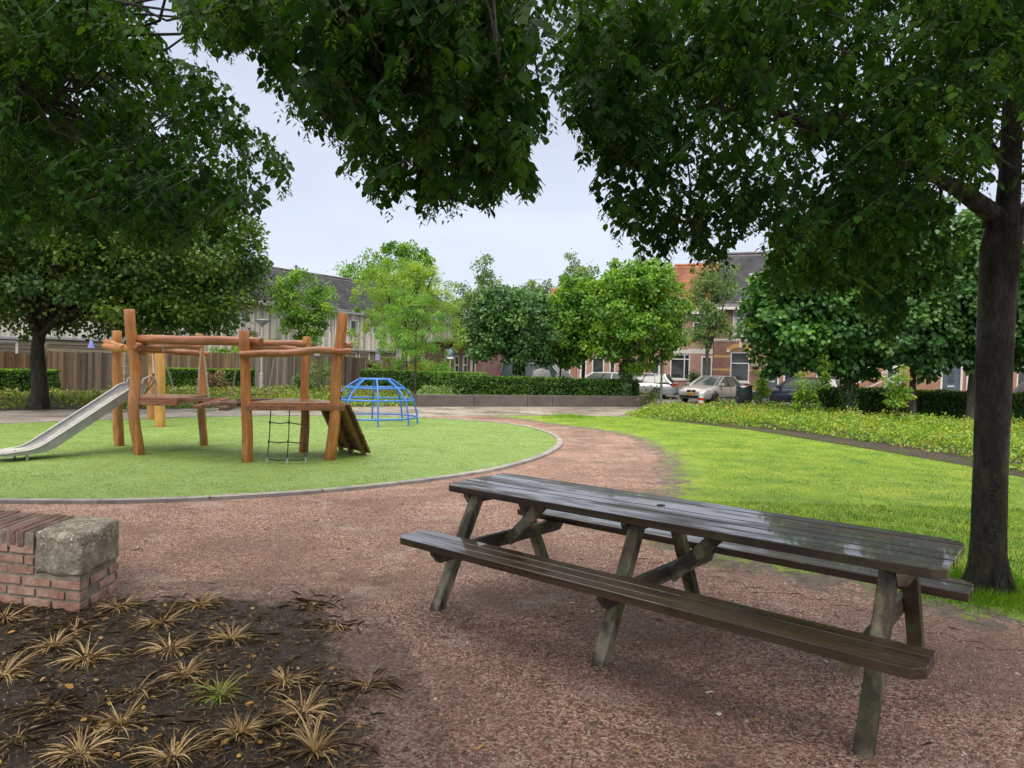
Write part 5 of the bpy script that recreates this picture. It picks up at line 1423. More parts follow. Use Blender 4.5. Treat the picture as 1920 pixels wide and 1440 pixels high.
house('tan brick house at the right edge of the picture behind the covered motorcycle', 1881, 2150, zE6, 9.1, BR_ORNG, ROOF_D, [(1908, 672, 1960, 730, dict(hb=(.7,)))], [(2020, 676, 2060, 745, DOORN)])
for px in (1715.5, 1813):
    mb = MB(); s_ = TP.s(px); mb.cyl((0, 0, .1), (0, 0, zE6), .05, 8); d = mb.build('downpipe', WHITE, None, loc=TP.pt(s_, .09)); tag(d, 'white downpipe %s' % ('left of the blue grey front door' if px < 1800 else 'right of the blue grey front door'), 'downpipe')

# small brown brick building with three little windows, left of the dark lime
SP = Plane(at(775, 690, 47), at(906, 690, 41.5))
def sp(x, y): return SP.loc(x, y)
s0 = SP.s(768); L = SP.s(906) - s0; zt = sp(860, 641)[1]
sb = empty('brick_outbuilding', SP.pt(s0), SP.rz, 'low brown brick building with three small windows and narrow white-framed door', 'building')
ops = []
for (x0, y0, x1, y1) in ((832, 666, 843, 700), (850, 666, 860, 700), (866, 666, 876, 700), (881, 664, 891.5, 735), (788, 668, 796, 680)):
    ops.append((SP.s(x0) - s0, SP.s(x1) - s0, max(.1, sp((x0 + x1) / 2, y1)[1]), sp((x0 + x1) / 2, y0)[1]))
BR_DARK = brickmat('dark_brown_brick', (.22, .12, .10), (.29, .165, .135), (.19, .15, .13), .22, .065)
wall_openings('wall', BR_DARK, sb, L, 0, zt, ops, .3)
for i, o in enumerate(ops):
    if i == 3:
        window(sb, *o, y=.06, hb=(.82,), fr=.12, name='door')
    else: window(sb, *o, y=.06, hb=(.45,), fr=.11, sill=None) if False else window(sb, *o, y=.06, hb=(.45,), fr=.11)
mb = MB(); mb.b2(-.2, L + .2, -.35, 5, zt, zt + .22); mb.build('flat_roof', WHITE, sb, bevel=.02)
for xa_ in (0, L - .3): mb = MB(); mb.b2(xa_, xa_ + .3, .31, 4.8, 0, zt - .01); mb.build('side_wall', BR_DARK, sb)

# ---------------------------------------------------------------- mid-distance and far trees
def E3(x0, y0, x1, y1, Y, dep=None, p=2.4):
    """an ellipsoid that spans the given part of the view at depth Y"""
    a = at((x0 + x1) / 2, (y0 + y1) / 2, Y); rx = (x1 - x0) / 2 * Y / F; rz = (y1 - y0) / 2 * Y / F
    return (a.x, a.y, a.z, rx, dep or rx, rz, p)
def gpY(px, Y):
    a = at(px, 720, Y); return (a.x, a.y)

# big maple on the left
tb_ = g(72, 767)
tree('maple', 'big maple with dark trunk and dense low crown behind the slide', 'tree', (tb_.x, tb_.y), 2.5, .25,
     [E3(-180, 240, 300, 570, 21.5, 4.0, 2.6), E3(120, 330, 478, 600, 21.5, 3.4, 2.6), E3(190, 520, 462, 648, 21.5, 2.4, 2.4), E3(-140, 500, 150, 622, 21.5, 3, 2.4), E3(60, 430, 470, 620, 21.5, 3.6, 2.8), E3(400, 390, 486, 590, 21.5, 1.6, 2.2)],
     340, .60, 95000, .13, L_MAPLE, MAT_BARK, 'mid', 16, asp=.8, seed=3, droop=.45, fill=.25)
# limbs that fork low on both sides
# small bright tree between the fence and the timber house
tree('garden_tree', 'vase-shaped bright green tree rising above the fence in front of the timber house', 'tree', gpY(583, 44.5), 2.4, .14,
     [E3(505, 510, 628, 610, 44.5, 1.9, 2.6), E3(530, 560, 615, 655, 44.5, 1.4, 2.2), E3(503, 503, 560, 570, 44.5, 1.0), E3(592, 500, 618, 560, 44.5, .6), E3(610, 555, 642, 590, 44.5, .5)],
     90, .42, 11000, .15, L_LIME, MAT_BARK2, 'mid', 8, asp=.7, seed=5)
tree('locust_tree', 'yellow green rounded tree with dark trunk standing behind the clipped hedge', 'tree', gpY(757, 41.5), 2.4, .27,
     [E3(655, 500, 850, 610, 41.5, 2.8, 2.5), E3(690, 480, 820, 560, 41.5, 2.2, 2.2), E3(780, 540, 872, 668, 41.5, 1.9, 2.4), E3(642, 600, 712, 662, 41.5, 1.0, 2.2), E3(700, 590, 800, 660, 41.5, 1.5)],
     210, .38, 26000, .115, L_YEL, MAT_BARK2, 'mid', 12, asp=.6, seed=6)
tree('feathery_young_tree', 'slim young tree with light feathery leaves beside the end of the retaining wall', 'tree', gpY(778, 30.6), 4.2, .055,
     [E3(700, 560, 840, 650, 30.6, 1.3, 2.2), E3(735, 520, 810, 600, 30.6, .8, 2), E3(725, 640, 845, 705, 30.6, 1.1, 2.2), E3(690, 600, 760, 660, 30.6, .8), E3(800, 660, 850, 745, 30.6, .5)],
     85, .26, 14000, .10, L_FEATH, MAT_BARK2, 'mid', 12, asp=.28, droop=.7, seed=7)
tree('far_tree', 'dark green tree top showing above the yellow green tree', 'tree', gpY(735, 70), 5, .35,
     [E3(640, 480, 720, 560, 70, 3, 2.2), E3(690, 460, 815, 560, 70, 4, 2.4)], 90, .7, 9000, .30, L_LIME, MAT_BARK2, 'mid', 6, seed=8)
tree('pointed_tree', 'grey green pointed tree behind the dark lime, left of centre', 'tree', gpY(895, 52), 3.0, .2,
     [E3(852, 540, 960, 650, 52, 2.6, 2.4), E3(868, 505, 940, 600, 52, 1.8, 2), E3(885, 464, 930, 560, 52, 1.0, 1.8), E3(846, 530, 880, 640, 52, 1.2)], 120, .5, 13000, .19, L_BLUE, MAT_BARK2, 'mid', 8, seed=9)
tree('pointed_tree', 'grey green tree with two thin tips showing above the bright lime', 'tree', gpY(1075, 53), 3.0, .2,
     [E3(1040, 505, 1125, 620, 53, 2.4, 2.4), E3(1062, 450, 1090, 560, 53, .8, 1.8), E3(1095, 470, 1122, 560, 53, .7, 1.8)], 80, .4, 9000, .19, L_BLUE, MAT_BARK2, 'mid', 8, seed=10)
tree('pointed_tree', 'thin loose tree top rising between the dark lime and the bright lime', 'tree', gpY(1000, 50), 3.0, .12,
     [E3(960, 520, 1040, 600, 50, 1.6, 2), E3(990, 512, 1006, 560, 50, .4, 2), E3(1010, 525, 1032, 560, 50, .5)], 40, .35, 3200, .17, L_BLUE, MAT_BARK2, 'mid', 5, seed=11)
# clipped limes in the middle
tree('dark_lime', 'dark blue green lime tree with ivy-covered trunk behind the middle hedge', 'tree', gpY(972, 31.6), 2.2, .2,
     [E3(882, 552, 1046, 668, 31.6, 2.0, 3), E3(900, 535, 1030, 640, 31.6, 1.7, 2.6), E3(872, 590, 950, 680, 31.6, 1.1), E3(940, 630, 1036, 684, 31.6, 1.2, 2.2)],
     200, .36, 26000, .135, L_LIME_D, MAT_BARK2, 'round', 10, asp=.85, seed=12, ivy=True, droop=.5, fill=.3)
tree('bright_lime', 'bright green clipped lime tree with thick ivy-grown trunk near the silver hatchback', 'tree', gpY(1172, 31.2), 2.2, .21,
     [E3(1095, 510, 1278, 664, 31.2, 2.1, 3), E3(1130, 485, 1260, 580, 31.2, 1.5, 2.4), E3(1165, 640, 1245, 702, 31.2, .8, 2.2), E3(1225, 560, 1296, 670, 31.2, .9), E3(1085, 590, 1190, 678, 31.2, 1.2)],
     230, .36, 30000, .135, L_LIME, MAT_BARK2, 'round', 10, asp=.85, seed=13, ivy=True, droop=.5, fill=.3)
tree('bright_lime', 'green lime tree with thin mossy trunk left of the white estate car', 'tree', gpY(1093, 32.8), 2.3, .1,
     [E3(1012, 545, 1130, 668, 32.8, 1.8, 3), E3(1040, 520, 1150, 600, 32.8, 1.5, 2.4), E3(1030, 650, 1115, 686, 32.8, 1.0, 2.2)],
     170, .36, 19000, .135, L_LIME, MAT_BARK2, 'round', 8, asp=.85, seed=14, droop=.5, fill=.3)
# slender multi-stem tree in front of the pink house
tree('slender_tree', 'slender open tree with pale trunk in front of the pink and brown brick houses', 'tree', gpY(1324, 38.2), 3.0, .13,
     [E3(1290, 530, 1362, 640, 38.2, 1.0, 2.2), E3(1330, 498, 1396, 560, 38.2, .8, 2), E3(1285, 600, 1345, 660, 38.2, .8, 2), E3(1335, 590, 1382, 640, 38.2, .6, 2), E3(1318, 490, 1355, 600, 38.2, .7), E3(1295, 490, 1345, 570, 38.2, .8)],
     110, .32, 10500, .13, L_BLUE, MAT_BARK2, 'mid', 12, asp=.5, seed=15)
# row of limes on the right
for i, (x0, x1, yb, px, Y, lab) in enumerate(((1412, 1640, 700, 1592, 26.5, 'clipped lime tree with ivy on its leaning trunk, left end of the right-hand row'), (1600, 1770, 690, 1711, 26.0, 'clipped lime tree with dark trunk beside the white tube trailer'),
        (1735, 1900, 690, 1821, 25.5, 'clipped lime tree hidden behind the big wet trunk'), (1860, 2120, 705, 1990, 25.0, 'clipped lime tree cut by the right edge of the picture'))):
    yt = (395, 360, 380, 380)[i]
    env = [E3(x0, yt + 70, x1, yb - 15, Y, 2.0, 3.2), E3(x0 + 60, yt, x1 - 10, yb - 120, Y, 1.7, 2.6)]
    if i == 0: env += [E3(1405, 575, 1480, 670, Y, .9), E3(1420, 655, 1500, 705, Y, .7, 2), E3(1530, 640, 1660, 715, Y, .9, 2)]
    if i == 2: env += [E3(1700, 640, 1790, 705, Y, .8, 2)]
    tree('clipped_lime', lab, 'tree', gpY(px, Y), 2.6, (.24, .14, .14, .16)[i], env, 230, .46, 32000, .175, L_LIME_M if i in (0, 3) else L_LIME_D, MAT_BARK2, 'round', 10, asp=.88, seed=20 + i, ivy=(i == 0), droop=.55, fill=.35, group='clipped lime trees behind the right-hand hedge')
# background greenery closing the gap at the far left/right
tree('far_tree', 'pale green tree top behind the roof ridge of the brick terrace', 'tree', gpY(1010, 75), 5, .3, [E3(960, 545, 1050, 640, 75, 3, 2.4)], 30, .8, 2500, .32, L_BLUE, MAT_BARK2, 'mid', 3, seed=31)

# ---------------------------------------------------------------- hedges, bushes, ground cover
def hedge(label, a, b_, width, h, n, L=.07, mat=L_HEDGE, tips=0, name='hedge', h2=None):
    a = Vector((a[0], a[1], 0)); b_ = Vector((b_[0], b_[1], 0)); d = b_ - a; Ln = d.length; r = empty(name, a, math.atan2(d.y, d.x), label, 'hedge'); h2 = h2 or h
    hh = lambda x: h + (h2 - h) * x / Ln
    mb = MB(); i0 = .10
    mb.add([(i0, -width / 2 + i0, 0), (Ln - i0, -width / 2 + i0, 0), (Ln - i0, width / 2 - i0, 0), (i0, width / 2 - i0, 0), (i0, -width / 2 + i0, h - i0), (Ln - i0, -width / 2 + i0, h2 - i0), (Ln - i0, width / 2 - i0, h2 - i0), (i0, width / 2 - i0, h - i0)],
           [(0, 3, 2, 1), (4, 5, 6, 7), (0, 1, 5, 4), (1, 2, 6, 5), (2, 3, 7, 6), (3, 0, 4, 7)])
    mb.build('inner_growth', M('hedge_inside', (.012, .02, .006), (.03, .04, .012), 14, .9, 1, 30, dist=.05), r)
    A1, A2, A3 = Ln * h, Ln * width, width * h; pr = np.array([A1, A1 * .25, A2, A3, A3]); pr = pr / pr.sum(); f = RS.choice(5, n, p=pr)
    x = RS.rand(n) * Ln; y = (RS.rand(n) - .5) * width; z = RS.rand(n) * (h + (h2 - h) * x / Ln); top = (h + (h2 - h) * x / Ln)
    y = np.where(f == 0, -width / 2, np.where(f == 1, width / 2, y)); z = np.where(f == 2, top, z); x = np.where(f == 3, 0, np.where(f == 4, Ln, x))
    O = np.zeros((n, 3)); O[f == 0, 1] = -1; O[f == 1, 1] = 1; O[f == 2, 2] = 1; O[f == 3, 0] = -1; O[f == 4, 0] = 1
    P = np.stack([x, y, z], 1)
    wob = np.array([noise.noise(Vector((p[0] * 1.6 + a.x, p[1] * 2, p[2] * 2.2))) for p in P]) * .10
    P = P + O * (wob - RS.rand(n) * .09)[:, None]
    LL = L * (.7 + .6 * RS.rand(n)); ti = RS.rand(n)
    leaves('foliage', P, O * .5 + rnd(n) * .6 + np.array([0, 0, .2]), O * .8 + rnd(n) * .5 + np.array([0, 0, .4]), LL, LL * .75, mat, r, ti, 'mid')
    if tips:
        x = RS.rand(tips) * Ln; P = np.stack([x, (RS.rand(tips) - .5) * width, (h + (h2 - h) * x / Ln) + RS.rand(tips) * .05 - .01], 1)
        leaves('young_leaves', P, rnd(tips) * .5 + np.array([0, 0, .6]), rnd(tips) * .6 + np.array([0, 0, .5]), L, L * .6, L_HEDGET, r, None, 'mid')
    return r
def fence_hedge(label, x0, x1, ytop, off, n, tips):
    P = Plane(FL.pt(0, off), FL.pt(30, off)); a_, zt_ = P.loc(x0, ytop); b_, _ = P.loc(x1, ytop)
    return hedge(label, P.pt(a_), P.pt(b_), .8, P.loc((x0 + x1) / 2, ytop)[1], n, .085, tips=tips)
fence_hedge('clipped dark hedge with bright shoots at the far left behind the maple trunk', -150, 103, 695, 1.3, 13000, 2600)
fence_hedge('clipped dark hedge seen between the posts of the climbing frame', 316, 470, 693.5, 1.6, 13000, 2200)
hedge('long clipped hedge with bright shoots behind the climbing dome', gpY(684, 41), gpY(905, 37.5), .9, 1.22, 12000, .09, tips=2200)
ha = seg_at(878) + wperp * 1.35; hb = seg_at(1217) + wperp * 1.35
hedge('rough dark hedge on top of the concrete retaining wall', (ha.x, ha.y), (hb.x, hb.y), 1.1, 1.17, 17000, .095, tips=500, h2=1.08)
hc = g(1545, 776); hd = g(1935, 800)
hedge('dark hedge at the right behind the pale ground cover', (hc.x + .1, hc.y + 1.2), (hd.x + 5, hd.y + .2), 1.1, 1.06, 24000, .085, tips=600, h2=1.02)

def cover(name, poly, n, hmax, L, mat, z0=.02, clump=1.2, seed=0, asp=.62, kind='mid'):
    xs_ = [p[0] for p in poly]; ys_ = [p[1] for p in poly]; k = n * 4
    X = RS.uniform(min(xs_), max(xs_), k); Y = RS.uniform(min(ys_), max(ys_), k); m_ = inpoly(X, Y, [(p[0], p[1]) for p in poly]); X, Y = X[m_][:n], Y[m_][:n]; n = len(X)
    nv = np.array([noise.noise(Vector((x * clump, y * clump, seed))) for x, y in zip(X, Y)]); nv2 = np.array([noise.noise(Vector((x * clump * 3.3, y * clump * 3.3, seed + 5))) for x, y in zip(X, Y)])
    d = dist_poly(X, Y, [(p[0], p[1]) for p in poly]); edge = np.clip(d / .35, .25, 1)
    top = hmax * np.clip(.62 + .7 * nv + .75 * nv2, .12, 1.7) * edge
    Z = z0 + top * RS.rand(n) ** .45
    P = np.stack([X, Y, Z], 1); LL = L * (.6 + .8 * RS.rand(n)); ti = np.clip(.5 + .55 * nv2 + .35 * rnd(n)[:, 0], 0, 1)
    o = leaves(name, P, rnd(n) * .8 + np.array([0, 0, .15]), rnd(n) * .55 + np.array([0, 0, .9]), LL, LL * asp, mat, None, ti, kind)
    return tag(o, kind='stuff')
CB = [g(1172, 779), g(1215, 787), g(1300, 793), g(1400, 801), g(1500, 811), g(1600, 826), g(1700, 841), g(1800, 857), g(1925, 893), g(2200, 925), g(2250, 812), g(1930, 806), g(1750, 797), g(1600, 787), g(1540, 775), g(1440, 768), g(1330, 772), g(1240, 767)]
cover('ground_cover', CB, 62000, .40, .075, L_COVER, seed=2, clump=1.5)
def lpath(pts): return [g(*p) for p in pts]
cover('bed_plants', lpath([(-60, 742), (0, 742), (105, 742), (240, 742), (330, 734), (450, 731), (690, 730), (782, 736), (782, 760), (480, 761), (200, 765), (-60, 770)]), 30000, .30, .11, L_WEED, seed=4, clump=.8)
b5 = [seg_at(782) + wperp * .6, seg_at(1213) + wperp * .6, seg_at(1213) + wperp * 1.1, seg_at(900) + wperp * 1.1, g(900, 735), g(782, 735)]
cover('low_shrubs', b5, 9000, .55, .10, L_BLUE, seed=6, clump=.9)
cover('low_bed_edge', lpath([(480, 752), (782, 748), (790, 763), (480, 766), (210, 769), (210, 762)]), 6000, .28, .10, L_COVER, seed=9, clump=.9)

def bush(name, label, cat, c, rx, ry, h, n, L, mat, z0=0, nc=24, cr=.22, asp=.6, stems=6, group=None, p=2.2, kind='mid', droop=.2):
    r = empty(name, (c[0], c[1], 0), 0, label, cat, group)
    env = [(c[0], c[1], z0 + (h - z0) / 2, rx, ry, (h - z0) / 2, p)]
    o, C = crown('foliage', env, nc, cr, n, L, mat, r, kind, asp=asp, droop=droop, shell=.9)
    mb = MB()
    for i in range(stems):
        e = Vector(C[RS.randint(len(C))]) - Vector((c[0], c[1], 0)); mb.tube(limb_pts((RS.uniform(-.05, .05), RS.uniform(-.05, .05), -.02), e, 5, -.1, .15, i * 3.3), [.014, .012, .010, .008, .006, .003], 5, False)
    mb.build('stems', MAT_TWIG, r); return r
bush('yellow_bush', 'rounded lime yellow conifer bush behind the clipped hedge', 'bush', gpY(723, 43.5), 1.0, .9, 2.0, 2600, .12, L_HEDGET)
bush('yellow_bush', 'yellow flowering bush behind the hedge between two young trunks', 'bush', gpY(795, 43), 1.5, .8, 1.85, 2600, .12, leafmat('yellow_flowers', [(.2, (.25, .36, .04)), (.6, (.62, .55, .05)), (.9, (.75, .62, .10))], trans=.3))
L_LILAC = leafmat('lilac_mix', [(.1, (.08, .18, .03)), (.5, (.18, .32, .06)), (.62, (.32, .18, .34)), (.9, (.46, .28, .48))], trans=.3)
bush('flowering_bush', 'bush with mauve flower spikes above the fence left of the lamp post', 'bush', gpY(470, 43.5), 1.2, .9, 3.5, 3200, .13, L_LILAC, z0=1.4, nc=40, cr=.3)
bush('flowering_bush', 'light green bush just above the fence right of the lamp post', 'bush', gpY(512, 43.0), .9, .8, 3.1, 2000, .13, L_LIME, z0=1.3, nc=30, cr=.3)
bush('garden_bush', 'low bright green bush showing over the fence behind the log beams', 'bush', gpY(425, 42.0), 1.6, .8, 2.5, 2200, .14, L_LIME, z0=1.2)
bush('shrub', 'open shrub with reddish twigs in front of the fence, right of the far middle post', 'shrub', gpY(605, 34), .95, .7, 2.0, 1300, .08, L_WEED, z0=.3, nc=40, cr=.18, stems=16)
bush('shrub', 'dark shrub against the fence beside the tall leaning post', 'shrub', gpY(565, 37), .7, .6, 1.2, 1300, .1, L_HEDGE, z0=.1)
bush('shrub', 'reddish brown shrub before the clipped hedge seen under the hanging bridge', 'shrub', gpY(402, 33), .7, .5, 1.3, 900, .1, leafmat('bronze_leaf', [(.1, (.10, .05, .03)), (.5, (.22, .13, .06)), (.9, (.26, .26, .07))], trans=.2), z0=.1)
bush('sapling', 'tall yellow green sapling behind the litter bin', 'sapling', gpY(1428, 29.6), .38, .3, 2.0, 900, .12, L_COVER, z0=.2, nc=26, cr=.16, stems=5)
bush('sapling', 'leafy green sapling in front of the dark blue estate car', 'sapling', gpY(1512, 24.5), .42, .36, 1.7, 1300, .10, L_COVER, z0=.15, nc=34, cr=.18, stems=6)
bush('sapling', 'thin sapling rising to the left of the ivy-grown leaning trunk', 'sapling', gpY(1546, 25), .20, .2, 2.35, 420, .11, L_COVER, z0=1.0, nc=16, cr=.14, stems=3)
bush('sapling', 'tall thin sapling in front of the white tube trailer', 'sapling', gpY(1684, 22.5), .42, .3, 2.1, 1200, .10, L_COVER, z0=.2, nc=30, cr=.15, stems=5)
bush('climbing_rose', 'small climbing plant on the wall right of the big white-framed window', 'plant', (TP.pt(TP.s(1300), .28).x, TP.pt(TP.s(1300), .28).y), .35, .2, 2.0, 600, .1, L_HEDGE, z0=.5)
bush('bed_shrub', 'grey green shrub beside the base of the litter bin', 'shrub', gpY(1362, 27.5), .6, .4, .5, 1500, .09, L_BLUE, z0=.05)
bush('bed_shrub', 'twiggy brown-stemmed shrub at the right end of the retaining wall', 'shrub', gpY(1222, 30.3), .5, .4, .9, 420, .09, L_WEED, z0=.1, stems=14)

# ---------------------------------------------------------------- cars
PAINTS = {}
def paint(name, c, metal=.6): return M(name, c, tuple(x * 1.08 for x in c), 3, .28, metal=metal, coat=.6)
CARGLASS = M('car_glass', (.03, .045, .045), (.07, .095, .09), 1.4, .12, spec=.5)
TYRE = M('tyre', (.012, .012, .012), (.025, .025, .025), 30, .8)
RIM = M('alloy', (.30, .30, .31), (.42, .42, .43), 20, .3, metal=.8)
RIMD = M('dark_alloy', (.10, .095, .09), (.16, .155, .15), 20, .3, metal=.8)
BLACKP = M('black_trim', (.012, .012, .014), (.02, .02, .022), 10, .35)
LAMPW = M('headlight_glass', (.45, .48, .50), (.65, .68, .70), 14, .08, spec=1)
LAMPR = M('tail_light', (.36, .012, .012), (.5, .03, .03), 14, .12, spec=1)
PLATE = M('yellow_plate', (.65, .38, .015), (.72, .44, .02), 20, .4)
PLATEB = M('plate_blue', (.02, .05, .30), (.03, .07, .36), 20, .4)
def car(name, label, pos, head, L, Wd, Ht, kind, paint_m, rim=RIM, roofbox=False, plate=None):
    """front at +x. kind: sedan, estate, hatch, van"""
    r = empty(name, (pos[0], pos[1], 0.006), math.atan2(head[1], head[0]), label, 'car', 'cars parked in the street')
    hw = Wd / 2; x0, x1 = -L / 2, L / 2
    belt = Ht * .635; hood = Ht * .60
    if kind == 'van': belt = Ht * .56; hood = Ht * .56
    if kind == 'sedan': prof = [(x0, .36, .62), (x0 + .04, .30, .90), (x0 + .22, .24, .97), (x0 + .75, .22, .99), (-.5, .2, belt), (.5, .2, belt * .985), (1.0, .2, .93), (x1 - .65, .22, .84), (x1 - .25, .22, .76), (x1 - .06, .24, .66), (x1, .32, .54)]
    elif kind == 'van': prof = [(x0, .38, belt * .8), (x0 + .03, .3, belt), (-.5, .22, belt), (.6, .22, belt), (x1 - 1.1, .22, belt), (x1 - .5, .24, belt * .92), (x1 - .12, .26, belt * .8), (x1, .34, .62)]
    else: prof = [(x0, .38, .66), (x0 + .03, .3, .88), (x0 + .16, .26, .93), (-.5, .2, belt), (.5, .2, belt * .99), (1.0, .2, .93), (x1 - .6, .22, .86), (x1 - .22, .24, .76), (x1 - .05, .26, .66), (x1, .34, .54)]
    rings = []
    for i, (x, zb, zt) in enumerate(prof):
        e = min(1, min(x - x0, x1 - x) / .55); k = .80 + .20 * math.sin(max(0, e) * math.pi / 2)
        w_ = hw * k
        rings.append([(x, -w_ * .90, zb), (x, -w_ * .99, zb + .10), (x, -w_, zb + (zt - zb) * .5), (x, -w_ * .965, zt - .10), (x, -w_ * .88, zt - .015), (x, -w_ * .5, zt + .018), (x, 0, zt + .025),
                      (x, w_ * .5, zt + .018), (x, w_ * .88, zt - .015), (x, w_ * .965, zt - .10), (x, w_, zb + (zt - zb) * .5), (x, w_ * .99, zb + .10), (x, w_ * .90, zb)])
    mb = MB(); mb.loft([[Vector(v) for v in rg] for rg in rings]); mb.build('body', paint_m, r, smooth=True)
    # cabin side outline: bottom and top x at belt and roof
    if kind == 'sedan': bx0, tx0, tx1, bx1 = x0 + .50, x0 + 1.22, .28, 1.20
    elif kind == 'estate': bx0, tx0, tx1, bx1 = x0 + .12, x0 + .50, .35, 1.12
    elif kind == 'hatch': bx0, tx0, tx1, bx1 = x0 + .15, x0 + .62, .35, 1.08
    else: bx0, tx0, tx1, bx1 = x0 + .06, x0 + .22, 1.0, x1 - .62
    zb = belt - .03; zr = Ht - .045; wb, wr = hw * .90, hw * .70 if kind != 'van' else hw * .80
    gl = MB(); n = 5; rg2 = []
    for i in range(n + 1):
        t = i / n; tt = t; xb0 = bx0 + (tx0 - bx0) * math.sin(tt * math.pi / 2) ** .9; xb1 = bx1 + (tx1 - bx1) * tt ** 1.15; z = zb + (zr - zb) * tt; w_ = wb + (wr - wb) * tt ** 1.3
        rg2.append([Vector((xb0, -w_ * .93, z)), Vector((xb0 + .10, -w_, z)), Vector((xb1 - .16, -w_, z)), Vector((xb1, -w_ * .82, z)), Vector((xb1 + .05, 0, z)), Vector((xb1, w_ * .82, z)), Vector((xb1 - .16, w_, z)), Vector((xb0 + .10, w_, z)), Vector((xb0, w_ * .93, z)), Vector((xb0 - .04, 0, z))])
    gl.loft(rg2); gl.build('windows', CARGLASS, r, smooth=True)
    rf = MB(); top = []
    base = rg2[-1]; cx = (tx0 + tx1) / 2
    rf.loft([[v + Vector((0, 0, -.02)) + (v - Vector((cx, 0, v.z))).normalized() * .012 for v in base], [v + Vector((0, 0, .012)) + (v - Vector((cx, 0, v.z))).normalized() * .006 for v in base], [Vector((cx + (v.x - cx) * .86, v.y * .84, Ht - .012)) for v in base], [Vector((cx + (v.x - cx) * .4, v.y * .4, Ht)) for v in base]])
    rf.build('roof', paint_m, r, smooth=True)
    def gp_(i, k, o=.008):  # point on the glass ring
        return rg2[k][i] * 1.0 + Vector((0, (1 if rg2[k][i].y > 0 else -1) * o, 0))
    for sg, fi, ri in ((-1, 2, 1), (1, 6, 7)):
        mb = MB()
        mb.tube([gp_(fi, k) for k in range(n + 1)], .035, 6); mb.tube([gp_(ri, k) for k in range(n + 1)], .05 if kind != 'sedan' else .05, 6)
        mb.tube([gp_(3 if sg < 0 else 5, k, .0) for k in range(n + 1)], .03, 6)
        mb.tube([gp_(ri, n), gp_(fi, n)], .022, 6)
        if kind in ('estate', 'hatch', 'van'):
            q = [gp_(ri, k).lerp(gp_(fi, k), .30 if kind != 'van' else .35) for k in range(n + 1)]; mb.tube(q, .03, 6)
        mb.build('pillars', paint_m, r, smooth=True)
        mb = MB(); q = [gp_(ri, k).lerp(gp_(fi, k), .58 if kind != 'van' else .68) for k in range(n + 1)]; mb.tube(q, .028, 6); mb.tube([gp_(ri, 0, .006), gp_(fi, 0, .006)], .012, 5); mb.build('door_pillar', BLACKP, r)
        mb = MB(); mb.box((bx1 - .32, sg * (hw + .08), belt + .06), (.16, .2, .13)); mb.build('mirror', paint_m, r, bevel=.03)
        for xd in (.62, -.28):
            mb = MB(); mb.box((xd - .25 if xd > 0 else xd - .55, sg * (hw * .985), belt - .14), (.2, .03, .03)); mb.build('door_handle', paint_m, r, bevel=.008)
        # shut lines
        mb = MB()
        for xd in (.82, -.20, -1.02): mb.box((xd, sg * hw * .989, .66), (.006, .02, .60))
        mb.box((-.1, sg * hw * .985, .30), (2.0, .03, .06)); mb.build('shut_lines', BLACKP, r)
    ws = .30 if kind != 'van' else .33
    xa, xb = x1 - .86, x0 + (1.02 if kind != 'sedan' else 1.05)
    for x in (xa, xb):
        for sg in (-1, 1):
            wl = empty('wheel', (x, sg * (hw - .10), ws + .0)); wl.parent = r
            mb = MB(); mb.tube([(0, -.11, 0), (0, -.09, 0), (0, .09, 0), (0, .11, 0)], [ws - .03, ws, ws, ws - .03], 28); mb.build('tyre', TYRE, wl, smooth=True)
            mb = MB()
            for k in range(10):
                a = k * math.pi / 5; mb.beam((0, sg * .112, 0), (math.cos(a) * ws * .66, sg * .108, math.sin(a) * ws * .66), .022, .045, up=(0, 1, 0))
            mb.cyl((0, sg * .10, 0), (0, sg * .122, 0), .055, 12)
            for k in range(24):
                a0, a1 = k * math.pi / 12, (k + 1) * math.pi / 12; c0 = Vector((math.cos(a0), 0, math.sin(a0))); c1 = Vector((math.cos(a1), 0, math.sin(a1)))
                mb.beam(c0 * ws * .68 + Vector((0, sg * .105, 0)), c1 * ws * .68 + Vector((0, sg * .105, 0)), .03, .03, up=(0, 1, 0))
            mb.build('rim', rim, wl)
            mb = MB(); seg = 22; o_ = []; i_ = []
            pts = [Vector((x + math.cos(math.radians(a)) * (ws + .055), sg * (hw * .985 + .006), ws + math.sin(math.radians(a)) * (ws + .055))) for a in np.linspace(-12, 192, seg)]
            cpt = Vector((x, sg * (hw * .985 + .006), ws - .04)); poly = pts
            mb.add([cpt + Vector((0, -sg * .012, 0))] + poly, [(0, i, i + 1) for i in range(1, seg)]); mb.build('wheel_well_shade', BLACKP, r)  # black fan on the body side, painting the dark of the wheel well
            wl.location.y = sg * (hw - .045)
    fx = x1
    for sg in (-1, 1):
        mb = MB(); mb.add([(fx - .10, sg * hw * .50, .60), (fx - .26, sg * hw * .90, .63), (fx - .42, sg * hw * .945, .70), (fx - .28, sg * hw * .90, .745), (fx - .14, sg * hw * .52, .70),
                           (fx - .04, sg * hw * .50, .60), (fx - .20, sg * hw * .935, .63), (fx - .36, sg * hw * .985, .70), (fx - .22, sg * hw * .935, .745), (fx - .08, sg * hw * .52, .70)],
                          [(5, 6, 7, 8, 9), (0, 1, 6, 5), (1, 2, 7, 6), (2, 3, 8, 7), (3, 4, 9, 8), (4, 0, 5, 9)]); mb.build('headlight', LAMPW, r)
        mb = MB(); zz = .84 if kind != 'van' else 1.0
        if kind == 'estate' or kind == 'sedan': mb.box((x0 + .035, sg * hw * .66, zz), (.09, hw * .42, .13)); mb.box((x0 + .16, sg * hw * .865, zz), (.26, .09, .13), (0, 0, -sg * .38))
        else: mb.box((x0 + .05, sg * hw * .80, zz + .12), (.10, .12, .42))
        mb.build('tail_light', LAMPR, r, bevel=.01)
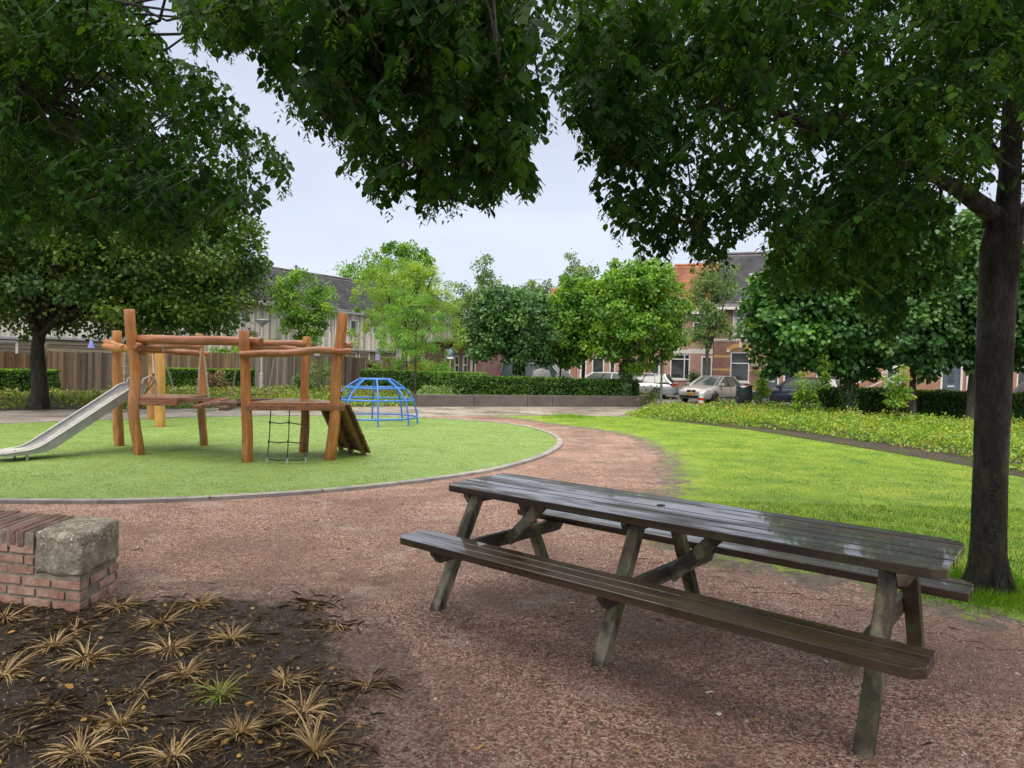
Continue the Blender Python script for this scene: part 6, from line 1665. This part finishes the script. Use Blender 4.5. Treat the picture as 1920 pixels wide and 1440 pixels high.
        if kind == 'sedan':
            mb = MB(); mb.box((fx - .028, sg * .135, .62), (.07, .235, .135)); g_ = mb.build('grille', BLACKP, r, bevel=.035)
    if kind != 'sedan': mb = MB(); mb.box((fx - .03, 0, .56), (.07, .9, .12)); mb.build('grille', BLACKP, r, bevel=.02)
    mb = MB(); mb.box((fx - .035, 0, .335), (.09, hw * 1.45, .13)); mb.build('air_intake', BLACKP, r, bevel=.02)
    mb = MB(); mb.box((x0 + .04, 0, .30), (.10, hw * 1.5, .13)); mb.build('rear_valance', BLACKP, r, bevel=.02)
    for e in (1, -1):
        xx = (fx + .008) if e > 0 else (x0 - .012)
        zz = .47 if e > 0 else .72
        mb = MB(); mb.box((xx, 0, zz), (.02, .52, .11)); pl = mb.build('number_plate', PLATE, r)
        mb = MB(); mb.box((xx + e * .0115, -e * -.235, zz), (.003, .045, .108)); mb.build('plate_band', PLATEB, pl)
        if plate and e > 0:
            cu = bpy.data.curves.new('plate_text', 'FONT'); cu.body = plate; cu.size = .105; cu.align_x = 'CENTER'; cu.align_y = 'CENTER'; cu.extrude = .001; cu.materials.append(BLACKP)
            to = text_mesh('plate_text', cu, pl); to.location = (xx + .0125, -.02, zz); to.rotation_euler = (math.pi / 2, 0, math.pi / 2)
    if roofbox:
        mb = MB(); mb.box((-.5, 0, Ht + .10), (2.3, .75, .16)); mb.build('roof_box', BLACKP, r, bevel=.05)
    return r
CH = paint('champagne_paint', (.36, .36, .355), .35); SI = paint('silver_car_paint', (.46, .47, .50)); WH = paint('white_car_paint', (.66, .67, .68), 0); NV = paint('navy_car_paint', (.018, .022, .05), .4); GB = paint('grey_blue_paint', (.25, .28, .34))
def on(px, Y): q = at(px, 720, Y); return (q.x, q.y)
car('saloon_car', 'champagne grey saloon car with yellow front plate behind the striped bollard', (10.75, 37.25), (-.70, -.714), 4.63, 1.81, 1.43, 'sedan', CH, RIMD, plate='ZF-660-X')
car('hatchback', 'silver estate car half hidden by the right end of the middle hedge', on(1199, 41.2), (-.93, .36), 4.35, 1.76, 1.46, 'estate', SI)
car('estate_car', 'white estate car showing its rear window above the middle hedge', on(1126, 43.6), (-.86, .51), 4.4, 1.72, 1.46, 'estate', WH)
car('van', 'grey blue people carrier with black roof box behind the middle hedge', on(1012, 42.0), (.93, -.36), 4.9, 1.9, 1.92, 'van', GB, roofbox=True)
car('estate_car', 'dark navy blue estate car behind the leafy saplings', on(1503, 35.0), (-.80, .60), 4.7, 1.84, 1.47, 'estate', NV)

# grey covers over bicycles behind the hedge, dark cover over a motorcycle
GTARP = M('grey_tarp', (.14, .14, .15), (.26, .26, .27), 5, .5, .5, 9, dist=.05)
DTARP = M('dark_tarp', (.035, .035, .045), (.075, .075, .09), 5, .45, .5, 9, dist=.05)
def drape(name, label, cat, c, pts, w_, mat, rz=0):
    """folded sheet over a ridge line given as (x, z) points"""
    mb = MB(); rings = []
    nx = 26
    xs_ = np.linspace(pts[0][0], pts[-1][0], nx); zs_ = np.interp(xs_, [p[0] for p in pts], [p[1] for p in pts])
    for x, z in zip(xs_, zs_):
        ring = []
        for k in range(9):
            t = k / 8 * 2 - 1; f = noise.noise(Vector((x * 4, t * 2, len(label)))) * .09
            ring.append(Vector((x + f * .5, t * w_ * (1 + .3 * noise.noise(Vector((x * 3, t, 1)))), max(0.02, z * (1 - abs(t) ** 1.7 * .98)) + (f if abs(t) < .9 else 0))))
        rings.append(ring)
    mb.loft(rings, closed=False, cap=False); o = mb.build(name, mat, None, smooth=True, loc=Vector((c[0], c[1], 0)), rot=(0, 0, rz)); return tag(o, label, cat)
drape('covered_bicycle', 'grey tarpaulin with two peaks over bicycles behind the hedge, left one', 'tarpaulin', on(1017, 36.5), [(-.75, .1), (-.5, 1.45), (-.1, 1.62), (.35, 1.5), (.8, .3)], .5, GTARP)
drape('covered_bicycle', 'grey tarpaulin with dark opening over bicycles right of the thin dark pole', 'tarpaulin', on(1046, 36.5), [(-.5, .2), (-.1, 1.3), (.25, 1.68), (.55, 1.35), (.9, .2)], .5, GTARP)
drape('covered_motorcycle', 'motorcycle under a dark pointed cover right of the big wet trunk', 'motorcycle cover', on(1918, 30), [(-1.0, .1), (-.6, .95), (-.02, 1.55), (.5, 1.22), (1.0, 1.1), (1.2, .1)], .42, DTARP)

# bicycle by the houses
def bicycle(label, c, rz):
    r = empty('bicycle', (c[0], c[1], 0), rz, label, 'bicycle', 'bicycles parked by the brick houses')
    for x in (-.53, .53):
        mb = MB()
        vs = []
        n = 28
        for i in range(n):
            a = 2 * math.pi * i / n; a2 = 2 * math.pi * (i + 1) / n
            mb.tube([(x + math.cos(a) * .34, 0, .36 + math.sin(a) * .34), (x + math.cos(a2) * .34, 0, .36 + math.sin(a2) * .34)], .018, 4, False)
            if i % 4 == 0: mb.tube([(x, 0, .36), (x + math.cos(a) * .34, 0, .36 + math.sin(a) * .34)], .003, 3, False)
        mb.build('wheel', TYRE, r)
    mb = MB()
    for a, b_ in (((-.53, 0, .36), (-.1, 0, .30)), ((-.1, 0, .30), (-.22, 0, .88)), ((-.1, 0, .30), (.36, 0, .78)), ((-.53, 0, .36), (-.2, 0, .78)), ((.53, 0, .36), (.34, 0, .95)), ((-.2, 0, .78), (.36, 0, .82))): mb.tube([a, b_], .018, 6)
    mb.build('frame', SILV, r)
    mb = MB(); mb.box((-.24, 0, .93), (.24, .14, .06)); mb.build('saddle', BLACKP, r, bevel=.02)
    mb = MB(); mb.tube([(.34, 0, .93), (.32, 0, 1.06), (.25, -.02, 1.08)], .014, 6); mb.tube([(.15, -.28, 1.07), (.30, -.15, 1.09), (.30, .15, 1.09), (.15, .28, 1.07)], .013, 6); mb.build('handlebar', SILV, r)
bicycle('bicycle behind the hedge left of the ivy-covered trunk', on(936, 38.5), .4)
bicycle('bicycle with pale handlebar just right of the ivy-covered trunk', on(980, 38.0), -.5)

# ---------------------------------------------------------------- street furniture
lp = g(489.5, 737); lr = empty('street_lamp', lp, 0, 'light grey lamp post with shallow cone head in front of the timber house', 'street lamp')
GREYP = M('galvanised', (.42, .44, .47), (.55, .57, .60), 8, .4, metal=.3)
ltz = at(491, 603, lp.y).z
mb = MB(); mb.tube([(0, 0, 0), (0, 0, 1.0), (0, 0, 1.02), (0, 0, ltz - .25)], [.085, .085, .055, .045], 12); mb.build('pole', GREYP, lr, smooth=True)
mb = MB(); mb.tube([(0, 0, ltz - .28), (0, 0, ltz - .22), (0, 0, ltz + .02), (0, 0, ltz + .05)], [.05, .07, .34, .35], 24); mb.build('lamp_bowl', M('lamp_glass', (.30, .32, .34), (.40, .42, .44), 8, .2), lr, smooth=True)
mb = MB(); mb.tube([(0, 0, ltz + .052), (0, 0, ltz + .075), (0, 0, ltz + .13)], [.37, .37, .05], 24); mb.build('lamp_cap', M('lamp_cap_grey', (.25, .26, .27), (.33, .34, .35), 8, .4), lr, smooth=True)

sg = on(843, 38); sr = empty('parking_sign', (sg[0], sg[1], 0), -.05, 'blue parking sign on a thin pole beside the brown brick outbuilding', 'sign')
zt, zb = at(843, 655, 38).z, at(843, 673, 38).z
mb = MB(); mb.cyl((0, .03, 0), (0, .03, zt + .05), .03, 8); mb.build('pole', GREYP, sr)
SB = M('sign_blue', (.01, .08, .50), (.015, .10, .56), 8, .35)
mb = MB(); mb.box((0, -.015, (zt + zb) / 2 + .09), (.36, .02, (zt - zb) - .16)); sp_o = mb.build('sign_panel', SB, sr, bevel=.004)
mb = MB(); mb.box((0, -.015, zb + .06), (.36, .02, .12)); mb.build('under_plate', WHITE, sr, bevel=.003)
cu = bpy.data.curves.new('letter_p', 'FONT'); cu.body = 'P'; cu.size = .36; cu.align_x = 'CENTER'; cu.align_y = 'CENTER'; cu.extrude = .001; cu.offset = .008; cu.materials.append(WHITE)
to = text_mesh('letter_p', cu, sp_o); to.location = (0, -.027, (zt + zb) / 2 + .09); to.rotation_euler = (math.pi / 2, 0, 0)

gp_l = on(1240, 31.4); gr = empty('lamp_pole', (gp_l[0], gp_l[1], 0), 0, 'thin grey green pole rising into the bright lime beside the silver car', 'pole')
mb = MB(); mb.tube([(0, 0, 0), (0, 0, 1.1), (0, 0, 1.12), (0, 0, 5.3)], [.065, .065, .045, .035], 10); mb.build('pole_shaft', M('grey_green', (.17, .21, .20), (.24, .29, .27), 8, .5), gr)
mb = MB(); mb.tube([(0, 0, 5.25), (0, 0, 5.3), (0, 0, 5.65), (0, 0, 5.72)], [.05, .12, .16, .05], 12); mb.build('lantern', M('green_paint', (.02, .14, .12), (.03, .18, .15), 8, .4), gr)
dp = on(1050, 34.5); tag(MB().tube([(0, 0, 0), (0, 0, 3.2)], [.045, .04], 8).build('dark_pole', M('dark_pole_paint', (.03, .035, .045), (.045, .05, .06), 8, .4), None, loc=Vector((dp[0], dp[1], 0))), 'thin dark pole in front of the grey people carrier', 'pole')

bn = g(1394, 770); br_ = empty('litter_bin', bn, -.3, 'dark anthracite round litter bin on the street side of the bed', 'litter bin')
ANTH = M('anthracite_bin', (.022, .032, .042), (.032, .044, .056), 6, .35, .1, 40)
bw_ = .33; mb = MB(); mb.tube([(0, 0, 0), (0, 0, .03), (0, 0, .96), (0, 0, 1.0)], [bw_ * .94, bw_, bw_, bw_ * .97], 28); mb.build('bin_body', ANTH, br_, smooth=True)
mb = MB()
for a in range(28):
    a0, a1 = a * 2 * math.pi / 28, (a + 1) * 2 * math.pi / 28
    h0, h1 = 1.06 + .06 * math.cos(a0 * 2 + .4), 1.06 + .06 * math.cos(a1 * 2 + .4)
    p_ = [(math.cos(t) * bw_ * r_, math.sin(t) * bw_ * r_) for t, r_ in ((a0, 1), (a1, 1), (a1, .9), (a0, .9))]
    mb.add([(*p_[0], .98), (*p_[1], .98), (*p_[2], .98), (*p_[3], .98), (*p_[0], h0), (*p_[1], h1), (*p_[2], h1), (*p_[3], h0)], [(0, 1, 5, 4), (1, 2, 6, 5), (2, 3, 7, 6), (3, 0, 4, 7), (4, 5, 6, 7)], .5)
mb.build('rim', ANTH, br_)
mb = MB(); mb.tube([(0, 0, 1.0), (0, 0, 1.03), (0, 0, 1.05)], [bw_ * .7, bw_ * .62, .02], 20); mb.build('lid', SILV, br_)
for zz in (.88, .55): mb = MB(); mb.box((-.24, -.22, zz), (.04, .04, .05), (0, 0, .8)); mb.build('lock', SILV, br_)

bo = g(1314.5, 768); bl = empty('bollard', bo, 0, 'round red and white striped bollard in front of the champagne car', 'bollard')
RED = M('red_stripe', (.50, .01, .015), (.60, .02, .025), 10, .4)
hb = .70; n = 7
for i in range(n):
    mb = MB(); mb.cyl((0, 0, hb * i / n), (0, 0, hb * (i + 1) / n), .118 if i % 2 else .126, 20); mb.build('red_band' if i % 2 == 0 and i < n - 1 else 'white_band', RED if i % 2 == 0 and i < n - 1 else WHITE, bl, smooth=True)
mb = MB(); mb.tube([(0, 0, hb), (0, 0, hb + .03), (0, 0, hb + .045)], [.118, .09, .02], 20); mb.build('cap', WHITE, bl, smooth=True)

# trailer of white tubes in front of the brick houses
YT = 33.0
to_ = on(1650, YT); tr_ = empty('tube_trailer', (to_[0], to_[1], 0), 0, 'trailer with white crossed tubes parked before the brick wall', 'trailer')
def tq(x, y, dy=0): return at(x, y, YT + dy) - Vector((to_[0], to_[1], 0))
mb = MB()
for a, b_, w_ in (((1600, 733), (1702, 733), .06), ((1618, 684), (1690, 728), .05), ((1604, 720), (1690, 684), .03), ((1615, 732), (1690, 700), .03), ((1662, 682), (1664, 733), .05), ((1688, 690), (1688, 733), .035)):
    mb.tube([tq(*a), tq(*b_)], w_, 6)
for dy in (1.5,): mb.tube([tq(1600, 733, dy), tq(1702, 733, dy)], .06, 6); mb.tube([tq(1600, 733, 0), tq(1600, 733, dy)], .05, 6); mb.tube([tq(1700, 733, 0), tq(1700, 733, dy)], .05, 6)
mb.build('tube_frame', WHITE, tr_)
for dy in (-.1, 1.6):
    c = tq(1640, 740, dy); c.z = .28
    mb = MB(); mb.tube([c + Vector((0, -.08, 0)), c + Vector((0, .08, 0))], .28, 18); mb.build('wheel', TYRE, tr_)
c = tq(1604, 727, -.1); mb = MB(); mb.box(c, (.30, .08, .14)); mb.build('tail_light', LAMPR, tr_, bevel=.01)
# hanging flower basket on the brown house, and one on the picket fence
for px, py, Y, lab, mt in ((1417, 687, TP.pt(TP.s(1417), .3).y, 'round hanging basket of white flowers on the brown brick wall', leafmat('white_flowers', [(.1, (.10, .2, .05)), (.5, (.6, .6, .55)), (.9, (.75, .72, .7))], trans=.2)), (694, 684, 44.5, 'small hanging basket at the left end of the picket fence', L_WEED)):
    q = at(px, py, Y); r = empty('hanging_basket', q, 0, lab, 'hanging basket')
    mb = MB(); mb.tube([(0, 0, -.20), (0, 0, -.12), (0, 0, 0)], [.06, .17, .2], 12); mb.build('basket', BLACKP, r)
    mb = MB()
    for a in (0, 2.1, 4.2): mb.tube([(math.cos(a) * .19, math.sin(a) * .19, 0), (0, 0, .42)], .004, 3)
    mb.build('hanger', BLACKP, r)
    n = 260; P = unit(rnd(n)) * .22 * RS.rand(n, 1) ** .3 + np.array([0, 0, .08]); leaves('flowers', P, rnd(n), rnd(n) + np.array([0, 0, 1]), .07, .05, mt, r)

# ---------------------------------------------------------------- dry grass tufts in the planting bed
def tuft(label, c, R_, n, mat=L_DRY, seed=0, flatness=.5, bias=(0, 0), green=0):
    r = empty('dead_grass_tuft' if not green else 'grass_tuft', (c[0], c[1], 0), 0, label, 'grass tuft', 'dry ornamental grass tufts in the planting bed')
    V, Fc, sz, ti = [], [], [], []
    rr = random.Random(seed)
    for i in range(n):
        a = rr.uniform(0, 6.283); el = rr.uniform(.12, 1.25) * (1 - flatness * .4); Lb = R_ * rr.uniform(.35, 1.35); w_ = rr.uniform(.0016, .0042)
        p = Vector((math.cos(a), math.sin(a), 0)) * rr.uniform(0, R_ * .12); p.z = .0
        a += rr.gauss(0, .35)
        d = Vector((math.cos(a) * math.cos(el) + bias[0], math.sin(a) * math.cos(el) + bias[1], math.sin(el))).normalized()
        side = Vector((-math.sin(a), math.cos(a), 0)); b0 = len(V); t_ = rr.random(); sgm = 5; curl = rr.uniform(.10, .34)
        side = (side + Vector((0, 0, rr.uniform(-.8, .8)))).normalized()
        for k in range(sgm + 1):
            t = k / sgm; ww = w_ * (1 - t ** 2) + .0004
            V += [tuple(p + side * ww), tuple(p - side * ww)]; ti += [t_, t_]
            if k < sgm:
                p = p + d * (Lb / sgm); d = (d + Vector((rr.uniform(-.06, .06), rr.uniform(-.06, .06), -curl))).normalized()
                if p.z < .006: p.z = .006; d.z = abs(d.z) * .1
                Fc += [b0 + 2 * k, b0 + 2 * k + 1, b0 + 2 * k + 3, b0 + 2 * k + 2]; sz.append(4)
    o = mesh_np('blades', np.array(V), Fc, sz, mat, r, ti)
    return r
L_GT = leafmat('half_green_blade', [(.2, (.30, .24, .07)), (.5, (.20, .34, .05)), (.9, (.34, .50, .08))], trans=.3)
TUFTS = [(140, 1182, .14, 'thin dry grass tuft directly below the concrete corner'), (222, 1143, .13, 'dense dry tuft against the right side of the brick wall'), (100, 1215, .15, 'dry tuft below and left of the wall corner, with long drooping blades'),
 (160, 1240, .17, 'broad matted dry tuft with brown leaves in the middle left of the bed'), (5, 1270, .17, 'pale dry tuft cut by the left edge of the picture'), (8, 1165, .15, 'dry tuft at the foot of the wall by the left picture edge'),
 (300, 1172, .17, 'flattened dry tuft in the back row, right of the wall'), (375, 1138, .17, 'long low dry tuft on the gravel edge at the back of the bed'), (432, 1203, .13, 'compact upright dry tuft at the right of the back row'),
 (318, 1222, .15, 'dry tuft with one yellow leaf in it'), (345, 1268, .16, 'wiry dry tuft in the centre of the bed'), (412, 1306, .15, 'half green tuft, the only one with fresh blades'),
 (535, 1282, .14, 'reddish dry tuft at the right edge of the bed, upper one'), (568, 1340, .17, 'wide pale dry tuft at the right edge of the bed, middle one'), (590, 1412, .20, 'largest pale dry tuft at the bottom right of the bed'),
 (450, 1380, .13, 'round dry tuft left of the largest pale one'), (325, 1424, .17, 'dry tuft at the bottom edge near the middle of the bed'), (150, 1418, .15, 'dry tuft at the bottom edge, left, with a curled brown clump'),
 (225, 1362, .17, 'dry tuft with long dark blades falling to the left'), (100, 1330, .10, 'small sparse tuft in the dark soil at the left'), (30, 1390, .10, 'small pale flattened tuft near the bottom left corner'),
 (585, 1138, .08, 'tiny tuft alone on the gravel beyond the bed'), (630, 1178, .13, 'low thin tuft at the gravel edge right of the bed'), (255, 1300, .13, 'sparse bent tuft between the centre and left clumps'), (690, 1290, .12, 'few fallen straws to the right of the bed')]
for i, (px, py, R_, lab) in enumerate(TUFTS):
    q = g(px, py); sp_ = 'sparse' in lab or 'few' in lab or 'tiny' in lab or 'thin' in lab or 'small' in lab
    q.z = 0
    tuft(lab, q, R_ * .95, 30 if sp_ else RS.randint(90, 190), L_GT if 'green' in lab else L_DRY, i * 7 + 1, .2 if 'upright' in lab or 'largest' in lab else .9, bias=((-.5, .1) if 'left' in lab and 'falling' in lab else (RS.uniform(-.2, .2), RS.uniform(-.2, .2))), green=('green' in lab))
tc2 = np.array([[g(px, py).x, g(px, py).y] for px, py, *_ in TUFTS]); n = 1500; k = RS.randint(0, len(tc2), n); a = RS.rand(n) * 6.283; rd = np.abs(RS.normal(size=n)) * .10
Pm = np.stack([tc2[k, 0] + np.cos(a) * rd, tc2[k, 1] + np.sin(a) * rd * .8, .010 + RS.rand(n) * .02], 1); a2 = a + RS.normal(size=n) * .9
o = leaves('matted_straw', Pm, np.stack([np.cos(a2), np.sin(a2), RS.normal(size=n) * .10], 1), np.array([0, 0, 1.]) + rnd(n) * .4, RS.uniform(.04, .15, n), RS.uniform(.0025, .0045, n), L_STRAW, None, RS.rand(n), 'mid'); tag(o, kind='stuff')
# loose straw, chips and dead leaves on the bed and the gravel
def scatter_in(poly, n):
    xs_ = [p[0] for p in poly]; ys_ = [p[1] for p in poly]; X = RS.uniform(min(xs_), max(xs_), n * 5); Y = RS.uniform(min(ys_), max(ys_), n * 5); m_ = inpoly(X, Y, poly); return X[m_][:n], Y[m_][:n]
BV = [(-3.2, 1.5), (-3.4, 4.45), (-1.2, 4.5), (-.55, 3.0), (-.35, 1.5)]
X, Y = scatter_in(BV, 6500); n = len(X)
D = rnd(n) * np.array([1, 1, .12]); LL = RS.uniform(.02, .11, n) * (RS.rand(n) ** .8 + .2)
o = leaves('straw', np.stack([X, Y, .012 + RS.rand(n) * .012], 1), D, np.array([0, 0, 1.]) + rnd(n) * .3, LL, RS.uniform(.002, .005, n), L_STRAW, None, None, 'mid'); tag(o, kind='stuff')
X, Y = scatter_in(BV, 700); n = len(X)
o = leaves('leaf_litter', np.stack([X, Y, .014 + RS.rand(n) * .012], 1), rnd(n) * np.array([1, 1, .25]), np.array([0, 0, 1.]) + rnd(n) * .5, RS.uniform(.015, .045, n), RS.uniform(.010, .028, n), L_DEAD, None, None, 'round'); tag(o, kind='stuff')
GVP = [(-4.5, 4.6), (-1.1, 4.5), (-.4, 2.4), (-.4, 1.7), (3.0, 1.7), (4.3, 4.2), (2.0, 6.5), (1.5, 10), (-2, 8)]
X, Y = scatter_in(GVP, 230); n = len(X)
o = leaves('fallen_leaves', np.stack([X, Y, .010 + RS.rand(n) * .006], 1), rnd(n) * np.array([1, 1, .15]), np.array([0, 0, 1.]) + rnd(n) * .35, RS.uniform(.012, .05, n), RS.uniform(.008, .025, n), L_DEAD, None, None, 'round'); tag(o, kind='stuff')
X, Y = scatter_in(GVP, 330); n = len(X)
o = leaves('fallen_twigs', np.stack([X, Y, .012 + 0 * X], 1), rnd(n) * np.array([1, 1, .05]), np.array([0, 0, 1.]) + rnd(n) * .2, RS.uniform(.015, .10, n) * RS.uniform(.4, 1, n), .0028, leafmat('dark_straw', [(.2, (.03, .02, .014)), (.8, (.16, .11, .07))], trans=0), None, None, 'mid'); tag(o, kind='stuff')
# crushed brick chips near the camera
def chips(name, poly, n, s0, s1, mat, z=.006, dens=None):
    X, Y = scatter_in(poly, n); n = len(X)
    s = RS.uniform(s0, s1, n) * (.6 + .5 * RS.rand(n)); a = RS.rand(n) * 6.28
    base = np.array([(1, 0, -.3), (0, 1, -.3), (-1, 0, -.3), (0, -1, -.3), (.15, .1, .75)])
    V = base[None] * s[:, None, None] * (1 + .35 * RS.normal(size=(n, 5, 1)).clip(-1, 1)); c, s_ = np.cos(a)[:, None], np.sin(a)[:, None]
    V = np.stack([V[..., 0] * c - V[..., 1] * s_, V[..., 0] * s_ + V[..., 1] * c, V[..., 2]], -1) + np.stack([X, Y, np.full(n, z)], 1)[:, None]
    fl = np.array([0, 1, 4, 1, 2, 4, 2, 3, 4, 3, 0, 4]); fl = (fl[None] + (np.arange(n) * 5)[:, None]).ravel()
    return tag(mesh_np(name, V.reshape(-1, 3), fl, np.full(n * 4, 3), mat, None, np.repeat(RS.rand(n), 5)), kind='stuff')
def chipmat(name, stops):
    m, nt, p = newmat(name); nt.links.new(ramp(nt, attr(nt), stops), p.inputs['Base Color']); p.inputs['Roughness'].default_value = .5; return m
CH1 = chipmat('brick_chips', [(0, (.03, .02, .016)), (.3, (.15, .07, .052)), (.6, (.29, .14, .105)), (.9, (.38, .22, .175)), (.985, (.5, .42, .36))])
NEARG = [(-.55, 1.7), (-.75, 3.0), (-1.1, 4.45), (-2.5, 4.7), (-4.6, 4.7), (-4.6, 6.6), (1.9, 6.6), (3.1, 4.7), (4.2, 3.9), (3.0, 1.7)]
chips('gravel_chips', NEARG, 80000, .0024, .0068, CH1)
chips('gravel_chips_far', [(-5.5, 6.6), (-3.6, 7.5), (-1.7, 8.6), (-.3, 10.0), (.6, 11.5), (1.5, 11.5), (2.3, 9.5), (1.6, 7.0), (1.9, 6.6)], 20000, .005, .010, CH1)
chips('soil_crumbs', BV, 16000, .003, .010, chipmat('soil_crumb', [(0, (.01, .008, .006)), (.6, (.05, .034, .025)), (.95, (.12, .085, .065)), (1, (.4, .35, .3))]), .008)
chips('pale_pebbles', NEARG, 120, .006, .014, chipmat('pale_pebble', [(0, (.35, .32, .28)), (1, (.62, .6, .56))]), .008)
# small litter
def litter(px, py, dims, c, name, lab, rot=0):
    q = g(px, py); mb = MB(); mb.box((0, 0, dims[2] / 2 + .012), dims, (0.05, .04, rot)); o = mb.build(name, M(name + '_mat', c, None, 20, .5), None, bevel=min(dims) * .3, loc=q); tag(o, lab, 'litter')
litter(1330, 1303, (.045, .007, .007), (.70, .68, .64), 'cigarette_end', 'white cigarette end on the gravel under the near bench', .5)
litter(1549, 1245, (.010, .03, .006), (.55, .62, .75), 'plastic_clip', 'small pale blue plastic clip left of the right-hand table leg', .1)
litter(1072, 1134, (.030, .008, .006), (.70, .68, .64), 'paper_scrap', 'white scrap of paper under the near bench', .2)
litter(1348, 1345, (.022, .018, .008), (.62, .60, .54), 'pale_stone', 'pale flat stone lying below the cigarette end', .7)
litter(426, 1411, (.018, .010, .008), (.01, .05, .45), 'bottle_cap', 'tiny bright blue plastic scrap in the planting bed', .4)

# ---------------------------------------------------------------- grass blades
def blades(name, X, Y, Z0, h0, h1, w_, mat, tint=None):
    n = len(X); P = np.stack([X, Y, np.broadcast_to(Z0, X.shape)], 1); D = rnd(n) * np.array([.5, .5, .1]) + np.array([0, 0, 1.]); Nn = rnd(n) * np.array([1, 1, .1])
    D = unit(D); S = unit(np.cross(D, Nn)); h = RS.uniform(h0, h1, n)[:, None]; w_ = np.broadcast_to(w_, (n,))[:, None]
    V = np.stack([P - S * w_, P + S * w_, P + D * h + rnd(n) * h * .2], 1).reshape(-1, 3)
    t = RS.rand(n) if tint is None else tint
    return tag(mesh_np(name, V, np.arange(n * 3), np.full(n, 3), mat, None, np.repeat(t, 3)), kind='stuff')
def lawn_pts(n, y0, y1, cmin=-.25):
    X = RS.uniform(1, 13.5, n); Y = y0 + (y1 - y0) * RS.rand(n); m_ = np.abs(X) < Y * 1.15; X, Y = X[m_], Y[m_]
    dd = dist_poly(X, Y, LAWN); c = np.where(inpoly(X, Y, LAWN), dd, -dd)
    nv = np.array([noise.noise(Vector((x * 2.1, y * 2.1, 3))) for x, y in zip(X, Y)]); k = (c + nv * .55) > cmin + RS.rand(len(X)) * .5
    k &= ~(inpoly(X, Y, KO) | inpoly(X, Y, PV))
    return X[k], Y[k], nv[k]
X, Y, nv = lawn_pts(150000, 4.3, 8.5, -.15); blades('lawn_grass', X, Y, .008, .012, .045, .0024, L_GRASS, np.clip(.35 + nv * .7 + RS.normal(size=len(X)) * .18, 0, 1))
X, Y, nv = lawn_pts(150000, 8.5, 23.5, 0.0); blades('lawn_grass_far', X, Y, .008, .008, .026, .0042, L_GRASS, np.clip(.6 + nv * .7 + RS.normal(size=len(X)) * .2, 0, 1))
# a darker green clump or two in the lawn
X, Y = RS.normal(size=900) * .35 + g(1068, 780).x, RS.normal(size=900) * .30 + g(1068, 782).y; blades('lawn_clump', X, Y, .008, .05, .14, .008, L_HEDGET)
# grass round the foot of the big tree
a = RS.rand(5000) * 6.28; rr_ = .22 + np.abs(RS.normal(size=5000)) * .22; blades('trunk_grass', A0.x + np.cos(a) * rr_, A0.y + np.sin(a) * rr_ * .8 - .03, .006, .03, .10, .0028, L_GRASS, np.clip(.3 + .2 * RS.normal(size=5000), 0, 1))
# sparse grass coming up in the mud under the far bench
n = 16000; X = RS.uniform(.9, 4.0, n); Y = RS.uniform(4.0, 7.6, n); nv = np.array([noise.noise(Vector((x * 2.6, y * 2.6, 9))) for x, y in zip(X, Y)])
d_ = dist_poly(X, Y, LAWN); k = (~inpoly(X, Y, LAWN)) & (nv * .9 - d_ * .75 > RS.rand(n) * .25 - .12); blades('sparse_grass', X[k], Y[k], .006, .015, .05, .0026, L_GRASS, np.clip(.35 + nv[k], 0, 1))
# turf fibres
n = 230000; X = RS.uniform(-13, 1, n); Y = 7.2 + 13.8 * RS.rand(n) ** 1.25; m_ = inpoly(X, Y, [(p.x, p.y) for p in TURF]) & (np.abs(X) < Y * .80); X, Y = X[m_], Y[m_]
nv = np.array([noise.noise(Vector((x * 1.2, y * 2.6, 3))) + .6 * noise.noise(Vector((x * 6, y * 6, 5))) for x, y in zip(X, Y)])
blades('turf_fibres', X, Y, .022, 0.007, .017, .0022 + .00010 * Y, L_TURFB, np.clip(.5 + nv * .5 + RS.normal(size=len(X)) * .15, 0, 1))
